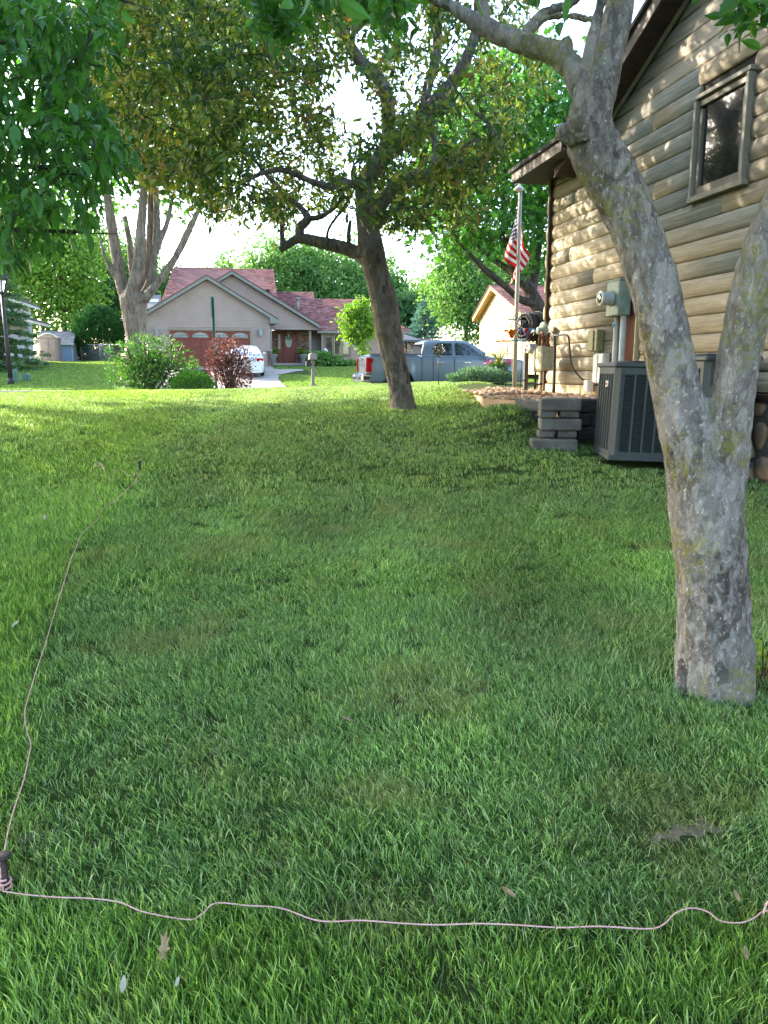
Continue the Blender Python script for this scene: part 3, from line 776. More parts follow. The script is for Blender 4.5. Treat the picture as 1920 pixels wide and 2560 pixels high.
m = MB(); m.tube(smooth_path([W(.70, .3, 2.0), W(.74, .3, 2.05), W(.86, .3, 2.03), W(.93, .3, 1.93), W(.95, .3, 1.75), W(.97, .3, 1.2)], 24), .02, 10); m.build('pipe', 'black_metal', gm)
m = MB(); m.tube(smooth_path([W(.72, .3, 2.05), W(.95, .3, 2.0), W(1.2, .28, 2.0), W(1.27, .26, 1.97), W(1.28, .24, 1.85), W(1.29, .2, 1.6), W(1.4, .12, 1.44), W(1.46, .06, 1.40)], 40), .011, 8); m.build('pipe', 'black_metal', gm)
m = MB(); m.tube([W(.50, .3, 1.53), W(.50, .3, 1.15)], .027, 10); m.build('riser', 'trim_cream', gm)
m = MB(); m.lathe([(.034, 0), (.034, .03)], W(.50, .3, 1.33), 12); m.build('collar', 'black_metal', gm)
g = thing('gas_regulator', 'round grey gas regulator disc beside the house corner', 'regulator', W(.2, .16, 2.1))
m = MB(); m.lathe([(.05, -.05), (.12, -.02), (.125, 0), (.12, .02), (.06, .05), (.05, .09)], W(.19, .16, 2.10), 22, Mr); m.build('disc', 'meter_green', g)
m = MB(); m.tube([W(.10, .22, 2.1), W(-.12, .22, 2.1)], .025, 10); m.tube([W(.19, .16, 2.0), W(.19, .16, 1.16)], .014, 8); m.build('pipe', 'galv', g)
# ================================================================== AIR CONDITIONER
def air_conditioner(name, label, loc, rot, w_, h_, slats=True, group=None):
    t = thing(name, label, 'air conditioner', loc, rot, group, local=True); hw = w_ / 2
    m = MB(); m.box((0, 0, .025), (w_ + .02, w_ + .02, .05), None, .008); m.build('base_pan', 'ac_grey', t)
    m = MB(); m.box((0, 0, h_ - .03), (w_ + .03, w_ + .03, .05), None, .015)
    top = m.build('top_cover', 'ac_grey', t)
    m = MB(); m.lathe([(w_ * .40, 0), (w_ * .40, .012), (w_ * .36, .018)], (0, 0, h_ - .004), 28); m.build('fan_guard', 'ac_dark', top)
    m = MB(); m.box((0, 0, h_ / 2), (w_ - .10, w_ - .10, h_ - .12)); m.build('coil', 'ac_dark', t)
    for sx in (-1, 1):
        for sy in (-1, 1):
            m = MB(); c = .045
            pts = [(sx * hw, sy * (hw - .075)), (sx * hw, sy * (hw - c)), (sx * (hw - c), sy * hw), (sx * (hw - .075), sy * hw), (sx * (hw - .075), sy * (hw - .02)), (sx * (hw - .02), sy * (hw - .075))]
            if sx * sy < 0: pts = pts[::-1]
            m.prism([(a, b, .05) for a, b in pts], (0, 0, h_ - .105)); m.build('corner_post', 'ac_grey', t)
    if not slats: return t
    sl_me = {}
    n_sl = 36; z0, z1 = .085, h_ - .115; st = (z1 - z0) / n_sl; L = w_ - .15
    for face, (ax, sg) in enumerate((('x', -1), ('y', -1), ('x', 1), ('y', 1))):
        m = MB(); 
        prof_ = [(-.012, -.002), (.0, -.004), (.006, .005), (-.004, .010)]
        if ax not in sl_me:
            if ax == 'y': A = [(-L / 2, -a, z) for a, z in prof_]; B = [(L / 2, -a, z) for a, z in prof_]
            else: A = [(-a, L / 2, z) for a, z in prof_]; B = [(-a, -L / 2, z) for a, z in prof_]
            m.loft([A, B], smooth=False, close=True); sl_me[ax] = m.mesh('louver')
        for k in range(n_sl):
            off = (sg * (hw - .012), 0, z0 + st * (k + .4)) if ax == 'x' else (0, sg * (hw - .012), z0 + st * (k + .4))
            if sg < 0: link('louver', sl_me[ax], 'ac_grey', t, off)
        for k in range(0, 7):
            f = -L / 2 + L * k / 6; m = MB()
            if ax == 'y': m.box((f, sg * (hw - .009), h_ / 2), (.02, .018, h_ - .16))
            else: m.box((sg * (hw - .009), f, h_ / 2), (.018, .02, h_ - .16))
            m.build('rib', 'ac_grey', t)
        for zz, hh in ((.065, .04), (h_ - .085, .06)):
            m = MB()
            if ax == 'y': m.box((0, sg * (hw - .008), zz), (L, .018, hh))
            else: m.box((sg * (hw - .008), 0, zz), (.018, L, hh))
            m.build('panel_band', 'ac_grey', t)
    return t
ACY = 7.28; a_l = at(1541, 1000, ACY); ac_w, ac_h = .80, .925
yaw = math.radians(-4); Rw = rotz(yaw)
ctr = a_l[:2] + (Rw @ np.array([ac_w / 2 - .04, ac_w / 2, 0]))[:2]
acz = .685
ac = air_conditioner('air_conditioner', 'dark grey louvred air conditioner beside the stacked blocks, with an oval badge', (ctr[0], ctr[1], acz), (0, math.radians(1.6), yaw), ac_w, ac_h)
badge = MB(); pts = []
for k in range(24):
    a = 2 * math.pi * k / 24; pts.append((-ac_w / 2 - .012, -.1 + .055 * math.copysign(abs(math.cos(a)) ** .7, math.cos(a)), ac_h - .21 + .03 * math.copysign(abs(math.sin(a)) ** .7, math.sin(a))))
pts = [(x, y + .02 - .0, z) for x, y, z in pts]
badge.prism(pts, (.014, 0, 0)); bo = badge.build('badge', 'badge_white', ac)
m = MB(); m.box((-ac_w / 2 - .014, -.08, ac_h - .21), (.006, .05, .022)); m.build('badge_print', 'badge_red', bo)
ctr2 = at(1790, 960, 6.9)
ac2 = air_conditioner('air_conditioner', 'second dark grey air conditioner glimpsed between the forked trunks of the near tree', (ctr2[0], ctr2[1], .70), (0, 0, math.radians(8)), .50, .97)
# ================================================================== RETAINING WALL BLOCKS
bw = thing('block_retaining_wall', 'low retaining wall of grey concrete blocks holding back the river rock bed', 'retaining wall', (2.2, 8.2, .6))
def block(c, size, yaw_, mat='block_grey', bev=.012):
    m = MB(); m.box(c, size, rotz(yaw_), bev)
    V = np.array(m.v); 
    for i in range(len(m.v)):
        nv = mnoise.noise_vector(Vector(m.v[i]) * 6) * .007; m.v[i] = tuple(np.array(m.v[i]) + np.array(nv))
    m.build('block', mat, bw)
pc = at(1405, 1060, 8.12)
ya = -.10
for k, (zt_, hh, wd, dy, two) in enumerate(((1.248, .128, .415, .0, 0), (1.118, .075, .40, .03, 1), (1.04, .128, .425, -.03, 0), (.91, .075, .40, .0, 1), (.83, .135, .47, -.17, 0), (.69, .14, .44, -.12, 0))):
    cx = pc[0] + (0, -.01, 0, -.03, -.09, -.04)[k]
    if two:
        block((cx - .115, pc[1] + dy + .14, zt_ - hh / 2), (.17, .28, hh - .004), ya); block((cx + .11, pc[1] + dy + .14, zt_ - hh / 2), (.20, .28, hh - .004), ya)
    else: block((cx, pc[1] + dy + .15, zt_ - hh / 2), (wd, .32, hh - .004), ya)
for r in range(4):
    for c_ in range(5):
        x = 1.97 + .30 * c_ + (.15 if r % 2 else 0)
        if x < 3.1: block((x, 8.52 + .04, 1.228 - .075 - .152 * r), (.292, .22, .148), .02, 'block_dark', .02)
for c_, (u, Yb) in enumerate(((1338, 8.95), (1316, 9.25), (1297, 9.6))):
    P = at(u, 1003, Yb); block((P[0], P[1] + .1, 1.19 - .06), (.40, .22, .14), -1.15 if c_ else -.8, 'block_grey', .02)
    block((P[0], P[1] + .1, 1.05 - .06), (.38, .2, .14), -1.15 if c_ else -.8, 'block_dark', .02)
# ================================================================== FRONT YARD THINGS BY THE HOUSE CORNER
def yard(u, v, Y, zoff=0):
    P = at(u, v, Y); return np.array([P[0], P[1], (bz if inpoly(np.array([P[0]]), np.array([P[1]]), BED)[0] else gz(P[0], P[1])) + zoff])
fb = yard(1286, 960, 12.9); ft = at(1301, 475, 12.9)
fp = thing('flag_pole', 'slim pale flag pole standing in the rock bed by the house corner', 'flag pole', fb)
m = MB(); m.tube([(fb[0], fb[1], fb[2] - .05), (fb[0], fb[1], ft[2])], [.036, .029], 14); m.build('pole', 'pole_white', fp)
m = MB(); m.lathe([(.03, 0), (.06, .01), (.085, .03), (.06, .06), (.03, .08), (.014, .1), (.012, .15)], (fb[0] - .02, fb[1], ft[2] - .02), 16); m.build('finial', 'white_paint', fp)
m = MB(); m.lathe([(.045, 0), (.045, .03)], (fb[0], fb[1], at(1290, 800, 12.9)[2]), 12); m.tube([(fb[0], fb[1], at(1290, 800, 12.9)[2] + .015), (fb[0] - .14, fb[1] - .02, at(1290, 800, 12.9)[2] + .01)], .014, 6); m.build('cleat', 'steel', fp)
# flag: hangs limp in folds from the pole
fz1 = at(1300, 497, 12.9)[2]; fz0 = at(1296, 690, 12.9)[2]; nu, nv = 46, 40
V = []; UV = []
hoist = .68
for j in range(nv + 1):
    for i in range(nu + 1):
        x, y = i / nu, j / nv                                # x: fly, y: 0 bottom .. 1 top of the hoist
        top = 1 - y
        lx = -.19 * math.sin(math.pi * min(1, 1.7 * x)) * (.25 + .75 * top) + x * (.24 * y - .07) + .035 * math.sin(x * 11 + y * 4) * x
        ly = .09 * math.sin(x * 9 + y * 1.5) * min(1, x * 3) + .05
        z = fz1 - top * hoist * (1 - .42 * x) - x * .90 + .02 * math.cos(x * 9 + 3 * y) * x
        V.append((fb[0] + lx, fb[1] + .05 + ly, z)); UV.append((x, y))
idx2 = np.arange((nu + 1) * (nv + 1)).reshape(nv + 1, nu + 1)
F2 = np.stack([idx2[:-1, :-1], idx2[:-1, 1:], idx2[1:, 1:], idx2[1:, :-1]], -1).reshape(-1, 4)
me = np_mesh('flag', V, [F2], True); ul = me.uv_layers.new(name='UVMap')
li = np.zeros(len(me.loops), np.int32); me.loops.foreach_get('vertex_index', li)
ul.data.foreach_set('uv', np.array(UV, np.float32)[li].ravel())
props(link('flag', me, 'flag_cloth'), 'limp stars and stripes flag in red, white and blue hanging from the pole', 'flag')
# hose reel on a post
hb = yard(1330, 960, 12.2); hc = at(1322, 817, 12.2)
hr = thing('hose_reel', 'black garden hose wound on a wire reel raised on a post by the house corner', 'hose reel', hb)
m = MB(); m.tube([(hb[0] + .06, hb[1] + .06, hb[2]), (hb[0] + .06, hb[1] + .06, hc[2])], .018, 8); m.build('post', 'black_metal', hr)
Mx = rotz(.5) @ np.array([[0, 0, 1.0], [0, 1, 0], [-1, 0, 0]])   # axis along x
m = MB()
for lay in range(2):
    for k in range(7 - lay):
        r = .15 + .05 * lay + .012 * math.sin(k * 2.1); ofs = (-.12 + .04 * k + .02 * lay)
        ring = [hc + Mx @ np.array([r * math.cos(a), r * math.sin(a), ofs + .03 * math.sin(a * .5 + k)]) for a in np.linspace(0, 2 * math.pi, 26)]
        m.tube(ring, .021, 7, caps=False)
m.build('hose', 'black_rubber', hr)
for s_ in (-1, 1):
    m = MB(); ring = [hc + Mx @ np.array([.235 * math.cos(a), .235 * math.sin(a), s_ * .155]) for a in np.linspace(0, 2 * math.pi, 30)]
    m.tube(ring, .006, 6, caps=False)
    for a in np.linspace(0, 2 * math.pi, 7)[:-1]: m.tube([hc + Mx @ np.array([0, 0, s_ * .155]), hc + Mx @ np.array([.235 * math.cos(a), .235 * math.sin(a), s_ * .155])], .005, 5)
    m.build('reel_side', 'black_metal', hr)
m = MB(); m.lathe([(.10, -.15), (.10, .15)], hc, 16, Mx); m.build('drum', 'dark_plastic', hr)
m = MB(); m.tube([hc + Mx @ np.array([0, 0, .15]), hc + Mx @ np.array([0, 0, .24]), hc + Mx @ np.array([.0, .12, .26])], .008, 6); m.build('crank', 'black_metal', hr)
m = MB(); pa = [hc + np.array(c) for c in ((.12, -.05, -.15), (.16, -.02, -.3), (.10, 0, -.42), (.15, 0, -.5), (.2, 0, -.35), (.17, 0, -.2))]
m.tube(smooth_path(pa, 30), .02, 7); m.build('loose_hose', 'black_rubber', hr)
# spigot post
sb = yard(1313, 968, 11.9); st_ = at(1313, 882, 11.9)
sp = thing('spigot_post', 'square grey post with a bent pipe spigot and a hanging nozzle', 'spigot post', sb)
m = MB(); m.box((sb[0], sb[1], (sb[2] - .05 + st_[2]) / 2), (.062, .062, st_[2] - sb[2] + .05), rotz(.3), .006); m.build('post', 'post_grey', sp)
t0 = st_.copy()
m = MB(); m.tube(smooth_path([t0 + [0, 0, -.02], t0 + [0, 0, .07], t0 + [.03, 0, .11], t0 + [.09, 0, .115], t0 + [.13, 0, .10], t0 + [.135, 0, -.06], t0 + [.138, 0, -.16]], 30), .011, 8); m.build('pipe', 'steel', sp)
m = MB(); m.lathe([(.012, -.13), (.024, -.1), (.024, -.03), (.014, 0)], t0 + [.14, 0, -.15], 10); m.build('nozzle', 'brass', sp)
m = MB(); m.tube([t0 + [0, 0, .035], t0 + [.05, -.02, .04], t0 + [.06, -.02, .02]], .012, 6); m.build('valve', 'steel', sp)
m = MB(); m.tube(smooth_path([t0 + [-.03, -.04, -.42], t0 + [.04, -.05, -.38], t0 + [.13, -.05, -.36], t0 + [.2, -.05, -.335]], 16), .011, 6); m.build('hose_arm', 'black_rubber', sp)
m = MB(); m.tube(smooth_path([t0 + [.03, .05, -.47], t0 + [.15, .1, -.46], t0 + [.3, .1, -.5], t0 + [.42, .05, -.56]], 20), .017, 8); m.build('ground_hose', 'post_grey', sp)
# flower shaped lawn stakes
def petal_ring(c, n, r, tilt, mat, parent, seed, wid=.42, up=.25):
    rr = random.Random(seed)
    for k in range(n):
        a = 2 * math.pi * k / n + rr.uniform(-.2, .2); d = np.array([math.cos(a), math.sin(a), 0]); sd = np.array([-math.sin(a), math.cos(a), 0])
        secs = []
        for t in np.linspace(0, 1, 7):
            w_ = wid * r * math.sin(math.pi * min(1, .12 + .85 * t)) ** .8 * .5
            ce = c + d * r * t + np.array([0, 0, up * r * math.sin(t * 2.4)])
            secs.append([ce - sd * w_, ce - sd * w_ * .5 - np.array([0, 0, .25 * w_]), ce + sd * w_ * .5 - np.array([0, 0, .25 * w_]), ce + sd * w_, ce + np.array([0, 0, .12 * w_])])
        m = MB(); m.loft(secs, close=True); m.build('petal', mat if isinstance(mat, str) else mat[k % len(mat)], parent)
def stake_flower(name, label, u0, v0, u1, v1, Y, mats):
    b = yard(u0, v0, Y); t = at(u1, v1, Y)
    g = thing(name, label, 'garden stake', b, group='flower shaped garden stakes in the rock bed')
    m = MB(); m.tube([(b[0], b[1], b[2] - .05), t], .006, 6); m.build('stem', 'black_metal', g)
    petal_ring(t + [-.06, 0, -.0], 5, .15, 0, mats[0], g, 3, .6, -.1); petal_ring(t + [.05, 0, .03], 6, .14, 0, mats[1], g, 5, .6, .8)
    return g
stake_flower('flower_stake', 'orange flower shaped garden stake on a thin black rod', 1263, 980, 1270, 850, 11.2, ('orange_petal', 'orange_petal'))
stake_flower('flower_stake', 'blue and turquoise flower shaped garden stake on a thin black rod', 1299, 985, 1308, 848, 11.0, (('teal_petal', 'blue_petal'), ('blue_petal', 'red_petal', 'blue_petal')))
# wind spinner
b = yard(1097, 975, 13.5); t = at(1096, 876, 13.5)
g = thing('wind_spinner', 'round swirling metal wind spinner on a rod in front of the pickup', 'wind spinner', b)
m = MB(); m.tube([(b[0], b[1], b[2] - .1), (t[0], t[1] + .02, t[2])], .008, 6); m.build('rod', 'black_metal', g)
for ring_, (r0, r1, n, dy) in enumerate(((.02, .125, 14, 0), (.015, .085, 12, .03))):
    for k in range(n):
        a0 = 2 * math.pi * k / n; m = MB(); secs = []
        for q_ in np.linspace(0, 1, 8):
            r = r0 + (r1 - r0) * q_; a = a0 + (1.5 * q_ if ring_ == 0 else -1.5 * q_); w_ = .15 * math.sin(math.pi * (.08 + .88 * q_)) * r1
            c = np.array([r * math.cos(a), -dy, r * math.sin(a)]); tg = np.array([-math.sin(a), .5, math.cos(a)])
            secs.append([t + c - tg * w_, t + c + tg * w_, t + c + tg * w_ + [0, .003, 0], t + c - tg * w_ + [0, .003, 0]])
        m.loft(secs, close=True); m.build('blade', 'spinner_steel' if k % 2 else 'black_metal', g)
m = MB(); m.lathe([(.03, -.03), (.035, 0), (.02, .03)], t, 12, rotx(math.pi / 2)); m.build('hub', 'chrome', g)

# ------------------------------------------------------------------ leaf machinery
LEAF4 = (np.array([[0, 0, 0], [0, .5, -.03], [0, 1, -.14], [-.2, .42, .05], [.2, .42, .05]], float), np.array([[0, 1, 3], [1, 2, 3], [0, 4, 1], [1, 4, 2]]))
LEAF8 = (np.array([[0, 0, 0], [0, .35, -.02], [0, .7, -.06], [0, 1, -.16], [-.17, .22, .04], [-.2, .5, .04], [-.1, .8, -.04], [.17, .22, .04], [.2, .5, .04], [.1, .8, -.04]], float),
         np.array([[0, 1, 4], [1, 5, 4], [1, 2, 5], [2, 6, 5], [2, 3, 6], [0, 7, 1], [1, 7, 8], [1, 8, 2], [2, 8, 9], [2, 9, 3]]))
MAPLE = (np.array([[0, 0, 0], [-.42, .30, .05], [-.16, .42, .02], [-.36, .72, -.02], [-.1, .66, 0], [0, 1, -.1], [.1, .66, 0], [.36, .72, -.02], [.16, .42, .02], [.42, .30, .05], [0, .45, -.05]], float),
         np.array([[0, 10, 1], [1, 10, 2], [2, 10, 3], [3, 10, 4], [4, 10, 5], [5, 10, 6], [6, 10, 7], [7, 10, 8], [8, 10, 9], [9, 10, 0]]))
TUFT = (np.array([[0, 0, 0], [-.08, .5, .03], [.08, .5, -.03], [0, 1, 0], [-.3, .6, .06], [.3, .6, -.06], [-.1, .2, 0], [.1, .2, 0]], float), np.array([[0, 2, 1], [1, 2, 3], [6, 1, 4], [7, 5, 2]]))
BLOB = (np.array([[0, 0, 0], [-.32, .35, .1], [.3, .3, -.1], [-.22, .8, -.08], [.28, .75, .12], [0, 1.05, 0], [0, .55, .16]], float), np.array([[0, 6, 1], [0, 2, 6], [1, 6, 3], [2, 4, 6], [3, 6, 5], [4, 5, 6]]))
def leaf_arrays(tmpl, pos, dirs, size, roll=None, wid=1.0):
    T, Fc = tmpl; n = len(pos); d = dirs / (np.linalg.norm(dirs, axis=1)[:, None] + 1e-9)
    rv = rng.normal(size=(n, 3)); s_ = np.cross(d, rv); s_ /= np.linalg.norm(s_, axis=1)[:, None] + 1e-9
    if roll is not None:                                    # prefer faces towards the sky
        up = np.array([0, 0, 1.0]); s2 = np.cross(d, up); s2 /= np.linalg.norm(s2, axis=1)[:, None] + 1e-6
        s_ = s2 * roll + s_ * (1 - roll); s_ -= d * (s_ * d).sum(1)[:, None]; s_ /= np.linalg.norm(s_, axis=1)[:, None] + 1e-9
    nn = np.cross(s_, d)
    V = (T[None, :, 0, None] * s_[:, None] * wid + T[None, :, 1, None] * d[:, None] + T[None, :, 2, None] * nn[:, None]) * size[:, None, None] + pos[:, None]
    F = (Fc[None] + (np.arange(n) * len(T))[:, None, None]).reshape(-1, 3)
    return V.reshape(-1, 3), F
def foliage(name, mat, parent, tmpl, pos, dirs, size, roll=None, wid=1.0, kind='stuff'):
    V, F = leaf_arrays(tmpl, np.asarray(pos, float), np.asarray(dirs, float), np.asarray(size, float), roll, wid)
    o = link(name, np_mesh(name, V - (ORG[parent.name] if parent is not None else 0), [F]), mat, parent)
    o['kind'] = kind; return o
def sphere_pts(n, shell=0.0):
    v = rng.normal(size=(n, 3)); v /= np.linalg.norm(v, axis=1)[:, None]
    r = rng.uniform(shell, 1, n) ** (1 / 3.0 if shell == 0 else 1); return v * r[:, None]
def noise3(P, s, off=0.0):
    return np.array([mnoise.noise(Vector((p[0] * s + off, p[1] * s, p[2] * s))) for p in P])

# planter with flowers and spikes
b = yard(1240, 965, 15.2); c = at(1247, 927, 15.2)
g = thing('flower_planter', 'round stone planter with pink and yellow flowers and spiky grass in front of the pickup', 'planter', b)
m = MB(); m.lathe([(.10, b[2] - c[2]), (.12, b[2] - c[2] + .04), (.10, -.12), (.13, -.08), (.17, .0), (.175, .02), (.16, .02), (.14, 0)], c, 20); m.build('pot', 'stone_planter', g)
pp = sphere_pts(420) * [.22, .18, .09] + c + [0, 0, .09]; foliage('flower_leaves', 'leaf_shrub', g, LEAF4, pp, rng.normal(size=(420, 3)) + [0, 0, .4], rng.uniform(.04, .08, 420))
for nm, mt, xo in (('pink_flowers', 'flower_pink', -.2), ('yellow_flowers', 'flower_yellow', -.02), ('pink_flowers', 'flower_pink', .18)):
    pp = sphere_pts(34) * [.1, .16, .06] + c + [xo, -.05, .15]; foliage(nm, mt, g, LEAF4, pp, rng.normal(size=(34, 3)) + [0, 0, .6], rng.uniform(.03, .05, 34), None, 1.8)
m = MB()
for k in range(26):
    a = random.uniform(0, 6.28); rr_ = random.uniform(.05, .42); e = c + [rr_ * math.cos(a), rr_ * math.sin(a) * .6, .62 - .9 * rr_]
    mid = c + [rr_ * .35 * math.cos(a), .2 * rr_ * math.sin(a), .3]
    m.tube(smooth_path([c + [0, 0, .05], mid, e], 8), np.linspace(.008, .001, 7 if False else len(smooth_path([c, mid, e], 8))), 4)
m.build('spikes', 'leaf_yellowgreen', g)
# juniper
def shrub(name, label, cat, base, rad, n, mat, size, tmpl=LEAF4, stems=6, stem_mat='bark_dark', up=.4, shell=.55, lump=.35, group=None, wid=1.0):
    base = np.array(base, float); g = thing(name, label, cat, base, group=group)
    ctr_ = base + [0, 0, rad[2] * .9]
    P = sphere_pts(n, shell)
    l1 = 1 + lump * noise3(P * 1.0, 1.9, hash(name) % 50 + base[0])
    P = P * l1[:, None]; P[:, 2] = np.maximum(P[:, 2], -.95)
    pos = ctr_ + P * np.array(rad); dr = P + rng.normal(size=(n, 3)) * .55 + [0, 0, up]
    m = MB()
    for k in range(stems):
        a = 2 * math.pi * k / stems + random.random(); r_ = random.uniform(.3, .7)
        e = ctr_ + np.array([rad[0] * r_ * math.cos(a), rad[1] * r_ * math.sin(a), rad[2] * random.uniform(.1, .6)])
        m.tube(smooth_path([base + [.05 * math.cos(a), .05 * math.sin(a), -.05], (base + e) / 2 + rng.normal(size=3) * .04, e], 8), .012 + .01 * rad[0], 5)
        for j in range(4):
            e2 = e + rng.normal(size=3) * np.array(rad) * .35; m.tube([(base + e) / 2 * .4 + e * .6, e2], .006 + .003 * rad[0], 4)
    m.build('stems', stem_mat, g)
    foliage('foliage', mat, g, tmpl, pos, dr, rng.uniform(.7, 1.3, n) * size, None, wid)
    return g
P = at(1200, 958, 15.0); shrub('juniper_bush', 'low spreading blue green juniper in front of the pickup', 'bush', (P[0], P[1], gz(P[0], P[1])), (.62, .5, .15), 5200, 'leaf_juniper', .07, TUFT, 7, up=.7, shell=.6)
# ================================================================== VEHICLES
def body_loft(m, xs, half):
    secs = []
    for x in xs:
        hp = half(x); L = [(x, y, z) for y, z in hp]; R_ = [(x, -y, z) for y, z in hp[::-1]]
        secs.append(L + R_)
    m.loft(secs, smooth=True, caps=True, close=True)
def wheel(parent, c, r, wdt, side):
    Mw = rotx(math.pi / 2)
    m = MB(); m.lathe([(r * .62, -wdt / 2), (r * .95, -wdt / 2), (r, -wdt / 2 + .03), (r, wdt / 2 - .03), (r * .95, wdt / 2), (r * .62, wdt / 2)], c, 28, Mw); o = m.build('wheel', 'tyre', parent)
    m = MB(); s_ = side * (wdt / 2 - .02)
    m.lathe([(r * .63, -.02), (r * .63, .02), (r * .5, .0), (r * .18, -.01)], np.array(c) + [0, s_, 0], 24, Mw)
    for k in range(6):
        a = k * math.pi / 3; m.box(np.array(c) + [r * .36 * math.cos(a), s_ + side * .012, r * .36 * math.sin(a)], (r * .5, .03, r * .11), roty(-a))
    m.build('rim', 'chrome', o)
# ---- pickup
tx, tq = 7.55, 27.05; tp = pq(tx, tq)
tr = thing('pickup_truck', 'silver grey crew cab pickup truck parked on the street behind the lawn crest', 'pickup truck', (tp[0], tp[1], .60), STREET, local=True)
def arch(x):
    z = .50
    for cx in (-1.80, 1.86):
        if abs(x - cx) < .52: z = max(z, .42 + math.sqrt(max(0, .52 ** 2 - (x - cx) ** 2)))
    return z
def bed_top(x): return float(np.interp(x, [-2.86, -2.8, -1.05, -1.0, 1.3, 1.6, 2.6, 2.88], [1.40, 1.44, 1.44, 1.34, 1.34, 1.36, 1.28, 1.12]))
def thalf(x):
    zb, zt = arch(x), bed_top(x); wd = float(np.interp(x, [-2.88, -2.75, 2.2, 2.7, 2.9], [.97, 1.01, 1.01, .96, .82])); out = [(0, .42), (wd - .12, .42)] if False else [(0, zb), (wd - .06, zb)]
    for t in np.linspace(0, 1, 9):
        z = zb + (zt - .04 - zb) * t; y = wd - .035 * (1 - t) * (zb < .6) + .018 * math.sin((z - .5) * 5.2) - .03 * max(0, z - 1.2)
        out.append((y, z))
    out.append((wd - .07, zt)); out.append((0, zt + (.03 if x > 1.5 else 0))); return out
m = MB(); body_loft(m, np.concatenate([np.linspace(-2.88, -2.3, 6), np.linspace(-2.31, -1.29, 16), np.linspace(-1.2, 1.3, 12), np.linspace(1.35, 2.38, 16), np.linspace(2.45, 2.9, 6)]), thalf)
m.build('body', 'truck_paint', tr)
def chalf(x):
    zt = float(np.interp(x, [-1.0, -.88, -.7, .3, .7, 1.5], [1.5, 1.88, 1.93, 1.95, 1.90, 1.36])); wb = .95
    out = [(0, 1.33), (wb, 1.33)]
    for t in np.linspace(.1, 1, 6): z = 1.33 + (zt - 1.33) * t; out.append((wb - .03 - .30 * (z - 1.33) - (.09 if t > .98 else 0), z))
    out.append((0, zt + .012)); return out
m = MB(); body_loft(m, np.array([-1.0, -.96, -.92, -.88, -.8, -.7, -.3, .1, .3, .5, .7, .9, 1.1, 1.3, 1.5]), chalf); cabin = m.build('cab', 'truck_paint', tr)
def spane(pts, off=.006):
    return [(x, -(.95 - .03 - .30 * (z - 1.33)) - off, z) for x, z in pts]
for nm, pts in (('rear_side_window', [(-.52, 1.42), (.08, 1.42), (.08, 1.83), (-.42, 1.84), (-.52, 1.76)]), ('front_side_window', [(.2, 1.42), (1.16, 1.42), (.72, 1.74), (.52, 1.83), (.2, 1.84)])):
    for sd in (1, -1):
        m = MB(); m.prism([(x, y * sd, z) for x, y, z in spane(pts)], (0, .01 * sd, 0)); m.build('window', 'car_glass', tr)
m = MB(); m.prism([(-.955 - .012, y, z) if False else (-1.0 - .012 + (z - 1.45) * .3, y, z) for y, z in ((-.72, 1.46), (.72, 1.46), (.63, 1.82), (-.63, 1.82))], (-.008, 0, 0)); m.build('rear_window', 'car_glass', tr)
m = MB(); m.prism([(1.46 - (z - 1.4) * 1.48 + .02, y, z) for y, z in ((-.76, 1.42), (.76, 1.42), (.64, 1.84), (-.64, 1.84))], (.012, 0, .008)); m.build('windscreen', 'car_glass', tr)
m = MB(); m.box((-2.905, 0, 1.05), (.05, 1.62, .62), None, .02); tg = m.build('tailgate', 'truck_tailgate', tr)
m = MB(); m.box((-2.935, 0, 1.28), (.02, .3, .06), None, .008); m.build('handle', 'dark_plastic', tg)
for sd in (-1, 1):
    m = MB(); m.prism([(-2.93, sd * .84, .86), (-2.93, sd * 1.035, .86), (-2.66, sd * 1.045, .9), (-2.68, sd * 1.045, 1.08), (-2.74, sd * 1.045, 1.12), (-2.62, sd * 1.04, 1.2), (-2.60, sd * 1.035, 1.34), (-2.93, sd * 1.02, 1.36)] if False else [(-2.93, sd * 1.0, .86), (-2.78, sd * 1.0, .87), (-2.77, sd * 1.0, 1.06), (-2.84, sd * 1.0, 1.1), (-2.74, sd * 1.0, 1.17), (-2.72, sd * 1.0, 1.31), (-2.93, sd * 1.0, 1.33)], (0, sd * .045, 0))
    m.box((-2.935, sd * .97, 1.085), (.05, .06, .46), None, .01); m.build('tail_light', 'tail_red', tr)
m = MB(); m.box((-3.0, 0, .64), (.26, 1.9, .2), None, .05)
for sd in (-1, 1): m.box((-2.95, sd * .93, .66), (.34, .22, .28), None, .05)
bp = m.build('bumper', 'chrome', tr)
m = MB(); m.box((-3.135, -.62, .64), (.02, .34, .1), None, .01); m.box((-3.135, .62, .64), (.02, .34, .1), None, .01); m.box((-2.95, -1.045, .655), (.22, .012, .12)); m.build('step_pad', 'dark_plastic', bp)
for x in (-.52, .13):
    m = MB(); m.box((x + .47 if x > 0 else x + .15, -1.03, 1.17), (.24, .03, .04), None, .008); m.build('door_handle', 'chrome', tr)
for x in (-.62, .14, 1.25): m = MB(); m.box((x, -1.012, .95), (.012, .012, .78)); m.build('door_seam', 'dark_plastic', tr)
m = MB(); m.box((-1.02, -1.005, .98), (.016, .014, .85)); m.build('bed_gap', 'dark_plastic', tr)
m = MB(); m.box((-1.93, -.99, 1.452), (1.8, .07, .03), None, .01); m.box((-1.93, .99, 1.452), (1.8, .07, .03), None, .01); m.build('bed_rail', 'dark_plastic', tr)
m = MB(); m.box((1.22, -1.14, 1.46), (.12, .22, .2), None, .03); m.box((1.2, -1.0, 1.38), (.06, .14, .05)); m.build('mirror', 'chrome', tr)
m = MB(); m.box((0, 0, .44), (4.9, 1.7, .25)); m.build('chassis', 'dark_plastic', tr)
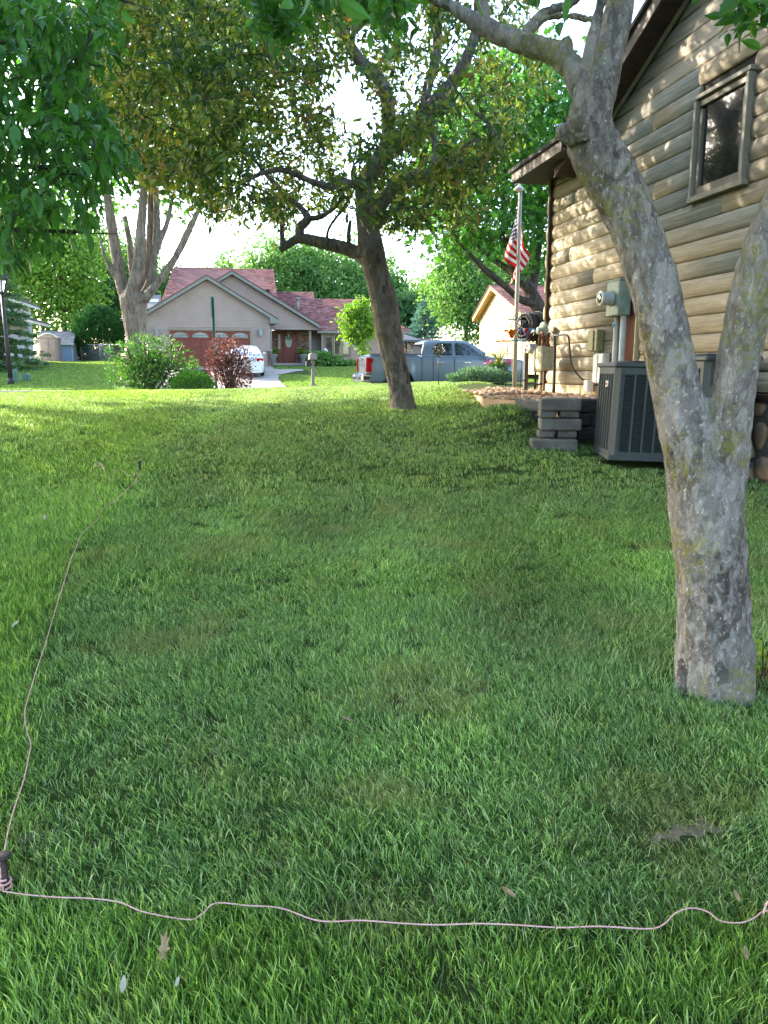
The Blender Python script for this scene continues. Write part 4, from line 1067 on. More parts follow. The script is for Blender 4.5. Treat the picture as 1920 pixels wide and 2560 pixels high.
for x in (-1.80, 1.86):
    for sd in (-1, 1):
        wheel(tr, (x, sd * .88, .40), .40, .27, sd)
        m = MB(); m.lathe([(.50, -.02), (.50, .02), (.42, .02), (.42, -.02)], (x, sd * .86, .42), 28, rotx(math.pi / 2)); m.build('wheel_well', 'dark_plastic', tr)
# ---- white sedan on the driveway
cpos = onq(658, 930, 40.0); cq = 41.4; cp_ = to_pq(cpos)[0] - .82
sedp = pq(cp_, cq); sed = thing('sedan', 'white sedan parked on the concrete driveway before the garage', 'car', (sedp[0], sedp[1], gz(sedp[0], sedp[1]) + .05), (math.radians(-4.0) * 0, 0, STREET + math.pi / 2 - .02), local=True)
sed.rotation_euler = (0, -math.atan(.075), STREET + math.pi / 2 - .02)
def sarch(x):
    z = .22
    for cx in (-1.36, 1.4):
        if abs(x - cx) < .36: z = max(z, .31 + math.sqrt(max(0, .36 ** 2 - (x - cx) ** 2)))
    return z
def shalf(x):
    zb = sarch(x); zt = float(np.interp(x, [-2.32, -2.2, -1.5, 1.1, 2.1, 2.32], [.80, 1.0, 1.02, .96, .76, .6])); wd = float(np.interp(x, [-2.34, -2.1, 1.8, 2.34], [.78, .89, .89, .72]))
    out = [(0, zb), (wd - .05, zb)]
    for t in np.linspace(0, 1, 7): z = zb + (zt - zb) * t; out.append((wd - .04 * (1 - t) - .05 * t ** 3 + .02 * math.sin(t * 3), z))
    out.append((0, zt + .03)); return out
m = MB(); body_loft(m, np.concatenate([np.linspace(-2.34, -1.8, 7), np.linspace(-1.75, -1.0, 13), np.linspace(-.9, 1.0, 8), np.linspace(1.03, 1.77, 13), np.linspace(1.85, 2.34, 6)]), shalf); m.build('body', 'car_white', sed)
def ghalf(x):
    zt = float(np.interp(x, [-1.75, -1.3, -.8, -.3, .3, .8, 1.25], [1.03, 1.25, 1.39, 1.43, 1.42, 1.28, .98])); out = [(0, .95), (.82, .95)]
    for t in np.linspace(.1, 1, 5): z = .95 + (zt - .95) * t; out.append((.82 - .36 * (z - .95) - (.1 if t > .98 else 0), z))
    out.append((0, zt + .015)); return out
m = MB(); body_loft(m, np.linspace(-1.75, 1.25, 19), ghalf); m.build('roof', 'car_white', sed)
def gp(pts, sd): return [(x, sd * (.82 - .36 * (z - .95) + .005), z) for x, z in pts]
for sd in (-1, 1):
    for pts in ([(-1.3, 1.03), (-.35, 1.03), (-.35, 1.35), (-.72, 1.33), (-1.12, 1.18)], [(-.28, 1.03), (.85, 1.03), (.55, 1.24), (.22, 1.35), (-.28, 1.36)]):
        m = MB(); m.prism(gp(pts, sd), (0, .01 * sd, 0)); m.build('window', 'car_glass', sed)
    m = MB(); m.box((-2.22, sd * .66, .84), (.22, .34, .16), rotz(sd * -.35), .03); m.build('tail_light', 'tail_red', sed)
    m = MB(); m.box((.8, sd * .97, 1.0), (.14, .16, .11), None, .03); m.build('mirror', 'car_white', sed)
    for x in (-.62, .35): m = MB(); m.box((x, sd * .895, .86), (.18, .02, .03)); m.build('door_handle', 'chrome', sed)
    for x in (-1.36, 1.4): wheel(sed, (x, sd * .80, .31), .31, .2, sd)
m = MB(); m.prism([(-1.72 + (z - 1.05) * 2.0 - .03, y, z) for y, z in ((-.66, 1.07), (.66, 1.07), (.55, 1.33), (-.55, 1.33))], (-.008, 0, .012)); m.build('rear_window', 'car_glass', sed)
m = MB(); m.box((-2.3, 0, .42), (.16, 1.5, .22), None, .05); m.build('bumper', 'car_white', sed)
m = MB(); m.box((-2.37, 0, .72), (.02, .34, .13)); m.build('licence_plate', 'badge_white', sed)
m = MB(); m.box((0, 0, .3), (4.0, 1.4, .2)); m.build('chassis', 'dark_plastic', sed)
# ================================================================== HOUSES ACROSS THE STREET
def cpz(poly):                                              # list of 3d -> keep
    return poly
def lap_siding(polypz, q, mat, parent, expo=.135, name='siding', frame=None, holes=()):
    """lap boards clipped to polygon in (p,z) on plane q (facing the street)"""
    fr = frame or (lambda p, z, o: pq(p, q - o, z))
    zs = [z for _, z in polypz]; m = MB(); z = min(zs)
    while z < max(zs) - .01:
        z1 = z + expo
        pol = clip(clip(list(polypz), 0, z, 0, -1), 0, z1, 0, 1)
        pieces = [pol]
        for (a, b, c, d) in holes:
            if z1 > c + .02 and z < d - .02:
                nw = []
                for pc_ in pieces:
                    if len(pc_) < 3: continue
                    nw.append(clip(pc_, a, 0, 1, 0)); nw.append(clip(pc_, b, 0, -1, 0))
                pieces = nw
        for pc_ in pieces:
            if len(pc_) < 3: continue
            front = [fr(p, zz, .004 + .042 * (z1 - zz) / expo) for p, zz in pc_]; back = [fr(p, zz, -.01) for p, zz in pc_]
            n = len(pc_); m.add(front + back, [tuple(range(n))] + [(i, (i + 1) % n, n + (i + 1) % n, n + i)[::-1] for i in range(n)])
        z = z1
    return m.build(name, mat, parent, kind='stuff')
def shingles(A, B, C, D, mat, parent, expo=.16, tab=.32, lift=.012, skip=None):
    """A,B eave left/right, C,D ridge right/left"""
    A, B, C, D = map(lambda x: np.array(x, float), (A, B, C, D)); n = np.cross(B - A, D - A); n /= np.linalg.norm(n)
    if n[2] < 0: n = -n
    rows = max(2, int(np.linalg.norm(D - A) / expo)); m = MB()
    m.prism([A, B, C, D], -n * .06)
    m.build('roof_deck', mat, parent)
    V = []; F = []
    for r in range(rows):
        t0, t1 = r / rows, min(1, (r + 1.12) / rows)
        L0, R0 = A + (D - A) * t0, B + (C - B) * t0; L1, R1 = A + (D - A) * t1, B + (C - B) * t1
        k = max(2, int(np.linalg.norm(R0 - L0) / tab)); off = random.random()
        edges = [0] + [(i + off + random.uniform(-.15, .15)) / (k + 1) for i in range(k + 1)] + [1]
        for i in range(len(edges) - 1):
            a, b = edges[i], edges[i + 1] - .002
            if b <= a: continue
            h0 = lift + random.uniform(0, .012); bI = len(V)
            V += [L0 + (R0 - L0) * a + n * h0, L0 + (R0 - L0) * b + n * h0, L1 + (R1 - L1) * b + n * .002, L1 + (R1 - L1) * a + n * .002, L0 + (R0 - L0) * a, L0 + (R0 - L0) * b]
            F += [(bI, bI + 1, bI + 2, bI + 3), (bI + 4, bI + 5, bI + 1, bI)]
    mm = MB(); mm.add(V, F); return mm.build('shingles', mat, parent, kind='stuff')
def rect(p_a, p_b, z_a, z_b, q, dq, mat, name, parent, bev=0.0):
    m = MB(); m.box(pq((p_a + p_b) / 2, q - dq / 2, (z_a + z_b) / 2), (abs(p_b - p_a), abs(dq), z_b - z_a), RS, bev); return m.build(name, mat, parent)
def PZ(u, v, q):
    P = onq(u, v, q); return to_pq(P)[0], P[2]
# ---- tan house
QG = 47.0
nb = thing('tan_house', 'taupe sided house with reddish shingle roofs and a two car garage across the street', 'house', pq(-4, 49, 1.75))
pl, _ = PZ(368, 850, QG); prr, _ = PZ(676, 850, QG); apx = PZ(517, 700, QG); zb = 1.66
_, ze = PZ(676, 812, QG)
slope = .60
zL = apx[1] - slope * (apx[0] - pl); zR = apx[1] - slope * (prr - apx[0])
gd0, gzt = PZ(424, 826, QG); gd1, _ = PZ(624, 826, QG); 
lap_siding([(pl, zb), (prr, zb), (prr, zR), apx, (pl, zL)], QG, 'siding_tan', nb, holes=[(gd0 - .08, gd1 + .08, zb - 1, gzt + .1)])
m = MB(); m.prism([pq(p, QG + .012, z) for p, z in ((pl, zb - .4), (prr, zb - .4), (prr, zR - .02), (apx[0], apx[1] - .02), (pl, zL - .02))], E2 * 7); m.build('wall', 'siding_tan', nb)
def gable_trim(ap, pL, pR, sl, q, back, ov=.45, name='fascia', mat='fascia_grey', fh=.2, proj=.35):
    for sg, pe in ((-1, pL - ov), (1, pR + ov)):
        ze_ = ap[1] - sl * abs(pe - ap[0]); m = MB()
        m.prism([pq(ap[0], q - proj, ap[1] + .02), pq(pe, q - proj, ze_ + .02), pq(pe, q - proj, ze_ + .02 + fh), pq(ap[0], q - proj, ap[1] + .02 + fh)], E2 * .03); m.build(name, mat, nb)
        m = MB(); m.prism([pq(ap[0], q - proj + .035, ap[1] + .03), pq(pe, q - proj + .035, ze_ + .03), pq(pe, q, ze_ + .03), pq(ap[0], q, ap[1] + .03)], (0, 0, .015)); m.build('soffit', mat, nb)
        a, b = (pq(pe - .04 * -sg, q - proj - .03, ze_ + fh + .02), pq(ap[0], q - proj - .03, ap[1] + fh + .03)); c, d = b + E2 * back, a + E2 * back
        m = MB(); m.prism([a, b, c, d], (0, 0, .04)); m.build('roof', 'shingle_red', nb)
gable_trim(apx, pl, prr, slope, QG, 9)
# boxed eave return at the garage corner
pe = prr + .45; zpe = apx[1] - slope * (pe - apx[0])
m = MB(); m.prism([pq(prr, QG - .36, zpe - .02), pq(pe + .02, QG - .36, zpe - .02), pq(pe + .02, QG - .36, zpe + .16), pq(prr, QG - .36, zR + .1)], E2 * .5); m.build('eave_return', 'fascia_grey', nb)
m = MB(); m.box(pq(prr + .25, QG + 3.6, zpe + .06), (.1, 7.4, .1), RS); m.build('gutter', 'fascia_grey', nb)
m = MB(); m.tube(smooth_path([pq(prr + .33, QG - .25, zpe), pq(prr + .2, QG - .1, zpe - .16), pq(prr + .06, QG + .05, zpe - .3), pq(prr + .05, QG + .05, zb + .1)], 16), .045, 8); m.build('downspout', 'fascia_grey', nb)
# garage door
rect(gd0 - .09, gd0, zb - .1, gzt + .1, QG - .0, .07, 'trim_taupe', 'door_casing', nb); rect(gd1, gd1 + .09, zb - .1, gzt + .1, QG - .0, .07, 'trim_taupe', 'door_casing', nb)
rect(gd0, gd1, gzt, gzt + .1, QG - .0, .07, 'trim_taupe', 'door_casing', nb)
gdoor = rect(gd0, gd1, zb - .15, gzt, QG + .0, .012, 'garage_red', 'garage_door', nb)
nw, nh = 4, 4; cw = (gd1 - gd0) / nw; chh = (gzt - zb) / nh
for r in range(nh):
    for c_ in range(nw):
        a = gd0 + cw * c_; z = zb + chh * r
        if r < 3:
            for h_ in range(2): rect(a + .06 + h_ * cw / 2, a + cw / 2 - .05 + h_ * cw / 2, z + .06, z + chh - .05, QG - .014, .02, 'garage_red', 'panel', gdoor, .008)
        else:
            rect(a + .03, a + cw - .03, z + .02, z + chh - .02, QG - .014, .014, 'garage_red', 'panel', gdoor, .006)
            m = MB(); pts = [pq(a + .12, QG - .03, z + .12)] + [pq(a + .12 + (cw - .24) * t, QG - .03, z + .26 + .16 * math.sin(math.pi * t)) for t in np.linspace(0, 1, 12)] + [pq(a + cw - .12, QG - .03, z + .12)]
            m.prism(pts, -E2 * .012); pn = m.build('pane', 'frosted_glass', gdoor)
            m = MB(); m.tube(pts + [pts[0]], .018, 5); m.build('pane_frame', 'trim_taupe', pn)
            m = MB()
            for k in range(5):
                t = (k + .5) / 5; c0 = pq(a + .12 + (cw - .24) * t, QG - .046, z + .2)
                m.tube([c0 + np.array([.07 * math.cos(x) * E1[0], .07 * math.cos(x) * E1[1], .07 * math.sin(x)]) for x in np.linspace(.4, 5.6, 12)], .010, 4)
            m.build('scrollwork', 'dark_plastic', pn)
def wall_lantern(u, v, q, label):
    p, z = PZ(u, v, q); c = pq(p, q - .22, z); g = thing('wall_lantern', label, 'lantern', c)
    m = MB(); m.lathe([(.05, -.22), (.09, -.18), (.13, .10), (.16, .12), (.05, .24), (.015, .3)], c, 6, None, False); m.build('cage', 'galv', g)
    m = MB(); m.lathe([(.075, -.15), (.115, .095)], c + [0, 0, 0], 6, rotz(.3), False); m.build('glass', 'lamp_glass', g)
    m = MB(); m.tube([c + [0, 0, .2], c + E2 * .1 + [0, 0, .26], c + E2 * .2 + [0, 0, .1]], .018, 6); m.box(c + E2 * .19, (.12, .03, .3), RS); m.build('bracket', 'galv', g)
wall_lantern(392, 832, QG, 'silver lantern on the wall left of the red garage door')
wall_lantern(651, 832, QG, 'silver lantern on the wall right of the red garage door')
# brick plinth by the garage corner
def brickwork(p_a, p_b, z_a, z_b, q, parent):
    m = MB(); r = 0; z = z_a
    while z < z_b - .02:
        h = .075; p = p_a - (.11 if r % 2 else 0)
        while p < p_b:
            a, b = max(p, p_a), min(p + .22, p_b)
            if b - a > .03: m.box(pq((a + b) / 2, q - random.uniform(.018, .034), z + h / 2), (b - a - .014, .05, h - .014), RS)
            p += .22
        z += h; r += 1
    o = m.build('bricks', 'brick', parent, kind='stuff')
    rect(p_a, p_b, z_a, z_b, q + .02, .03, 'mortar', 'brick_backing', parent)
brickwork(PZ(668, 880, QG)[0], prr + .0, zb - .1, zb + .95, QG - .03, nb); rect(PZ(666, 880, QG)[0], prr + .04, zb + .95, zb + 1.03, QG, .14, 'concrete', 'ledge', nb)
brickwork(pl, gd0 - .1, zb - .1, zb + .95, QG - .03, nb)
# porch gable
QP = 49.2
ap2 = PZ(580, 688, QP); tip2 = PZ(798, 822, QP); sl2 = (ap2[1] - tip2[1]) / (tip2[0] - ap2[0]); zpb = tip2[1] - .06
pL2 = PZ(440, 800, QP)[0]
lap_siding([(pL2, zpb), (tip2[0] - .25, zpb), (tip2[0] - .02, tip2[1]), ap2, (pL2, ap2[1] - sl2 * (ap2[0] - pL2))], QP, 'siding_tan', nb)
m = MB(); m.prism([pq(p, QP + .012, z) for p, z in ((pL2, zpb + .02), (tip2[0] - .1, zpb + .02), (ap2[0], ap2[1] - .03), (pL2, ap2[1] - sl2 * (ap2[0] - pL2) - .03))], E2 * .1); m.build('gable_wall', 'siding_tan', nb)
gable_trim(ap2, pL2, tip2[0] - .45, sl2, QP, 6, .45)
rect(prr - .2, tip2[0] - .1, zpb - .02, zpb + .0, QP + .6, .9, 'fascia_grey', 'porch_ceiling', nb)
QB = 50.6
zpf = 1.95
d0, dzt = PZ(691, 826, QB); d1, _ = PZ(739, 826, QB); b1, _ = PZ(777, 826, QB)
m = MB(); m.box(pq((prr + b1) / 2 + .4, QB - .75, zpf - .16), (b1 - prr + 1.0, 1.7, .26), RS, .01); m.build('porch_step', 'concrete', nb)
brickwork(prr - .1, d0, zpf, zpb, QB, nb); brickwork(d1, b1, zpf, zpb, QB, nb)
fd = rect(d0, d1, zpf, zpb, QB + .02, .06, 'door_red', 'front_door', nb)
dl, _ = PZ(703, 826, QB)
rect(dl + .08, d1 - .10, zpf + .05, zpb - .12, QB - .04, .04, 'door_red', 'leaf', fd, .01)
rect(d0 + .10, dl - .08, zpf + .85, zpb - .25, QB - .04, .02, 'frosted_glass', 'sidelight', fd); rect(d0 + .08, dl - .06, zpf + .1, zpf + .72, QB - .04, .03, 'door_red', 'panel', fd, .012)
dc = (dl + .08 + d1 - .10) / 2
m = MB(); pts = [pq(dc + .24 * math.cos(a), QB - .082, zpf + 1.38 + .44 * math.sin(a)) for a in np.linspace(0, 2 * math.pi, 26)[:-1]]; m.prism(pts, -E2 * .014); og = m.build('oval_glass', 'frosted_glass', fd)
m = MB(); m.tube(pts + [pts[0]], .025, 6); m.build('oval_trim', 'door_red', og)
for sg in (-1, 1): rect(dc + (.06 if sg > 0 else -.36), dc + (.36 if sg > 0 else -.06), zpf + .16, zpf + .72, QB - .08, .016, 'door_red', 'panel', fd, .006)
m = MB(); m.tube([pq(dl + .17, QB - .13, zpf + .85), pq(dl + .17, QB - .13, zpf + 1.25)], .02, 6); m.build('handle', 'brass', fd)
wc = pq(dc, QB - .13, zpf + 1.72); g = thing('door_wreath', 'black and white wreath hung on the red front door', 'wreath', wc)
a_ = rng.uniform(0, 2 * math.pi, 240); r_ = .19 + rng.normal(size=240) * .045; wp = wc + np.stack([r_ * np.cos(a_) * E1[0], r_ * np.cos(a_) * E1[1] + rng.normal(size=240) * .02 - .03, r_ * np.sin(a_)], 1)
foliage('wreath_leaves', 'leaf_cedar', g, LEAF4, wp, rng.normal(size=(240, 3)), rng.uniform(.05, .1, 240)); foliage('wreath_bows', 'statue_white', g, LEAF4, wp[:70] - E2 * .03, rng.normal(size=(70, 3)), rng.uniform(.05, .1, 70), None, 1.6)
cu = bpy.data.curves.new('house_number', 'FONT'); cu.body = '19131'; cu.size = .30; cu.extrude = .015; cu.align_x = 'CENTER'
tmp = bpy.data.objects.new('house_number', cu); COL.objects.link(tmp); dg = bpy.context.evaluated_depsgraph_get()
me = bpy.data.meshes.new_from_object(tmp.evaluated_get(dg)); bpy.data.objects.remove(tmp)
me.materials.clear(); nob = link('house_number', me, 'number_orange', nb)
nP = pq((d1 + b1) / 2 + .02, QB - .075, PZ(758, 848, QB)[1]) - ORG[nb.name]; nob.location = tuple(nP); nob.rotation_euler = (math.pi / 2, 0, STREET)
ps, _ = PZ(775, 826, QP); rect(ps - .07, ps + .07, zpf - .1, zpb, QP + .12, .14, 'fascia_grey', 'porch_post', nb)
# right wing
QR = 50.2; wl, _ = PZ(803, 830, QR); wr = wl + 5.4; zre = PZ(820, 829, QR)[1]
wins = []
for (u0, v0, u1, v1) in ((813.5, 842, 831, 886), (834.8, 833.5, 852.5, 887), (855.5, 842, 872.5, 886)):
    a, z1_ = PZ(u0, v0, QR); b, z0_ = PZ(u1, v1, QR); wins.append((a, b, z0_, z1_))
lap_siding([(wl, 1.7), (wr, 1.7), (wr, zre), (wl, zre)], QR, 'siding_tan', nb, holes=[(wins[0][0] - .12, wins[2][1] + .12, wins[1][2] - .12, wins[1][3] + .12)])
m = MB(); m.box(pq((wl + wr) / 2, QR + 2.52, 2.6), (wr - wl, 5, 3.2), RS); m.build('wall', 'siding_tan', nb)
rect(wins[0][0] - .14, wins[2][1] + .14, wins[1][2] - .14, wins[1][3] + .14, QR + .01, .03, 'trim_taupe', 'window_surround', nb)
for i, (a, b, z0_, z1_) in enumerate(wins):
    m = MB()
    for (x, z, wx, hz) in ((a, (z0_ + z1_) / 2, .07, z1_ - z0_ + .07), (b, (z0_ + z1_) / 2, .07, z1_ - z0_ + .07), ((a + b) / 2, z0_, b - a - .07, .07), ((a + b) / 2, z1_, b - a - .07, .07)):
        m.box(pq(x, QR - .05, z), (wx, .07, hz), RS)
    wo_ = m.build('window', 'trim_cream' if i == 1 else 'trim_taupe', nb)
    rect(a + .035, b - .035, z0_ + .035, z1_ - .035, QR - .03, .012, 'house_glass', 'pane', wo_)
m = MB(); m.box(pq((b1 + wl) / 2 + .1, QR + .75, 2.6), (wl - b1 + .3, .1, 3.0), RS); m.build('recessed_wall', 'siding_grey', nb)
lap_siding([(b1, 1.9), (wl, 1.9), (wl, zpb), (b1, zpb)], QR + .68, 'siding_grey', nb)
def onz(u, v, q): return onq(u, v, q)
shingles(onz(690, 826, 49.9), onz(800, 826, 49.9), onz(784, 730, 57), onz(688, 729.5, 57), 'shingle_red', nb)
shingles(pq(wl - .3, QR - .45, zre + .05), pq(wr + .4, QR - .45, zre + .05), onz(903, 748, 56), onz(780, 747, 56), 'shingle_red', nb)
rect(wl - .3, wr + .4, zre - .12, zre + .04, QR - .42, .05, 'fascia_grey', 'fascia', nb)
shingles(onz(398, 765, 51), onz(696, 760, 51), onz(684.5, 673.5, 58), onz(435, 667, 58), 'shingle_red', nb)
a = onz(684.5, 673.5, 58); b = onz(696, 760, 51)
m = MB(); m.prism([a - [0, 0, .08], b - [0, 0, .08], b - [0, 0, 1.8], np.array([a[0], a[1], b[2] - 1.8])], -E1 * .1); m.build('gable_wall', 'siding_tan', nb)
m = MB(); P = onz(745, 765, 53.5); m.tube([P - [0, 0, .6], P + [0, 0, .45]], .09, 10); m.lathe([(.15, .4), (.15, .52), (.1, .54)], P, 12); m.build('roof_vent', 'fascia_grey', nb)
for u in (655, 668): P = onz(u, 728, 53.2); m = MB(); m.box(P + [0, 0, .05], (.3, .25, .14), RS, .03); m.build('roof_vent', 'dark_plastic', nb)
m = MB(); A_, B_, C_, D_ = onz(362, 772, 53), onz(402, 772, 53), onz(402, 737, 58), onz(362, 737, 58); m.prism([A_, B_, C_, D_], (0, 0, -.1)); lowr = m.build('rear_roof', 'shingle_grey', nb)
P = onz(383, 755, 55.3); m = MB(); m.box(P + [0, 0, .06], (.75, .5, .1), RS @ rotx(.5), .02); m.build('skylight', 'white_paint', lowr)
rect(to_pq(A_)[0], to_pq(B_)[0], A_[2] - .5, A_[2] - .1, 53.1, .1, 'fascia_grey', 'rear_fascia', nb)
# porch planters, flowering shrubs, dog statue
for u, lab in ((757, 'potted plant beside the red front door under the house number'), (684, 'small potted plant beside the garage downspout')):
    p, z = PZ(u, 900, QB - .6); c = pq(p, QB - .55, zpf - .03); g = thing('potted_plant', lab, 'potted plant', c)
    m = MB(); m.lathe([(.14, 0), (.17, .03), (.16, .3), (.3, .5), (.31, .56), (.26, .56)], c, 16); m.build('pot', 'galv', g)
    pp = sphere_pts(160) * [.34, .3, .24] + c + [0, 0, .72]; foliage('leaves', 'leaf_yellowgreen', g, LEAF4, pp, rng.normal(size=(160, 3)) + [0, 0, .8], rng.uniform(.12, .2, 160))
for u, v0, v1, wpx, lab in ((800, 908, 885, 66, 'white flowering shrub beside the front steps'), (838, 916, 901, 44, 'low green shrub under the arched window'), (878, 914, 906, 30, 'small clump of hostas right of the window')):
    P = onq(u, v0 + 6, 47.6); hgt = px((v0 - v1) * 1.25, 48); gzv = gz(P[0], P[1])
    g = shrub('porch_shrub', lab, 'bush', (P[0], P[1], gzv), (px(wpx, 48) / 2, .7, hgt * .62), 1300, 'leaf_far', .17, BLOB, 4, shell=.5, group=None)
P = onq(812, 906, 48.6); c = np.array([P[0] + 0, P[1], gz(P[0], P[1])]); g = thing('dog_statue', 'small white dog statue under the windows of the tan house', 'statue', c)
m = MB(); m.loft([[c + [rx * math.cos(a) + xo, rx * .8 * math.sin(a), z] for a in np.linspace(0, 2 * math.pi, 13)[:-1]] for z, rx, xo in ((0, .22, 0), (.2, .24, 0), (.45, .19, .02), (.65, .13, .04), (.75, .12, .05), (.85, .15, .06), (.98, .13, .05), (1.06, .06, .04))], close=True); m.build('body', 'statue_white', g)
m = MB(); m.lathe([(.06, 0), (.045, .16), (.03, .18)], c + [.1, -.1, .86], 10, rotx(1.4)); m.build('muzzle', 'black_metal', g)
# ---- yellow house (right), gable end towards us
yh = thing('yellow_house', 'pale yellow sided house with reddish roof seen left of the log house', 'house', (7, 44, 1.7))
bk = np.array([.1219 * 50, 50, 0]); frn = np.array([.200 * 38, 38, 0]); dirw = frn - bk; Lw = np.linalg.norm(dirw); dirw /= Lw; nrm = np.array([dirw[1], -dirw[0], 0]); nrm = nrm if nrm[0] < 0 else -nrm
def yw(t, o, z): P = bk + dirw * t + nrm * o; return np.array([P[0], P[1], z])
zbk = at(1198, 796, 50)[2]; pk = at(1235, 724, 46.2); tpk = (pk[:2] - bk[:2]) @ dirw[:2]; zpk = pk[2]; zfr = at(1330, 818, 38)[2]
ypoly = [(0, 1.3), (Lw, 1.3), (Lw, zfr), (tpk, zpk), (0, zbk)]
lap_siding(ypoly, 0, 'siding_yellow', yh, .14, frame=lambda t, z, o: yw(t, o, z), holes=[(Lw * .62, Lw * .74, 1.0, 3.4)])
inw = -nrm
m = MB(); m.prism([yw(t, -.012, z) for t, z in ypoly], inw * 9); m.build('wall', 'siding_yellow', yh)
m = MB(); m.box(yw(Lw * .68, -.02, 2.3), (.06, Lw * .12, 2.0), np.stack([nrm, dirw, [0, 0, 1.0]], 1)); m.build('door', 'white_paint', yh)
for (ta, za, tb, zb2) in ((-.5, zbk - .19, tpk, zpk), (tpk, zpk, Lw + .6, zfr - .2)):
    m = MB(); m.prism([yw(ta, .4, za + .0), yw(tb, .4, zb2 + .0), yw(tb, .4, zb2 + .24), yw(ta, .4, za + .24)], inw * .04); m.build('fascia', 'trim_yellow', yh)
    m = MB(); m.prism([yw(ta, .36, za + .02), yw(tb, .36, zb2 + .02), yw(tb, 0, zb2 + .02), yw(ta, 0, za + .02)], (0, 0, .03)); m.build('soffit', 'trim_yellow', yh)
    A_, B_ = yw(ta, .45, za + .25), yw(tb, .45, zb2 + .25)
    if tb > tpk: shingles(yw(Lw + .6, .45, zfr - .2 + .25), yw(Lw + .6, -9, zfr + .05), yw(tpk, -9, zpk + .25), yw(tpk, .45, zpk + .25), 'shingle_red', yh, .2, .4)
    else: m = MB(); m.prism([A_, B_, B_ + inw * 9, A_ + inw * 9], (0, 0, .05)); m.build('roof', 'shingle_red', yh)
# ---- white house far left
wh = thing('white_house', 'white two storey house with grey roof behind the spruce at the left edge', 'house', (-23, 48, 1.8))
fe = at(100, 775, 52); pw = to_pq(fe)[0] - .5; qf = to_pq(fe)[1]; ze1 = fe[2]
fr_w = lambda q, z, o: pq(pw + o, q, z)
lap_siding([(qf - 14, 1.4), (qf - .5, 1.4), (qf - .5, ze1), (qf - 14, ze1)], 0, 'siding_white', wh, .16, frame=fr_w)
m = MB(); m.box(pq(pw - 4.02, qf - 7.25, 3.4), (8, 13.5, ze1 - 1.4 + .4), RS); m.build('wall', 'siding_white', wh)
m = MB(); m.prism([pq(pw + .5, qf - 14.5, ze1), pq(pw + .5, qf, ze1), pq(pw + .5, qf, ze1 + .22), pq(pw + .5, qf - 14.5, ze1 + .22)], -E1 * .06); m.build('fascia', 'white_paint', wh)
shingles(pq(pw + .55, qf - 14.5, ze1 + .2), pq(pw + .55, qf, ze1 + .2), pq(pw - 4, qf - 1.5, ze1 + 2.2), pq(pw - 4, qf - 14.5, ze1 + 2.2), 'shingle_grey', wh, .2, .4)
fe2 = at(96, 816, 50); ze2 = fe2[2]
m = MB(); m.prism([pq(pw + 1.3, qf - 14, ze2), pq(pw + 1.3, qf - 1.2, ze2), pq(pw + 1.3, qf - 1.2, ze2 + .2), pq(pw + 1.3, qf - 14, ze2 + .2)], -E1 * .06); m.build('fascia', 'white_paint', wh)
shingles(pq(pw + 1.35, qf - 14, ze2 + .2), pq(pw + 1.35, qf - 1.2, ze2 + .2), pq(pw + .05, qf - 1.2, ze2 + .62), pq(pw + .05, qf - 14, ze2 + .62), 'shingle_grey', wh, .2, .4)
for qo in (2.4, 5.2, 8.2):
    for z0_ in (2.2, ze1 - 1.0):
        m = MB(); m.box(pq(pw + .04, qf - qo, z0_ + .35), (.06, .95, .85 if z0_ > 3 else 1.2), RS, .01); w_ = m.build('window', 'white_paint', wh)
        m = MB(); m.box(pq(pw + .078, qf - qo, z0_ + .35), (.012, .75, .65 if z0_ > 3 else 1.0), RS); m.build('pane', 'house_glass', w_)
# ---- sheds
QS = 58.0
sh = thing('garden_shed', 'pale blue garden shed with grey shingle roof and white trim', 'shed', onq(150, 920, QS))
a, zt_ = PZ(99, 856, QS); b, zb_ = PZ(183, 921, QS); zg = zb_
m = MB(); m.box(pq((a + b) / 2, QS + 1.4, (zt_ + zg) / 2), (b - a, 2.8, zt_ - zg), RS); m.build('wall', 'shed_blue', sh)
for i in range(1, 12): m = MB(); m.box(pq(a + (b - a) * i / 12, QS - .008, (zt_ + zg) / 2), (.03, .02, zt_ - zg - .05), RS); m.build('batten', 'shed_blue', sh)
zr_ = PZ(150, 829, QS + 1.4)[1]
m = MB(); m.prism([pq(b, QS, zt_), pq(b, QS + 2.8, zt_), pq(b, QS + 1.4, zr_ - .06)], -E1 * (b - a)); m.build('gable', 'shed_blue', sh)
for zz, hh in ((zg + .06, .1),): m = MB(); m.box(pq(b + .02, QS + 1.4, zz), (.04, 2.8, hh), RS); m.build('sill', 'white_paint', sh)
for qq in (QS + .05, QS + 2.75): m = MB(); m.box(pq(b + .015, qq, (zt_ + zg) / 2 + .05), (.05, .1, zt_ - zg - .2), RS); m.build('corner_board', 'white_paint', sh)
m = MB(); m.box(pq(b + .01, QS + 1.4, zg + 1.0), (.05, 1.5, 1.7), RS, .01); dr_ = m.build('door', 'shed_blue', sh)
for qq in (.66, 1.4, 2.14): m = MB(); m.box(pq(b + .045, QS + qq, zg + 1.0), (.02, .08, 1.7), RS); m.build('door_trim', 'white_paint', dr_)
shingles(pq(a - .2, QS - .2, zt_ - .03), pq(b + .15, QS - .2, zt_ - .03), pq(b + .15, QS + 1.4, zr_), pq(a - .2, QS + 1.4, zr_), 'shingle_grey', sh, .15, .3)
m = MB(); m.prism([pq(a - .2, QS + 3.0, zt_ - .03), pq(b + .15, QS + 3.0, zt_ - .03), pq(b + .15, QS + 1.4, zr_), pq(a - .2, QS + 1.4, zr_)], (0, 0, .04)); m.build('roof', 'shingle_grey', sh)
m = MB(); m.box(pq((a + b) / 2, QS - .2, zt_ - .1), (b - a + .35, .04, .13), RS); m.build('fascia', 'white_paint', sh)
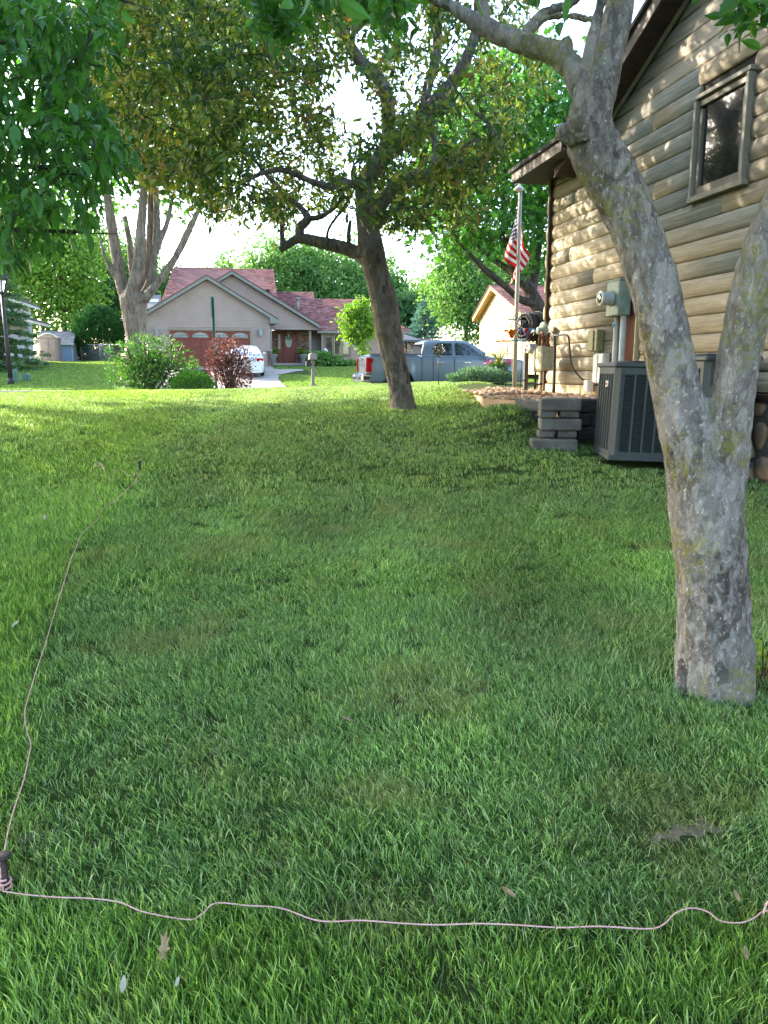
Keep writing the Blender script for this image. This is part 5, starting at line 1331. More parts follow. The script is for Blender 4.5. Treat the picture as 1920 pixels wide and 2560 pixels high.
QT = 56.6; a, zt_ = PZ(97, 846, QT); b, zb_ = PZ(150, 923, QT)
ts = thing('resin_shed', 'taupe plastic storage shed with double doors and arched top beside the blue shed', 'shed', pq((a + b) / 2, QT, zb_))
m = MB(); m.box(pq((a + b) / 2, QT + .5, (zt_ + zb_) / 2), (b - a, 1.0, zt_ - zb_), RS, .03); m.build('body', 'shed_tan', ts)
m = MB(); m.prism([pq(a - .06, QT - .05, zt_)] + [pq(a - .06 + (b - a + .12) * t, QT - .05, zt_ + .05 + .28 * math.sin(math.pi * t)) for t in np.linspace(0, 1, 12)] + [pq(b + .06, QT - .05, zt_)], E2 * 1.15); m.build('roof', 'shed_tan', ts)
m = MB(); m.tube([pq(a - .06 + (b - a + .12) * t, QT - .07, zt_ + .04 + .29 * math.sin(math.pi * t)) for t in np.linspace(0, 1, 14)], .05, 6); m.build('arch_trim', 'white_paint', ts)
for sg in (0, 1):
    p1, p2 = (a + .08, (a + b) / 2 - .02) if sg == 0 else ((a + b) / 2 + .02, b - .08)
    d_ = rect(p1, p2, zb_ + .06, zt_ - .02, QT, .03, 'shed_tan', 'door', ts, .01)
    for z1_, z2_ in ((.12, .42), (.5, .92)): rect(p1 + .08, p2 - .08, zb_ + (zt_ - zb_) * z1_, zb_ + (zt_ - zb_) * z2_, QT - .03, .02, 'shed_tan', 'panel', d_, .008)
m = MB(); m.box(pq((a + b) / 2 + .05, QT - .06, (zt_ + zb_) / 2 - .1), (.05, .05, .2), RS); m.build('latch', 'black_metal', ts)
# ---- chain link fence
cf = thing('chain_link_fence', 'galvanised chain link fence beside the blue shed', 'fence', onq(250, 922, 57))
fpts = [onq(206, 922, 59), onq(253, 922, 57.5), onq(278, 921, 56.0), onq(330, 918, 54.5)]
fpts = [np.array([P[0], P[1], gz(P[0], P[1])]) for P in fpts]
for i, P in enumerate(fpts): m = MB(); m.tube([P - [0, 0, .1], P + [0, 0, 1.22]], .035, 8); m.build('post', 'galv', cf)
for i in range(3):
    A_, B_ = fpts[i], fpts[i + 1]; m = MB(); m.tube([A_ + [0, 0, 1.18], B_ + [0, 0, 1.18]], .022, 6); m.build('top_rail', 'galv', cf)
    m = MB(); L = np.linalg.norm(B_ - A_); n = int(L / .11); dd = (B_ - A_) / L; hh = 1.12
    for k in range(-int(hh / .11), n):
        for sg in (1, -1):
            t0, t1 = k * .11, k * .11 + hh; z0_, z1_ = (.05, .05 + hh) if sg > 0 else (.05 + hh, .05)
            if t0 < 0: z0_ += sg * (-t0); t0 = 0
            if t1 > L: z1_ -= sg * (t1 - L); t1 = L
            if t1 > t0: m.tube([A_ + dd * t0 + [0, 0, z0_], A_ + dd * t1 + [0, 0, z1_]], .005, 3, caps=False)
    m.build('wire_mesh', 'galv', cf, kind='stuff')
# ---- wooden fence and gazebo beyond the street on the right
wf = thing('board_fence', 'weathered horizontal board fence beyond the sapling, behind the pickup', 'fence', onq(900, 905, 60))
pa, _ = PZ(872, 900, 60); pb, _ = PZ(1075, 900, 60)
for k in range(9): m = MB(); P = pq((pa + pb) / 2, 60, 0); z_ = gz(P[0], P[1]) + .12 + k * .19; m.box(pq((pa + pb) / 2, 60, z_ + .09), (pb - pa, .03, .175), RS); m.build('board', 'fence_wood', wf)
for k in range(5): P = pq(pa + (pb - pa) * k / 4, 60.05, 0); m = MB(); m.box((P[0], P[1], gz(P[0], P[1]) + .9), (.1, .1, 1.9), RS); m.build('post', 'fence_wood', wf)
gc = onq(1003, 850, 54); gg = gz(gc[0], gc[1]); gzb = thing('gazebo', 'small gazebo with grey hipped canopy behind the pickup bed', 'gazebo', (gc[0], gc[1], gg))
ze_ = at(1003, 850, 56)[2]; zt_ = at(1003, 832, 56)[2]; hw = 1.45
m = MB(); A = [pq(to_pq(gc)[0] + sx * hw, 54 + sy * hw + 1.5, ze_) for sx, sy in ((-1, -1), (1, -1), (1, 1), (-1, 1))]
m.loft([[x - [0, 0, .14] for x in A], A, [pq(to_pq(gc)[0] + sx * .3, 55.5 + sy * .3, zt_) for sx, sy in ((-1, -1), (1, -1), (1, 1), (-1, 1))]], smooth=False, close=True); m.build('canopy', 'gazebo_grey', gzb)
for sx, sy in ((-1, -1), (1, -1), (1, 1), (-1, 1)):
    P = pq(to_pq(gc)[0] + sx * (hw - .5), 55.5 + sy * (hw - .3), 0); m = MB(); m.box((P[0], P[1], (gg + ze_) / 2), (.14, .14, ze_ - gg), RS); m.build('post', 'gazebo_post', gzb)
    m = MB(); m.tube([(P[0], P[1], ze_ - .5), (P[0] - sx * .4, P[1], ze_ - .1)], .05, 5); m.build('brace', 'gazebo_post', gzb)
# ================================================================== STREET FURNITURE
lp = gpix(28, 962)
lamp = thing('street_lamp', 'bronze lantern street lamp on a leaning post at the left edge', 'street lamp', lp)
Yl = lp[1]; tpp = at(5, 735, Yl)
m = MB(); m.tube([lp - [0, 0, .1], lp + (tpp - lp) * .5, tpp], [.11, .085, .07], 12); m.build('post', 'lamp_bronze', lamp)
m = MB(); m.lathe([(.12, -.3), (.15, -.28), (.15, -.1), (.1, 0)], lp + [0, 0, .3], 12); m.build('base_sleeve', 'lamp_bronze', lamp)
hl = px(46, Yl); m = MB(); m.lathe([(.1, 0), (.13, .05), (.08, .1)], tpp, 12); m.lathe([(.24, hl * .72), (.30, hl * .72 + .03), (.27, hl * .98), (.1, hl * 1.08)], tpp, 8, None, False)
for k in range(4): a = k * math.pi / 2 + .6; m.tube([tpp + [.1 * math.cos(a), .1 * math.sin(a), .05], tpp + [.24 * math.cos(a), .24 * math.sin(a), hl * .74]], .018, 5)
m.build('head', 'lamp_bronze', lamp)
m = MB(); m.lathe([(.075, .08), (.2, hl * .72)], tpp, 8, rotz(.2), False); m.build('glass', 'lamp_glass', lamp)
for (u, v, wpx_, hpx, lab, mt) in ((35, 957, 12, 42, 'narrow pale green utility pedestal right behind the lamp post', 'utility_green'), (63, 953, 16, 24, 'squat dark green utility pedestal right of the lamp post', 'utility_green')):
    P = gpix(u, v); w_ = px(wpx_, P[1]); h_ = px(hpx * .8, P[1]); g = thing('utility_pedestal', lab, 'utility box', P)
    m = MB(); m.prism([P + np.array(c) for c in ((-w_ / 2, 0, -.1), (w_ / 2, 0, -.1), (w_ / 2, 0, h_ * .8), (w_ * .3, 0, h_), (-w_ * .3, 0, h_), (-w_ / 2, 0, h_ * .8))], (0, w_, 0)); m.build('housing', mt, g)
    m = MB(); m.box(P + [0, -.02, h_ * .45], (w_ * .7, .03, h_ * .6), None, .01); m.build('door', mt, g)
mb = onq(783, 968, 33.9); mb[2] = gz(mb[0], mb[1]); Ym = mb[1]
mbx = thing('mailbox', 'taupe mailbox with domed box and newspaper slot on a post by the driveway', 'mailbox', mb)
hz = px(968 - 893, Ym)
m = MB(); m.box(mb + [0, 0, .08], (.26, .26, .18), RS, .02); m.box(mb + [0, 0, hz / 2 - .05], (.13, .13, hz + .1), RS, .01); m.build('post', 'mailbox_taupe', mbx)
m = MB(); sec = [(-.15, 0), (.15, 0), (.15, .16)] + [(.15 * math.cos(a), .16 + .13 * math.sin(a)) for a in np.linspace(.3, 2.84, 8)] + [(-.15, .16)]
m.loft([[mb + E1 * a * 1.1 + E2 * d + [0, 0, hz - .08 + z] for a, z in sec] for d in (-.3, .28)], smooth=False, close=True); bx_ = m.build('box', 'mailbox_taupe', mbx)
m = MB(); m.loft([[mb + E1 * a * 1.0 + E2 * d + [0, 0, hz - .07 + z * .95] for a, z in sec] for d in (-.33, -.3)], smooth=False, close=True); m.build('lid', 'mailbox_taupe', bx_)
m = MB(); m.box(mb - E1 * .20 + [0, 0, hz - .26], (.2, .4, .2), RS, .02); m.build('newspaper_slot', 'black_metal', mbx)
sgp = onq(541, 975, 24.9); sgp[2] = gz(sgp[0], sgp[1]); ztop = at(541, 742, sgp[1])[2]; zs_ = at(541, 792, sgp[1])[2]
sg_ = thing('sign_post', 'green steel sign post with its sign seen edge-on, in front of the garage', 'sign', sgp)
m = MB()
for dx in (-.03, .03): m.box((sgp[0] + dx, sgp[1], (sgp[2] - .2 + ztop) / 2), (.012, .05, ztop - sgp[2] + .2))
m.box((sgp[0], sgp[1] + .022, (sgp[2] - .2 + ztop) / 2), (.06, .008, ztop - sgp[2] + .2)); m.build('post', 'utility_green', sg_)
m = MB(); m.box((sgp[0] - .045, sgp[1] + .02, (ztop + zs_) / 2), (.012, .6, ztop - zs_), rotz(.1), .004); m.build('sign_plate', 'utility_green', sg_)
Yt = 23.2; P = at(480, 950, Yt); zt_ = at(480, 923, Yt)[2]; zg = gz(P[0], P[1])
tf = thing('utility_transformer', 'green metal utility cabinet half hidden by the round shrub', 'utility cabinet', (P[0], P[1], zg))
m = MB(); m.box((P[0], P[1] + .3, (zg + zt_ - .06) / 2), (.86, .8, zt_ - .06 - zg), RS, .02); m.build('cabinet', 'utility_green', tf)
m = MB(); m.box((P[0], P[1] + .3, zt_ - .03), (.92, .86, .06), RS, .02); m.build('lid', 'utility_green', tf)
# bushes on the lawn's far edge
def ub(u, vt, vb, wpx_, Y, name, label, mat, n, size, **kw):
    P = at(u, vb, Y); zt = at(u, vt, Y)[2]; zg = gz(P[0], P[1]); r = px(wpx_, Y) / 2
    return shrub(name, label, 'bush', (P[0], P[1], zg), (r, r * .85, (zt - zg) / 1.85), n, mat, size, **kw)
ub(376, 842, 985, 196, 22.0, 'lilac_shrub', 'large loose green shrub with purplish tips in front of the maple', 'leaf_shrub', 4200, .12, stems=10, shell=.3, lump=.55, up=.2)
ub(482, 930, 985, 106, 21.3, 'boxwood', 'round bright green boxwood in front of the utility cabinet', 'leaf_boxwood', 3600, .07, stems=6, shell=.72, lump=.16)
ub(484, 902, 970, 44, 25.2, 'boxwood', 'small bright green shrub peeking above the utility cabinet', 'leaf_boxwood', 700, .09, stems=4, shell=.6, lump=.2)
ub(575, 850, 978, 128, 22.6, 'burgundy_shrub', 'open burgundy leaved shrub with bare stems beside the driveway', 'leaf_burgundy', 2300, .10, stems=14, shell=.45, lump=.6, up=.5)
# ================================================================== string, stakes, fallen leaves
def lawn_z(u, v, dz=0): P = gpix(u, v); return np.array([P[0], P[1], gz(P[0], P[1]) + dz])
sp1 = [(8, 2228), (60, 2236), (140, 2243), (225, 2246), (300, 2256), (360, 2280), (470, 2299), (505, 2285), (540, 2258), (620, 2264), (700, 2270), (780, 2298), (830, 2304), (900, 2301), (1000, 2308), (1090, 2312), (1200, 2309), (1300, 2313), (1400, 2319), (1500, 2316), (1620, 2322), (1660, 2310), (1690, 2282), (1730, 2270), (1770, 2280), (1800, 2302), (1850, 2307), (1885, 2295), (1905, 2280), (1930, 2276)]
sp2 = [(8, 2225), (2, 2170), (14, 2110), (30, 2040), (46, 1990), (62, 1940), (72, 1890), (77, 1860), (68, 1830), (62, 1790), (66, 1760), (90, 1680), (110, 1620), (128, 1560), (146, 1500), (165, 1440), (180, 1390), (190, 1370), (204, 1335), (232, 1310), (247, 1296), (248, 1285), (262, 1268), (290, 1250), (315, 1225), (335, 1205), (350, 1183), (336, 1188), (320, 1188), (308, 1178), (282, 1176)]
def hover(P, n): 
    return np.array([p + np.array([0, 0, .055 + .012 * math.sin(i * 1.7)]) for i, p in enumerate(P)])
def str_path(pts):
    A_ = np.array([lawn_z(u, v + 30 * 1.0 * (v > 1700) * .0) for u, v in pts]); 
    out = []
    for (u, v) in pts:
        # string rides on the blade tips: find the point whose raised position projects to the pixel
        d = ray(u, v); t = np.linspace(1, 14, 6000); Pn = _C[None] + d[None] * t[:, None]
        b = np.argmax(Pn[:, 2] < ground(Pn[:, 0], Pn[:, 1]) + .047 + .022 * sstep(3.5, 6, Pn[:, 1])); out.append(Pn[b])
    return smooth_path(out, len(out) * 6)
m = MB(); m.tube(str_path(sp1), .0019, 6); sA = m.build('string', 'string_pink'); props(sA, 'pale pink mason string crossing the lawn in the foreground', 'string')
m = MB(); m.tube(str_path(sp2), .0019, 6); sB = m.build('string', 'string_pink'); props(sB, 'pink string running up the left side of the lawn to the far stake', 'string')
m = MB(); m.tube(str_path([(262, 1178), (252, 1160), (238, 1158), (240, 1165), (256, 1162)]), .0028, 5); props(m.build('string', 'string_pink'), 'short loose curl of string lying left of the far stake', 'string')
nP = str_path([(10, 2215), (10, 2214), (10, 2213)])[0]
nl = thing('stake', 'rusty brown spike with a round flat head at the left edge, wrapped in string', 'stake', nP - [0, 0, .06])
g0 = np.array([nP[0], nP[1] + .01, nP[2] - .12])
m = MB(); m.tube([g0, g0 + [0, 0, .20]], .009, 10); m.build('shaft', 'nail_brown', nl)
m = MB(); m.lathe([(.015, 0), (.022, .003), (.022, .008), (.013, .011)], g0 + [0, 0, .198], 18); m.build('head', 'nail_brown', nl)
m = MB(); m.tube([g0 + [.0135 * math.cos(a), .0135 * math.sin(a), .10 + .0022 * a] for a in np.linspace(0, 18, 70)], .003, 5); m.build('wrapping', 'string_pink', nl)
fP = lawn_z(350, 1184); st2 = thing('stake', 'small black stake where the string turns, far left on the lawn', 'stake', fP)
m = MB(); m.tube([fP - [0, 0, .05], fP + [0, 0, .10]], .012, 8); m.build('shaft', 'black_metal', st2)
m = MB(); m.lathe([(.02, 0), (.026, .004), (.02, .01)], fP + [0, 0, .10], 12); m.build('head', 'black_metal', st2)
rP = str_path([(1918, 2285), (1918, 2284), (1918, 2283)])[0]
m = MB(); m.tube(smooth_path([rP + [-.01, 0, .0], rP + [-.004, 0, .03], rP + [.012, 0, .04], rP + [.02, 0, .0], rP + [.006, 0, -.03]], 20), .003, 5); props(m.build('string_knot', 'string_pink'), 'loop of pink string tied at the right edge of the lawn', 'string')
def fallen(u, v, L, kind_, mat, label, yaw_=0.0, tilt=.3):
    P = str_path([(u, v), (u, v + 1), (u, v + 2)])[0]
    if kind_ == 'oak': out = [(0, 0), (.07, .15), (.20, .22), (.12, .36), (.34, .52), (.13, .58), (.20, .92), (.06, .86), (.05, 1.3), (-.06, .9), (-.22, 1.0), (-.12, .6), (-.24, .44), (-.10, .34), (-.14, .16), (-.05, .14)]
    else: out = [(0, 0), (.16, .18), (.22, .5), (.14, .82), (0, 1.05), (-.14, .82), (-.22, .5), (-.16, .18)]
    Mx = rotz(yaw_) @ rotx(tilt); n = len(out); top = []; bot = []
    for x, y in out:
        z = .9 * abs(x) ** 1.3 + .45 * (y - .4) ** 2; top.append(P + Mx @ (np.array([x, y, z]) * L)); bot.append(P + Mx @ (np.array([x, y, z]) * L) - [0, 0, .0015])
    c = P + Mx @ (np.array([0, .5, 0]) * L); m = MB(); V = top + bot + [c, c - [0, 0, .0015]]
    F = [(i, (i + 1) % n, 2 * n) for i in range(n)] + [(n + (i + 1) % n, n + i, 2 * n + 1) for i in range(n)] + [(i, n + i, n + (i + 1) % n, (i + 1) % n) for i in range(n)]
    m.add(V, F, False); o = m.build('fallen_leaf', mat); props(o, label, 'leaf', 'fallen leaves on the lawn')
fallen(402, 2405, .058, 'oak', 'dry_leaf', 'curled tan lobed leaf below the string, lower left', -.15, .75)
fallen(306, 2482, .034, 'ovate', 'pale_leaf', 'pale grey oval leaf, lower left of the two at the bottom', .1, .7)
fallen(440, 2468, .022, 'ovate', 'pale_leaf', 'small pale oval leaf, right of the larger pale leaf at the bottom', -.2, .6)
fallen(112, 1300, .05, 'ovate', 'pale_leaf', 'whitish dried seed head left of the string, upper left lawn', .4, .6)
fallen(30, 1568, .045, 'ovate', 'pale_leaf', 'whitish dried leaf near the left edge, level with the tree base', -.5, .4)
fallen(885, 1806, .05, 'ovate', 'dry_leaf', 'straw coloured leaf in the middle of the lawn', 1.4, .3)
fallen(1290, 2245, .045, 'ovate', 'dry_leaf', 'curled tan leaf just above the string, right of centre', 1.2, .4)
fallen(1848, 2255, .03, 'ovate', 'dry_leaf', 'small pale leaf above the string near the right edge', .2, .6)
fallen(1868, 2400, .03, 'ovate', 'dry_leaf', 'small tan leaf below the string near the right edge', .0, .7)
# ================================================================== TREES
def limb_paths(limbs, dens=1.0):
    out = []
    for L in limbs:
        P = np.array([list(at(u, v, Y)) + [px(wd, Y) / 2] for u, v, Y, wd in L]); n = max(6, int(len(L) * 6 * dens)); S = smooth_path(P, n)
        S[:, 3] = np.maximum(S[:, 3], .003); out.append(S)
    return out
def make_trunk(name, paths, mat, parent, voxel, amp, fs=9.0, extra=None, rough=.5):
    m = MB()
    for S in paths: m.tube(S[:, :3], S[:, 3], 12)
    if extra: extra(m)
    me = m.mesh('tmp'); tmp = bpy.data.objects.new('tmp', me); COL.objects.link(tmp)
    md = tmp.modifiers.new('r', 'REMESH'); md.mode = 'VOXEL'; md.voxel_size = voxel; md.use_smooth_shade = True
    sm = tmp.modifiers.new('s', 'SMOOTH'); sm.iterations = 2; sm.factor = .5
    dg = bpy.context.evaluated_depsgraph_get(); me2 = bpy.data.meshes.new_from_object(tmp.evaluated_get(dg)); bpy.data.objects.remove(tmp)
    n = len(me2.vertices); co = np.zeros(n * 3); me2.vertices.foreach_get('co', co); co = co.reshape(-1, 3)
    no = np.zeros(n * 3); me2.vertices.foreach_get('normal', no); no = no.reshape(-1, 3)
    d = np.zeros(n)
    for i in range(n):
        c = co[i]; v = Vector((c[0] * fs, c[1] * fs, c[2] * fs * .4)); a = mnoise.noise(v * .35)
        b1 = mnoise.noise(v * 1.3 + Vector((9, 3, 1))); b2 = mnoise.noise(v * 2.9 + Vector((2, 7, 5)))
        d[i] = a * 1.1 + min(.22, abs(b1)) * 2.2 + min(.2, abs(b2)) * 1.5 - .6 + rough * mnoise.noise(v * 5.5)
    co = co + no * (d * amp)[:, None]
    me2.vertices.foreach_set('co', (co - ORG[parent.name]).ravel()); me2.update()
    me2.polygons.foreach_set('use_smooth', [True] * len(me2.polygons))
    me2.materials.clear(); return link(name, me2, mat, parent)
def grow(paths, targets, r_tip=.003, r_base=.012, rmax=.05, curve=.25, droop=0.0):
    """join every target to the nearest point of the growing tree; returns twig paths"""
    nodes = np.vstack([S[:, :3] for S in paths if S[-1, 3] < rmax * 3] or [paths[0][:, :3]])
    thick = np.concatenate([S[:, 3] for S in paths if S[-1, 3] < rmax * 3] or [paths[0][:, 3]])
    nodes = nodes[thick < rmax * 2.2]; T = np.array(targets)
    d0 = np.array([np.min(((nodes - t) ** 2).sum(1)) for t in T]); T = T[np.argsort(d0)]
    buf = np.zeros((len(nodes) + len(T) * 4, 3)); buf[:len(nodes)] = nodes; cnt = len(nodes); tw = []
    for t in T:
        dd = ((buf[:cnt] - t) ** 2).sum(1); i = int(np.argmin(dd)); a = buf[i]; L = math.sqrt(dd[i])
        mid = a * .5 + t * .5 + rng.normal(size=3) * curve * L * .4 + np.array([0, 0, .12 * L - droop * L])
        P = np.array([a, a * .62 + mid * .38, mid, mid * .4 + t * .6, t]); tw.append(P)
        buf[cnt:cnt + 4] = P[1:]; cnt += 4
    return tw
def twig_mesh(tw, r0, r1, parent, mat, name='twigs', n=4):
    m = MB()
    for P in tw:
        L = np.linalg.norm(P[-1] - P[0]); rb = min(r0, r1 + L * .012); m.tube(P, np.linspace(rb, r1, len(P)), n, caps=False)
    return m.build(name, mat, parent, kind='stuff')
def twig_leaves(tw, k, size, droop=.3, spread=.06, along=.35):
    n = len(tw) * k; T = np.array(tw); i = np.repeat(np.arange(len(tw)), k); t = rng.uniform(along, 1.0, n)
    seg = np.minimum((t * 4).astype(int), 3); f = t * 4 - seg; P = T[i, seg] * (1 - f)[:, None] + T[i, seg + 1] * f[:, None]
    d = T[i, 4] - T[i, 2]; d /= np.linalg.norm(d, axis=1)[:, None] + 1e-6
    dr = d * .7 + rng.normal(size=(n, 3)) * .75 + [0, 0, -droop]; P = P + rng.normal(size=(n, 3)) * spread
    return P, dr, rng.uniform(.65, 1.25, n) * size
def mask_targets(n, ub_, vb_, Yb, ok, maxtry=60):
    out = []
    while sum(map(len, out)) < n and maxtry:
        maxtry -= 1; u = rng.uniform(*ub_, 4000); v = rng.uniform(*vb_, 4000); Yv = rng.uniform(*Yb, 4000); k = ok(u, v, Yv)
        P = np.array([at(a, b, c) for a, b, c in zip(u[k], v[k], Yv[k])]); out.append(P)
    return np.vstack(out)[:n]
# ---- near crab apple, right
nY = 3.16
base_n = at(1780, 1716, nY); nt_ = thing('crab_apple_tree', 'big forked grey barked tree in the right foreground', 'tree', (base_n[0], base_n[1], gz(base_n[0], base_n[1])))
near_limbs = [
    [(1784, 1800, nY, 250), (1783, 1715, nY, 214), (1781, 1650, nY, 208), (1780, 1540, nY, 198), (1776, 1420, nY, 196), (1768, 1320, nY, 198), (1755, 1230, nY, 190), (1735, 1150, nY, 168), (1712, 1070, nY, 150), (1688, 960, nY + .02, 138), (1664, 850, nY + .04, 134), (1634, 720, nY + .06, 132), (1602, 620, nY + .08, 134), (1565, 520, nY + .1, 136), (1518, 430, nY + .12, 140), (1478, 350, nY + .14, 134), (1478, 280, nY + .15, 112), (1500, 220, nY + .16, 92), (1518, 140, nY + .18, 80), (1538, 60, nY + .2, 76), (1550, -10, nY + .22, 72), (1575, -180, nY + .3, 60), (1610, -400, nY + .4, 45), (1600, -650, nY + .6, 26)],
    [(1790, 1300, nY - .02, 130), (1806, 1200, nY - .03, 140), (1818, 1100, nY - .04, 138), (1832, 990, nY - .06, 132), (1850, 880, nY - .08, 128), (1872, 780, nY - .1, 128), (1900, 670, nY - .12, 126), (1930, 580, nY - .14, 128), (1968, 490, nY - .16, 110), (2010, 380, nY - .16, 96), (2060, 250, nY - .1, 80), (2120, 60, nY, 60), (2190, -200, nY + .2, 36)],
    [(1452, 340, nY + .06, 66), (1448, 270, nY - .02, 46), (1460, 200, nY - .03, 42), (1476, 120, nY - .02, 38), (1492, 50, nY, 34), (1504, -20, nY, 32), (1500, -200, nY, 24)],
    [(1490, 300, nY + .15, 60), (1455, 215, nY + .16, 66), (1432, 170, nY + .2, 60), (1400, 140, nY + .22, 58), (1369, 124, nY + .26, 54), (1320, 112, nY + .3, 52), (1260, 90, nY + .36, 48), (1194, 57, nY + .42, 46), (1138, 22, nY + .48, 38), (1090, -4, nY + .52, 32), (1010, -40, nY + .6, 26), (880, -110, nY + .75, 18), (700, -160, nY + .9, 10)],
    [(1410, 140, nY + .2, 44), (1416, 108, nY + .2, 34), (1412, 94, nY + .2, 26)],
    [(1440, 350, nY + .08, 50), (1412, 330, nY + .06, 40), (1404, 312, nY + .06, 30)],
    [(1212, 66, nY + .4, 34), (1211, 30, nY + .42, 28), (1212, -10, nY + .45, 26), (1220, -120, nY + .5, 18)],
    [(1300, 105, nY + .32, 30), (1330, 66, nY + .34, 28), (1368, 32, nY + .36, 26), (1420, 12, nY + .36, 20), (1470, -20, nY + .34, 14)],
    [(1480, 50, nY + .12, 16), (1440, 42, nY + .2, 15), (1390, 40, nY + .3, 13), (1350, 52, nY + .33, 12)],
]
near_limbs = [[(u, v, Yv, wd * (.93 if v > 1200 else .87)) for u, v, Yv, wd in L] for L in near_limbs]
np_ = limb_paths(near_limbs, 1.0)
def root_flare(m):
    bz_ = gz(base_n[0], base_n[1])
    for a, r in ((.4, .20), (1.9, .20), (3.3, .215), (4.3, .20), (5.4, .215)):
        d = np.array([math.cos(a), math.sin(a), 0]); b0 = np.array([base_n[0], base_n[1], bz_])
        m.tube(smooth_path([b0 + d * .06 + [0, 0, .34], b0 + d * .12 + [0, 0, .13], b0 + d * r * .62 + [0, 0, .0], b0 + d * r * .8 + [0, 0, -.1]], 12), [.06] * 4 + [.05] * (len(smooth_path([b0, b0, b0, b0], 12)) - 4), 10)
make_trunk('trunk', np_, 'bark_near', nt_, .0085, .0100, 9.0, rough=.5, extra=root_flare)
def ok_n(u, v, Yv):
    a = (v < -70) | ((u > 640) & (u < 1010) & (v < 40 + 60 * np.sin(u * .02)) & (Yv > 3.6)) | ((u > 1850) & (v < 40) & (Yv < 3.8)) | ((u > 1010) & (u < 1380) & (v < 5))
    return a
T = np.vstack([mask_targets(520, (300, 2500), (-1700, -60), (1.8, 5.6), ok_n), mask_targets(46, (640, 1010), (-60, 90), (3.6, 4.6), ok_n), mask_targets(7, (1850, 1920), (-40, 30), (3.0, 3.5), ok_n)])
tw = grow(np_, T, rmax=.035); twig_mesh(tw, .014, .0025, nt_, 'bark_dark')
P_, D_, S_ = twig_leaves(tw, 22, .075, .35, .05); foliage('crown', 'leaf_near', nt_, LEAF8, P_, D_, S_, .3)
# suckers at the base
sc_b = lawn_z(1893, 1708); sk = thing('sucker_shoot', 'bright green leafy shoot growing at the foot of the near tree', 'plant', sc_b)
leafmesh = np_mesh('leaf', LEAF8[0] * [1.9, 1, 1], [LEAF8[1]], True)
for k in range(5):
    e = sc_b + [rng.uniform(-.01, .09), rng.uniform(-.06, .03), rng.uniform(.09, .19)]; m = MB(); m.tube(smooth_path([sc_b + [.05 * k / 5, 0, -.02], (sc_b + e) / 2 + [.01, 0, .01], e], 8), .0028, 5); m.build('stem', 'leaf_burgundy', sk)
    for j in range(4):
        f = .45 + .18 * j; p_ = sc_b + (e - sc_b) * min(1, f); o = link('leaf', leafmesh, 'leaf_sucker', sk, p_ - ORG[sk.name]); s_ = rng.uniform(.048, .068)
        o.scale = (s_,) * 3; o.rotation_euler = (rng.uniform(-.5, .4), rng.uniform(-.5, .5), rng.uniform(0, 6.28))
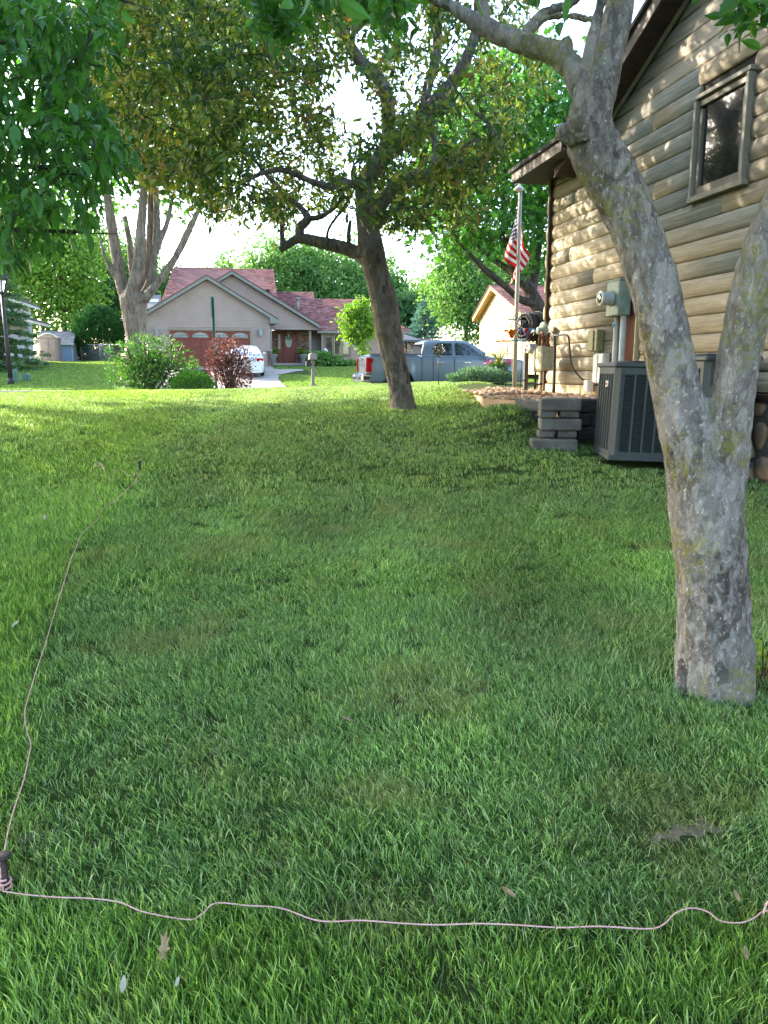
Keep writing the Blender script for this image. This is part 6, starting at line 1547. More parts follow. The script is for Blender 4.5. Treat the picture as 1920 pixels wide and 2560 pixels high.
# ---- mid tree
MY = 10.6
bm_ = at(1008, 1024, MY); mt_ = thing('crab_apple_tree', 'leaning dark barked tree with spreading bronze green crown in the middle of the lawn', 'tree', (bm_[0], bm_[1], gz(bm_[0], bm_[1])))
mid_limbs = [
    [(1012, 1060, MY, 84), (1007, 1018, MY, 68), (1003, 985, MY, 59), (993, 935, MY, 58), (982, 885, MY, 62), (970, 820, MY, 66), (960, 755, MY, 66), (949, 712, MY, 62), (937, 668, MY, 62), (928, 625, MY, 64), (919, 565, MY, 54), (911, 500, MY, 44), (913, 455, MY, 44), (932, 424, MY - .05, 46), (968, 380, MY - .1, 46), (1006, 350, MY - .15, 40), (1051, 302, MY - .2, 35), (1092, 251, MY - .3, 35), (1133, 205, MY - .35, 32), (1164, 149, MY - .4, 28), (1185, 92, MY - .4, 24), (1192, 30, MY - .4, 20), (1200, -120, MY - .4, 14)],
    [(966, 385, MY - .1, 38), (972, 345, MY, 36), (971, 300, MY + .1, 34), (969, 256, MY + .15, 33), (957, 213, MY + .2, 32), (928, 179, MY + .25, 30), (889, 138, MY + .3, 28), (873, 95, MY + .3, 24), (905, 56, MY + .3, 20), (959, 26, MY + .3, 18), (995, -10, MY + .3, 15), (1040, -130, MY + .3, 10)],
    [(1060, 290, MY - .2, 24), (1068, 222, MY, 24), (1082, 174, MY + .1, 24), (1092, 128, MY + .2, 23), (1095, 67, MY + .2, 22), (1098, 10, MY + .2, 20), (1090, -130, MY + .2, 12)],
    [(922, 580, MY, 34), (936, 535, MY - .15, 32), (959, 503, MY - .25, 32), (989, 466, MY - .35, 32), (1025, 450, MY - .4, 34), (1061, 440, MY - .45, 33), (1094, 420, MY - .5, 26), (1143, 410, MY - .5, 22), (1189, 405, MY - .5, 22), (1230, 389, MY - .5, 19), (1256, 364, MY - .5, 15), (1249, 346, MY - .5, 13), (1215, 302, MY - .5, 12), (1184, 277, MY - .6, 11), (1148, 231, MY - .6, 8)],
    [(1072, 436, MY - .45, 22), (1086, 400, MY - .4, 20), (1087, 355, MY - .3, 18), (1072, 300, MY - .3, 14)],
    [(1105, 420, MY - .5, 15), (1140, 390, MY - .6, 13), (1172, 358, MY - .7, 11), (1206, 346, MY - .7, 8)],
    [(912, 470, MY, 22), (890, 462, MY - .2, 20), (856, 456, MY - .4, 19), (825, 466, MY - .6, 18), (784, 456, MY - .8, 16), (738, 435, MY - .9, 14), (702, 425, MY - 1.0, 12), (651, 435, MY - 1.1, 10), (600, 462, MY - 1.2, 8), (545, 492, MY - 1.3, 5)],
    [(920, 655, MY, 36), (895, 634, MY + .05, 34), (856, 619, MY + .15, 31), (805, 607, MY + .25, 29), (754, 597, MY + .35, 25), (728, 606, MY + .4, 20), (700, 626, MY + .4, 15)],
    [(752, 598, MY + .35, 22), (750, 570, MY + .4, 24), (768, 550, MY + .4, 24), (760, 528, MY + .5, 18), (730, 500, MY + .6, 15), (692, 464, MY + .8, 13), (651, 420, MY + 1.0, 10), (600, 350, MY + 1.2, 7)],
    [(766, 548, MY + .4, 16), (805, 540, MY + .2, 13), (845, 510, MY + 0, 10), (860, 480, MY - .1, 7)],
    [(706, 620, MY + .4, 11), (705, 580, MY + .4, 11), (703, 536, MY + .5, 11), (670, 512, MY + .5, 9), (620, 490, MY + .4, 6)],
    [(815, 604, MY + .2, 8), (825, 566, MY + .1, 7), (866, 508, MY, 6), (869, 470, MY, 5)],
    [(946, 566, MY - .05, 18), (968, 540, MY - .2, 15), (990, 526, MY - .3, 13), (1012, 520, MY - .4, 10), (1060, 530, MY - .6, 6)],
    [(872, 618, MY + .1, 10), (872, 580, MY + .1, 9), (876, 550, MY + .1, 7)],
    [(880, 110, MY + .3, 18), (840, 70, MY + .3, 14), (790, 20, MY + .2, 10), (720, -60, MY, 7)],
]
mp_ = limb_paths(mid_limbs, 1.0)
make_trunk('trunk', mp_, 'bark_mid', mt_, .013, .010, 7.0, rough=.4)
LB = ([200, 260, 330, 420, 480, 560, 620, 700, 760, 820, 900, 960, 1050, 1120, 1200, 1260, 1310, 1350], [380, 440, 470, 525, 560, 580, 560, 600, 560, 570, 560, 610, 590, 600, 550, 440, 370, 280])
SKYG = [(872, 235, 52, 75), (1020, 60, 40, 60), (1010, 250, 25, 40), (1012, 400, 30, 20), (925, 80, 34, 40), (1150, 330, 30, 22), (925, 300, 30, 60)]
def ok_m(u, v, Yv):
    lim = np.interp(u, *LB) - 25; k = v < lim
    for a, b, c, d in SKYG: k &= ((u - a) / c) ** 2 + ((v - b) / d) ** 2 > 1
    k &= ~((u > 1120) & (v < 330) & (rng.uniform(size=len(u)) < .72))
    k &= ~((u > 700) & (u < 1150) & (v > 60) & (v < 420) & (rng.uniform(size=len(u)) < .42))
    k &= ~((u > 560) & (u < 930) & (v > 385) & (Yv < MY + .3) & (rng.uniform(size=len(u)) < .75))
    k &= ((u - 760) / 620.0) ** 2 + ((Yv - MY - .4) / 4.4) ** 2 < 1
    return k
T = np.vstack([mask_targets(1480, (200, 1380), (0, 640), (7.8, 15.2), ok_m), mask_targets(900, (200, 1320), (-480, 0), (8.0, 15.0), ok_m)])
tw = grow(mp_, T, rmax=.05); twig_mesh(tw, .016, .003, mt_, 'bark_dark')
P_, D_, S_ = twig_leaves(tw, 22, .108, .5, .075); foliage('crown', 'leaf_crab', mt_, LEAF4, P_, D_, S_, .25)
# ---- near-left tree whose boughs hang into the frame
lx_, ly_ = -4.3, 5.3; lb = np.array([lx_, ly_, gz(lx_, ly_)]); lt = thing('broadleaf_tree', 'leafy green tree hanging its boughs in from the left edge', 'tree', lb)
def rel(*a): return [np.array([lx_, ly_, 0]) + np.array([x, y, z]) for x, y, z in a]
lp_ = []
for pts, r0, r1 in ((rel((0, 0, lb[2] - .1), (.05, 0, 1.5), (0, .1, 3.0), (.1, 0, 4.6), (0, 0, 6.2)), .14, .04),
                    (rel((.05, 0, 2.4), (.8, -.2, 2.7), (1.7, -.4, 2.75), (2.45, -.45, 2.72)), .05, .012),
                    (rel((.05, 0, 2.1), (.9, .1, 2.42), (1.9, .2, 2.48), (2.5, .2, 2.45)), .05, .010),
                    (rel((.0, 0, 3.0), (1.0, -.3, 3.3), (2.0, -.5, 3.4), (2.7, -.5, 3.25)), .05, .010),
                    (rel((.05, 0, 3.6), (1.0, .3, 4.0), (2.0, .6, 4.2), (2.7, .6, 4.0)), .05, .012),
                    (rel((0, 0, 3.0), (-1.2, .3, 3.6), (-2.2, .5, 4.0)), .06, .02), (rel((0, 0, 3.3), (.1, 1.2, 3.9), (.2, 2.2, 4.3)), .06, .02), (rel((0, 0, 3.2), (0, -1.2, 3.8), (.3, -2.0, 4.2)), .06, .02)):
    S = smooth_path([list(p) + [r] for p, r in zip(pts, np.linspace(r0, r1, len(pts)))], 14); lp_.append(S)
make_trunk('trunk', lp_, 'bark_dark', lt, .02, .008, 7.0)
RB = ([-200, 0, 60, 120, 200, 260, 320, 360, 420, 470, 520, 570, 620, 650], [300, 280, 310, 315, 225, 230, 290, 330, 365, 300, 250, 235, 150, 60])
def ok_l(u, v, Yv):
    lim = np.interp(v, RB[0], RB[1]) - 12
    return (u < lim) & (v < 655) & ~((u > 60) & (v > 440) & (v < 560) & (rng.uniform(size=len(u)) < .45))
T = np.vstack([mask_targets(265, (-60, 380), (-60, 660), (4.0, 6.4), ok_l), np.array([lx_, ly_, 4.3]) + sphere_pts(420) * [2.6, 2.6, 2.2]])
uu, vv = proj_np(T); keep = ~((uu > -30) & (uu < 1950) & (vv > -40) & (np.arange(len(T)) >= 265)); T = T[keep]
tw = grow(lp_, T, rmax=.05); twig_mesh(tw, .012, .0025, lt, 'bark_dark')
P_, D_, S_ = twig_leaves(tw, 17, .098, .9, .05); S_ *= rng.choice([.6, .8, 1.0, 1.15], len(S_))
uu, vv = proj_np(P_); sel = np.where((uu > 0) & (uu < 400) & (vv > 0) & (vv < 650) & (P_[:, 1] < 5.0))[0]; sel = sel[np.argsort(P_[sel, 1])][:280]
lm = np_mesh('leaf', LEAF8[0], [LEAF8[1]], True)
for i in sel:
    o = link('leaf', lm, 'leaf_near', lt, P_[i] - ORG[lt.name]); d = Vector(D_[i]).normalized(); o.rotation_mode = 'QUATERNION'; o.rotation_quaternion = d.to_track_quat('Y', 'Z'); o.scale = (S_[i],) * 3
kp = np.ones(len(P_), bool); kp[sel] = False
foliage('crown', 'leaf_near', lt, LEAF8, P_[kp], D_[kp], S_[kp], .35)
# ---- generic broadleaf crown
def broadleaf(name, label, base, paths, centre, rad, nclump, per, mat, size, tmpl=BLOB, bark='bark_maple', voxel=.05, clump=.16, droop=.1, keepf=None, remesh=True, group=None, sub=None):
    base = np.array(base, float); g = thing(name, label, 'tree', base, group=group)
    centre = np.array(centre, float); rad = np.array(rad, float)
    if paths is None:
        paths = []; H_ = centre[2] - base[2]
        tr_ = [base - [0, 0, .2], base + [.02 * H_, 0, H_ * .45], centre + [0, 0, rad[2] * .5]]
        paths.append(smooth_path([list(p) + [r] for p, r in zip(tr_, (.028 * H_ + .08, .02 * H_ + .05, .03))], 14))
        for k in range(7):
            a = 2 * math.pi * k / 7 + rng.uniform(-.4, .4); s0 = base + (centre - base) * rng.uniform(.5, .95)
            e = centre + rad * [.75 * math.cos(a), .75 * math.sin(a), rng.uniform(-.2, .6)]
            paths.append(smooth_path([list(s0) + [.012 * H_ + .03], list((s0 + e) / 2 + [0, 0, .06 * H_]) + [.008 * H_ + .015], list(e) + [.012]], 10))
    if remesh: make_trunk('trunk', paths, bark, g, voxel, voxel * .7, 4.0 + .05 / voxel)
    else:
        m = MB()
        for S in paths: m.tube(S[:, :3], S[:, 3], 7)
        m.build('trunk', bark, g)
    C = sphere_pts(nclump * 2, .35); C = C * (1 + .28 * noise3(C, 2.2, base[0]))[:, None]; C = centre + C * rad
    if keepf is not None: uu, vv = proj_np(C); C = C[keepf(uu, vv, C)]
    C = C[:nclump]
    tw = grow(paths, C, rmax=.2); twig_mesh(tw, .04, .008, g, bark, 'twigs', 4)
    n = len(C) * per; i = np.repeat(np.arange(len(C)), per); r = rng.normal(size=(n, 3)); cs = clump * rad.mean() * rng.uniform(.6, 1.3, len(C))
    P = C[i] + r * cs[i][:, None] * [1, 1, .62]; D = r * .6 + rng.normal(size=(n, 3)) * .7 + [0, 0, -droop]
    foliage('crown', mat, g, tmpl, P, D, rng.uniform(.6, 1.3, n) * size); return g
# maple behind the house corner
RY = 20.5
rl = limb_paths([[(1396, 980, RY, 46), (1376, 850, RY, 42), (1358, 796, RY, 40), (1343, 762, RY, 36), (1327, 729, RY, 32), (1310, 705, RY, 28), (1292, 690, RY, 26), (1276, 640, RY, 22), (1262, 560, RY, 18), (1262, 440, RY, 12), (1270, 300, RY, 7)],
                 [(1340, 756, RY, 22), (1310, 752, RY - .2, 20), (1289, 740, RY - .3, 18), (1267, 719, RY - .4, 17), (1240, 697, RY - .5, 15), (1213, 675, RY - .6, 13), (1186, 648, RY - .7, 10), (1140, 600, RY - .9, 6)],
                 [(1292, 690, RY, 20), (1262, 668, RY + .3, 16), (1222, 640, RY + .5, 12), (1170, 590, RY + .7, 8)],
                 [(1330, 735, RY, 24), (1340, 660, RY + .5, 20), (1350, 560, RY + .8, 16), (1350, 400, RY + .8, 9)]])
def ok_r(u, v, C):
    lim = np.interp(u, [1020, 1060, 1110, 1150, 1200, 1250, 1300, 1400, 1500], [560, 640, 640, 700, 640, 650, 690, 720, 720]); top = np.interp(u, [1020, 1080, 1130, 1200, 1300, 1420], [420, 330, 230, 150, 110, 60])
    return (v < lim - 20) & (v > top)
broadleaf('maple_tree', 'deep green maple behind the flag pole and the house corner', (rl[0][0][0], rl[0][0][1], gz(rl[0][0][0], rl[0][0][1])), rl, at(1265, 410, RY + .5), (3.0, 3.0, 3.6), 330, 34, 'leaf_maple', .19, MAPLE, 'bark_dark', .03, .12, .3, ok_r)
# many-stemmed maple across the street
SY = 33.5
sl_ = limb_paths([[(344, 985, SY, 62), (342, 900, SY, 50), (341, 850, SY, 48), (337, 790, SY, 58), (335, 750, SY, 66), (335, 728, SY, 56)],
                  [(318, 750, SY, 34), (305, 715, SY, 30), (294, 650, SY, 28), (281, 580, SY, 25), (270, 500, SY, 20), (255, 380, SY, 12)],
                  [(296, 705, SY, 12), (274, 670, SY - .2, 11), (258, 630, SY - .3, 10), (250, 590, SY - .4, 9), (240, 520, SY - .5, 6)],
                  [(325, 745, SY - .3, 34), (338, 690, SY - .4, 28), (348, 640, SY - .4, 26), (352, 577, SY - .4, 24), (357, 510, SY - .4, 21), (362, 400, SY - .4, 14)],
                  [(352, 740, SY + .2, 28), (364, 700, SY + .3, 22), (373, 636, SY + .3, 21), (376, 557, SY + .3, 20), (378, 440, SY + .3, 14)],
                  [(356, 745, SY, 26), (372, 712, SY, 20), (386, 650, SY, 17), (392, 560, SY, 16), (390, 450, SY, 11)],
                  [(388, 640, SY, 15), (404, 595, SY, 13), (420, 550, SY, 12), (434, 480, SY, 8)],
                  [(360, 750, SY - .2, 26), (384, 720, SY - .2, 20), (413, 680, SY - .2, 18), (436, 648, SY - .2, 18), (464, 593, SY - .2, 16), (482, 555, SY - .2, 13), (515, 480, SY - .2, 8)],
                  [(338, 720, SY + .5, 20), (330, 670, SY + .6, 16), (324, 610, SY + .6, 14), (312, 540, SY + .6, 11)]])
def ok_s(u, v, C): return (v < np.interp(u, [150, 250, 320, 420, 480, 560, 640], [560, 540, 500, 520, 570, 540, 420]))
broadleaf('maple_tree', 'tall pale barked maple with many upright stems left of the tan house', (sl_[0][0][0], sl_[0][0][1], gz(sl_[0][0][0], sl_[0][0][1])), sl_, at(355, 180, SY), (5.6, 5.0, 5.6), 300, 36, 'leaf_maple', .30, MAPLE, 'bark_maple', .05, .12, .3, ok_s)
# sapling
P = gpix(895, 951); Ys = P[1]
broadleaf('sapling', 'slender young tree with bright green crown on the lawn of the tan house', P, [smooth_path([list(at(895, 960, Ys)) + [.06], list(at(897, 900, Ys)) + [.055], list(at(899, 830, Ys)) + [.04], list(at(898, 765, Ys)) + [.012]], 12)], at(898, 812, Ys), (px(42, Ys), px(40, Ys), px(66, Ys)), 90, 34, 'leaf_yellowgreen', .17, BLOB, 'bark_maple', .02, .17, .1)
# conifers
def conifer(name, label, base, h, r, mat, whorls, size, dens=60, droop=.18, low=.04):
    base = np.array(base, float); g = thing(name, label, 'tree', base); m = MB(); m.tube([base - [0, 0, .1], base + [0, 0, h]], [.02 * h + .03, .02], 8); m.build('trunk', 'bark_dark', g)
    P = []; D = []; m = MB()
    for w_ in range(whorls):
        t = low + (1 - low) * w_ / whorls; L = r * (1 - t) ** .8 + .08; z = base[2] + h * t; nb_ = 7 if t < .8 else 5
        for k in range(nb_):
            a = 2 * math.pi * k / nb_ + w_ * 1.1 + rng.uniform(-.25, .25); ll = L * rng.uniform(.75, 1.1); d = np.array([math.cos(a), math.sin(a), 0]); s0 = np.array([base[0], base[1], z])
            pth = [s0, s0 + d * ll * .5 + [0, 0, -droop * ll * .45], s0 + d * ll + [0, 0, -droop * ll * .55]]; S = smooth_path(pth, 8); m.tube(S, np.linspace(.02 + .004 * ll, .006, len(S)), 4, caps=False)
            n = int(dens * ll / r) + 6; f = rng.uniform(.12, 1, n); pp = s0 + d * ll * f[:, None] + np.stack([0 * f, 0 * f, -droop * ll * .55 * f], 1); sd = np.array([-d[1], d[0], 0])
            wv = rng.uniform(-1, 1, n); wid = .38 * ll * (1 - f * .75); P.append(pp + sd * (wv * wid)[:, None] + np.stack([0 * f, 0 * f, -.15 * np.abs(wv) * wid + rng.normal(size=n) * .04], 1)); D.append(d * .8 + sd * wv[:, None] * .9 + rng.normal(size=(n, 3)) * .25 + [0, 0, -.1])
    m.build('branches', 'bark_dark', g, kind='stuff'); P = np.vstack(P); D = np.vstack(D); foliage('needles', mat, g, TUFT, P, D, rng.uniform(.7, 1.3, len(P)) * size, .5); return g
P = at(-12, 940, 41); conifer('spruce_tree', 'green spruce with layered boughs in front of the white house', (P[0], P[1], gz(P[0], P[1])), 8.2, 2.7, 'leaf_spruce', 17, .36, 110, .3)
P = onq(1062, 900, 66); conifer('spruce_tree', 'pale blue spruce beyond the pickup cab', (P[0], P[1], gz(P[0], P[1])), at(1062, 742, P[1])[2] - gz(P[0], P[1]), 2.3, 'leaf_bluespruce', 17, .36, 60, .05)
P = onq(252, 915, 60); zt = at(250, 768, P[1])[2]; zg = gz(P[0], P[1])
shrub('arborvitae', 'large rounded dark green evergreen beside the sheds', 'tree', (P[0], P[1], zg - .1), (px(118, P[1]) / 2, 1.7, (zt - zg) / 1.86), 9500, 'leaf_cedar', .32, TUFT, 6, shell=.84, lump=.12, up=1.2)
# background trees
def bgtree(label, u, vt, Y, wpx_, mat='leaf_far', n=190, per=50, size=.31, name='background_tree', lowf=.30, **kw):
    P = at(u, 920, Y); zg = gz(P[0], P[1]); zt = at(u, vt, Y)[2]; H_ = zt - zg; r = px(wpx_, Y) / 2
    broadleaf(name, label, (P[0], P[1], zg), None, (P[0], P[1], zg + H_ * (lowf + (1 - lowf) / 2)), (r, r, H_ * (1 - lowf) / 2 * 1.02), n, per, mat, size, BLOB, 'bark_dark', remesh=False, group='trees behind the houses', **kw)
bgtree('tall light green tree above the blue shed, leftmost of the background trees', 60, 380, 68, 300, 'leaf_far', 231, 50, .33, lowf=.1)
bgtree('bright green tree between the white house and the arborvitae', 165, 470, 66, 230, 'leaf_yellowgreen', 187, 50, .31, lowf=.1)
bgtree('green tree rising behind the arborvitae', 270, 560, 78, 220, 'leaf_far_deep', 176, 50, .34, lowf=.1)
bgtree('pale tree top showing above the left end of the red roof', 430, 665, 84, 150, 'leaf_far', 132, 50, .34)
bgtree('round tree top peeking over the middle of the red roof ridge', 577, 640, 90, 120, 'leaf_far', 121, 50, .34)
bgtree('tall airy tree behind the chimney end of the tan house', 715, 575, 82, 210, 'leaf_far', 220, 50, .31, clump=.15)
bgtree('airy light green tree behind the low wing of the tan house', 835, 600, 84, 230, 'leaf_far', 220, 50, .31, clump=.15)
bgtree('leafy tree directly behind the leaning trunk', 945, 640, 88, 170, 'leaf_far', 165, 50, .33)
bgtree('dark tree between the leaning trunk and the blue spruce', 1012, 735, 78, 120, 'leaf_far_deep', 143, 50, .31)
bgtree('yellow green tree top above the blue spruce', 1060, 700, 92, 130, 'leaf_yellowgreen', 121, 50, .34)
bgtree('large drooping light green tree left of the yellow house', 1160, 560, 64, 190, 'leaf_far', 253, 50, .27, lowf=.12)
bgtree('light green tree behind the yellow house roof', 1290, 600, 76, 200, 'leaf_far', 165, 50, .31)
bgtree('light green tree far beyond the lawn at the left edge', -60, 430, 74, 260, 'leaf_far_deep', 165, 50, .34, lowf=.1)
bgtree('low green hedge tree right of the sapling', 960, 800, 70, 110, 'leaf_far_deep', 121, 50, .25, lowf=.1)
bgtree('leafy tree standing behind the many-stemmed maple', 345, 600, 86, 170, 'leaf_far', 154, 50, .33)
# shade trees left of the view
for x, y, h, r, lab in ((-12.5, 10.6, 9.5, 3.7, 'tall shade tree on the lawn left of the view'), (-9.0, 7.2, 8.6, 3.3, 'shade tree near the photographer, left of the view'), (-14.4, 17.0, 11.5, 3.2, 'high crowned shade tree by the street, left of the view'), (-6.5, 1.5, 8.0, 2.9, 'shade tree beside the photographer, left of the view')):
    zg = gz(x, y); broadleaf('shade_tree', lab, (x, y, zg), None, (x, y, zg + h * (.62 if h < 11 else .77)), (r, r, h * (.38 if h < 11 else .2)), 200 if h < 11 else 330, 36, 'leaf_maple', .26, BLOB, 'bark_maple', remesh=False, group='trees left of the view', clump=.2)
# ================================================================== GRASS
clumps = bpy.data.collections.new('grass_tufts')
def tuft(i, nb_, rad, hmin, hmax, wd, lean, seed):
    r = np.random.default_rng(seed); n = nb_
    ang = r.uniform(0, 6.283, n); rr = rad * np.sqrt(r.uniform(0, 1, n)); b = np.stack([rr * np.cos(ang), rr * np.sin(ang), np.full(n, -.006)], 1)
    h = r.uniform(hmin, hmax, n); la = r.uniform(0, 6.283, n); ld = np.stack([np.cos(la), np.sin(la), 0 * la], 1) * (lean * r.uniform(.3, 1.3, n))[:, None] + np.array([lean * .6, 0, 0])
    fa = r.uniform(0, 6.283, n); sd = np.stack([np.cos(fa), np.sin(fa), 0 * fa], 1) * (wd * r.uniform(.7, 1.3, n))[:, None]
    mid = b + ld * (h * .50)[:, None] + np.stack([0 * h, 0 * h, h * .58], 1); tip = b + ld * (h * 1.02)[:, None] + np.stack([0 * h, 0 * h, h * (1.0 - .25 * lean)], 1)
    V = np.stack([b - sd / 2, b + sd / 2, mid + sd * .42, mid - sd * .42, tip], 1).reshape(-1, 3); k = (np.arange(n) * 5)[:, None]
    me = np_mesh('grass_tuft', V, [np.array([[0, 1, 2, 3]]) + k, np.array([[3, 2, 4]]) + k]); me.materials.append(MATS['grass_blade'])
    o = bpy.data.objects.new('grass_tuft_%02d' % i, me); clumps.objects.link(o)
for i in range(5): tuft(i, 64, .075, .025, .06, .0027, .6, 10 + i)        # 0-4 near, leaning
for i in range(5, 8): tuft(i, 60, .075, .03, .07, .0029, .45, 10 + i)       # 5-7 near, upright
for i in range(8, 11): tuft(i, 80, .14, .03, .065, .0055, .5, 10 + i)     # 8-10 middle
for i in range(11, 13): tuft(i, 60, .30, .04, .08, .013, .4, 10 + i)        # 11-12 far
for i in range(13, 16): tuft(i, 9, .09, .02, .05, .0022, 1.9, 10 + i)       # 13-15 fallen clippings
def gn_tree():
    t = bpy.data.node_groups.new('grass_scatter', 'GeometryNodeTree')
    t.interface.new_socket('Geometry', in_out='INPUT', socket_type='NodeSocketGeometry'); t.interface.new_socket('Geometry', in_out='OUTPUT', socket_type='NodeSocketGeometry')
    N = t.nodes; gi = N.new('NodeGroupInput'); go = N.new('NodeGroupOutput'); ip = N.new('GeometryNodeInstanceOnPoints'); ci = N.new('GeometryNodeCollectionInfo')
    ci.inputs['Collection'].default_value = clumps; ci.inputs['Separate Children'].default_value = True; ci.inputs['Reset Children'].default_value = True
    mp_ = N.new('GeometryNodeMeshToPoints')
    def attr(name, typ): a = N.new('GeometryNodeInputNamedAttribute'); a.data_type = typ; a.inputs[0].default_value = name; return a.outputs[0]
    L = t.links; L.new(gi.outputs[0], mp_.inputs[0]); L.new(mp_.outputs[0], ip.inputs['Points']); L.new(ci.outputs[0], ip.inputs['Instance'])
    ip.inputs['Pick Instance'].default_value = True; L.new(attr('idx', 'INT'), ip.inputs['Instance Index']); L.new(attr('rot', 'FLOAT_VECTOR'), ip.inputs['Rotation']); L.new(attr('scl', 'FLOAT_VECTOR'), ip.inputs['Scale']); L.new(ip.outputs[0], go.inputs[0]); return t
GN = gn_tree()
def scatter(name, label, x, y, idx, tint, dry, scl, lean_dir=None, pale=None):
    n = len(x); z = ground(x, y); me = bpy.data.meshes.new(name); me.vertices.add(n); me.vertices.foreach_set('co', np.stack([x, y, z], 1).astype(np.float32).ravel())
    e = .05; sx = (ground(x + e, y) - z) / e; sy = (ground(x, y + e) - z) / e
    yaw_ = rng.uniform(0, 6.283, n) if lean_dir is None else lean_dir + rng.normal(size=n) * .9
    rot = np.stack([sy * .8, -sx * .8, yaw_], 1)
    a = me.attributes.new('idx', 'INT', 'POINT'); a.data.foreach_set('value', idx.astype(np.int32))
    a = me.attributes.new('tint', 'FLOAT', 'POINT'); a.data.foreach_set('value', tint.astype(np.float32))
    a = me.attributes.new('dry', 'FLOAT', 'POINT'); a.data.foreach_set('value', dry.astype(np.float32))
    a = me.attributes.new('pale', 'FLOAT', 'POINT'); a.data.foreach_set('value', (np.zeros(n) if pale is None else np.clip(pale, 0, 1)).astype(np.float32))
    a = me.attributes.new('rot', 'FLOAT_VECTOR', 'POINT'); a.data.foreach_set('vector', rot.astype(np.float32).ravel())
    a = me.attributes.new('scl', 'FLOAT_VECTOR', 'POINT'); a.data.foreach_set('vector', np.stack([scl * .5 + .5, scl * .5 + .5, scl], 1).astype(np.float32).ravel())
    o = link(name, me); md = o.modifiers.new('scatter', 'NODES'); md.node_group = GN; props(o, label, 'grass', None, 'stuff'); return o
def vnoise(x, y, s, off=0.0):                               # cheap smooth value noise on a lattice
    X_, Y_ = x * s + off, y * s + off * 1.7; i = np.floor(X_).astype(int); j = np.floor(Y_).astype(int); fx, fy = X_ - i, Y_ - j; fx = fx * fx * (3 - 2 * fx); fy = fy * fy * (3 - 2 * fy)
    h = lambda a, b: np.modf(np.abs(np.sin(a * 127.1 + b * 311.7 + off) * 43758.5453))[0]
    return (h(i, j) * (1 - fx) + h(i + 1, j) * fx) * (1 - fy) + (h(i, j + 1) * (1 - fx) + h(i + 1, j + 1) * fx) * fy
sA_ = str_path(sp1[::2])[:, :2]; sB_ = str_path(sp2[:27:2])[:, :2]
edge = np.vstack([sB_, [[gpix(372, 1130)[0], gpix(372, 1130)[1]], [gpix(410, 1060)[0], gpix(410, 1060)[1]], [gpix(440, 1010)[0], gpix(440, 1010)[1]], [-4.4, 17], [-6, 25]]]); o_ = np.argsort(edge[:, 1]); edge = edge[o_]
oa = np.argsort(sA_[:, 0]); sA_ = sA_[oa]
def zone(x, y):
    """1 = fresh bright grass outside the string, 0 = older mown lawn inside"""
    xe = np.interp(y, edge[:, 1], edge[:, 0]); ye = np.interp(x, sA_[:, 0], sA_[:, 1]); w_ = .05 + .03 * y
    out = np.maximum(1 - sstep(-w_, w_, x - xe), 1 - sstep(-.06, .06, y - ye)); return out
def frame_ok(x, y, mg=60):
    P = np.stack([x, y, ground(x, y)], 1); d = P - _C; z = d @ _F; u = 960 + FPX * d[:, 0] / z; v = 1280 - FPX * (d @ _U) / z
    return (u > -mg) & (u < 1920 + mg) & (v < 2560 + mg * 2) & (z > .1)
def sheen_f(x, y):                                           # older mown lawn: mowing lanes, sheen of leaning blades painted in as brighter colour
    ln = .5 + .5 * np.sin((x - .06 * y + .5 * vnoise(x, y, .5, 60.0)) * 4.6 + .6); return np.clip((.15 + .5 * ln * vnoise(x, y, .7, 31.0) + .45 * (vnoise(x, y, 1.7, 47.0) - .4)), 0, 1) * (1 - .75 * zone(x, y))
TRK = [(base_n[0], base_n[1], .20), (bm_[0], bm_[1], .20)]
def lawn_pts(x0, x1, y0, y1, dens):
    n = int((x1 - x0) * (y1 - y0) * dens); x = rng.uniform(x0, x1, n); y = rng.uniform(y0, y1, n); k = frame_ok(x, y)
    k &= ~inpoly(x, y, BED); a_, b_ = np.array([2.0, 8.15]), None
    xw = p0; pp = x * E1[0] + y * E1[1]; k &= pp < p0 - .06
    k &= ~((np.abs(x - ctr[0]) < ac_w / 2 + .02) & (np.abs(y - ctr[1]) < ac_w / 2 + .02)); k &= ~((x > 1.72) & (y > 8.2) & (y < 9.2)); k &= ~((x > 2.05) & (y > 8.12) & (y < 8.6))
    for a, b, r in TRK: k &= (x - a) ** 2 + (y - b) ** 2 > (r * .78) ** 2
    q = -.1958 * x + .9806 * y; k &= (q < 25.2)
    return x[k], y[k]
SOIL = [(gpix(u, v), r) for u, v, r in ((1650, 2100, .035), (1700, 2092, .05), (1765, 2080, .05), (690, 2165, .03), (75, 2100, .04), (50, 2190, .04), (170, 1460, .05), (130, 1500, .04), (1420, 2100, .03))]
def soil_amt(x, y):
    s_ = np.zeros(len(x))
    for P, r in SOIL: s_ = np.maximum(s_, np.exp(-((x - P[0]) ** 2 / (r * 1.5) ** 2 + (y - P[1]) ** 2 / r ** 2)))
    return s_
plain('bare_soil', '#94856e', '#6b5c49', .95, 30, .9, bd=.012)
for P, r in SOIL:
    n_ = 22; m = MB(); ring = []
    for k_ in range(n_):
        a = 2 * math.pi * k_ / n_; rr = r * (.7 + .9 * mnoise.noise(Vector((P[0] * 3 + math.cos(a), P[1] * 3 + math.sin(a), 1.0)))); xx, yy = P[0] + 1.5 * rr * math.cos(a), P[1] + rr * (1 + .3 * math.sin(5 * a)) * math.sin(a); ring.append((xx, yy, gz(xx, yy) + .004))
    m.add(ring + [(P[0], P[1], gz(P[0], P[1]) + .006)], [(k_, (k_ + 1) % n_, n_) for k_ in range(n_)], True); o = m.build('bare_patch', 'bare_soil'); o['kind'] = 'structure'
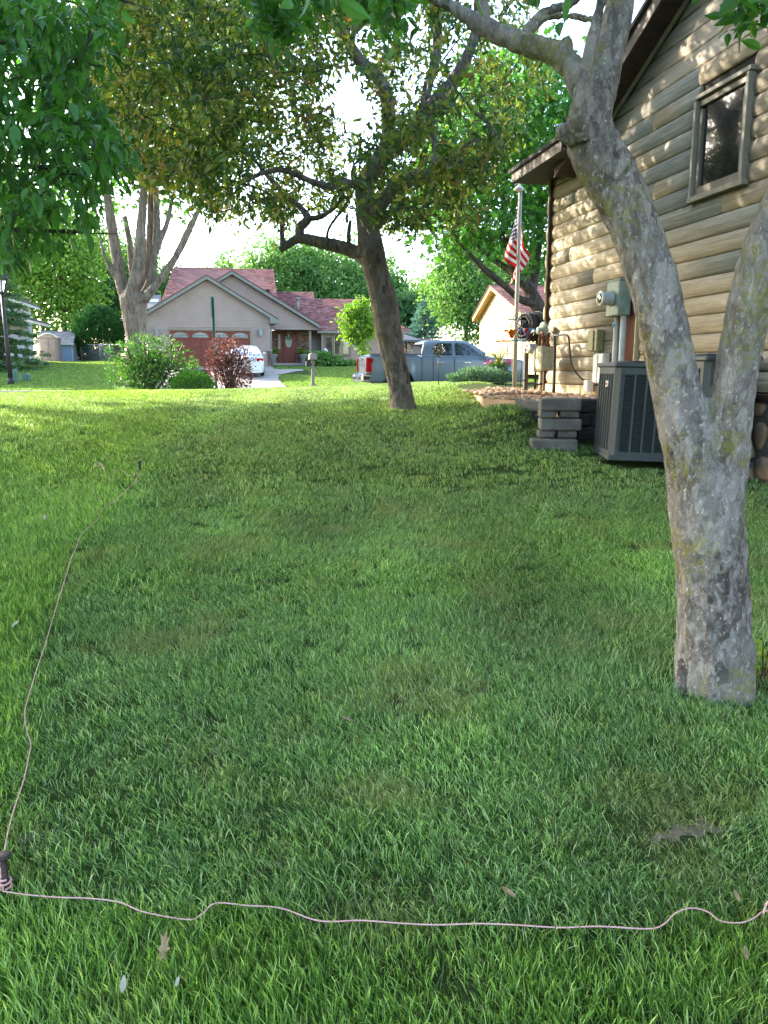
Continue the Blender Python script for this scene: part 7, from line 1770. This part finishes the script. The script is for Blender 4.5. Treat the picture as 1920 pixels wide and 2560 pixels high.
# near lawn
x, y = lawn_pts(-4.0, 3.8, 1.0, 7.0, 460); k = rng.uniform(size=len(x)) > sstep(5.4, 7.0, y); x, y = x[k], y[k]
zn = zone(x, y); so = soil_amt(x, y); dn = vnoise(x, y, 1.6, 3.1) * .6 + vnoise(x, y, 5.0, 9.2) * .4
k = rng.uniform(size=len(x)) > np.clip(so * .8, 0, .55)
k &= rng.uniform(size=len(x)) < np.clip(.85 + .8 * (.75 - dn), .75, 1)
x, y, zn, so, dn = x[k], y[k], zn[k], so[k], dn[k]
st_lane = .5 + .5 * np.sin((x - .08 * y) * 5.2 + 1.0)
tint = np.clip(zn * .95 + .30 * vnoise(x, y, .9, 21.0) - .04 + .2 * (vnoise(x, y, 3.2, 5.0) - .5), 0, 1)
dry = np.clip((vnoise(x, y, 3.4, 40.0) - .66) * 1.3 * (1 - .5 * zn), 0, .4) + .45 * so; dry = np.clip(dry + (rng.uniform(size=len(x)) < .03) * .5, 0, .9)
idx_ = np.where(rng.uniform(size=len(x)) < .15 + .7 * zn, rng.integers(5, 8, len(x)), rng.integers(0, 5, len(x)))
ld = 6.283 * vnoise(x, y, .8, 13.0) * 1.2
scatter('lawn_grass', 'short green lawn grass covering the near foreground', x, y, idx_, tint, dry, rng.uniform(.75, 1.2, len(x)) * (.74 + .2 * zn + .45 * vnoise(x, y, 3.0, 77.0)), ld, sheen_f(x, y) + .12)
kk = rng.uniform(size=len(x)) < .16; scatter('grass_clippings', 'dry straw clippings lying in the near lawn', x[kk], y[kk], rng.integers(13, 16, kk.sum()), tint[kk], np.full(kk.sum(), .8), np.full(kk.sum(), 1.0))
# middle lawn up to the crest
x, y = lawn_pts(-13, 4.2, 5.2, 20.5, 120); k = rng.uniform(size=len(x)) < sstep(5.2, 6.6, y); x, y = x[k], y[k]; zn = zone(x, y); tint = np.clip(zn * .95 + .30 * vnoise(x, y, .6, 21.0) + .10 * sstep(10.5, 14, y) - .06 + .2 * (vnoise(x, y, 2.2, 5.0) - .5), 0, 1)
dry = np.clip((vnoise(x, y, 2.5, 40.0) - .7) * .8, 0, .2)
k = rng.uniform(size=len(x)) < np.clip(.9 + .8 * (.72 - vnoise(x, y, 1.8, 3.1)), .85, 1); x, y, tint, dry, zn = x[k], y[k], tint[k], dry[k], zn[k]
scatter('lawn_grass', 'mown lawn grass rising to the sunny crest', x, y, rng.integers(8, 11, len(x)), tint, dry, rng.uniform(.75, 1.2, len(x)) * (.8 + .3 * zn), 6.283 * vnoise(x, y, .5, 13.0) * 1.2, sheen_f(x, y) * .8)
# lawns across the street
n = 26000; p = rng.uniform(-20, 22, n); q = rng.uniform(33.5, 60, n); x = p * E1[0] + q * E2[0]; y = p * E1[1] + q * E2[1]
k = ~((p > DRV_L - .1) & (p < np.interp(q, DRV_Q, DRV_P) + .1) & (q < 47.4)) & ~((q > 46.8) & (p > pl - .1) & (p < wr + .1)) & ~((q > 41) & (q < 44.7) & (p > DRV_L) & (p < WALK_P + .2)) & ~((q > 56.5) & (p < to_pq(onq(205, 900, 58))[0] + .1)) & frame_ok(x, y)
x, y = x[k], y[k]; scatter('far_lawn_grass', 'sunlit bright green lawns across the street', x, y, rng.integers(11, 13, len(x)), np.full(len(x), .95), np.clip((vnoise(x, y, .8, 2.0) - .55) * .5, 0, .3), rng.uniform(.8, 1.2, len(x)))
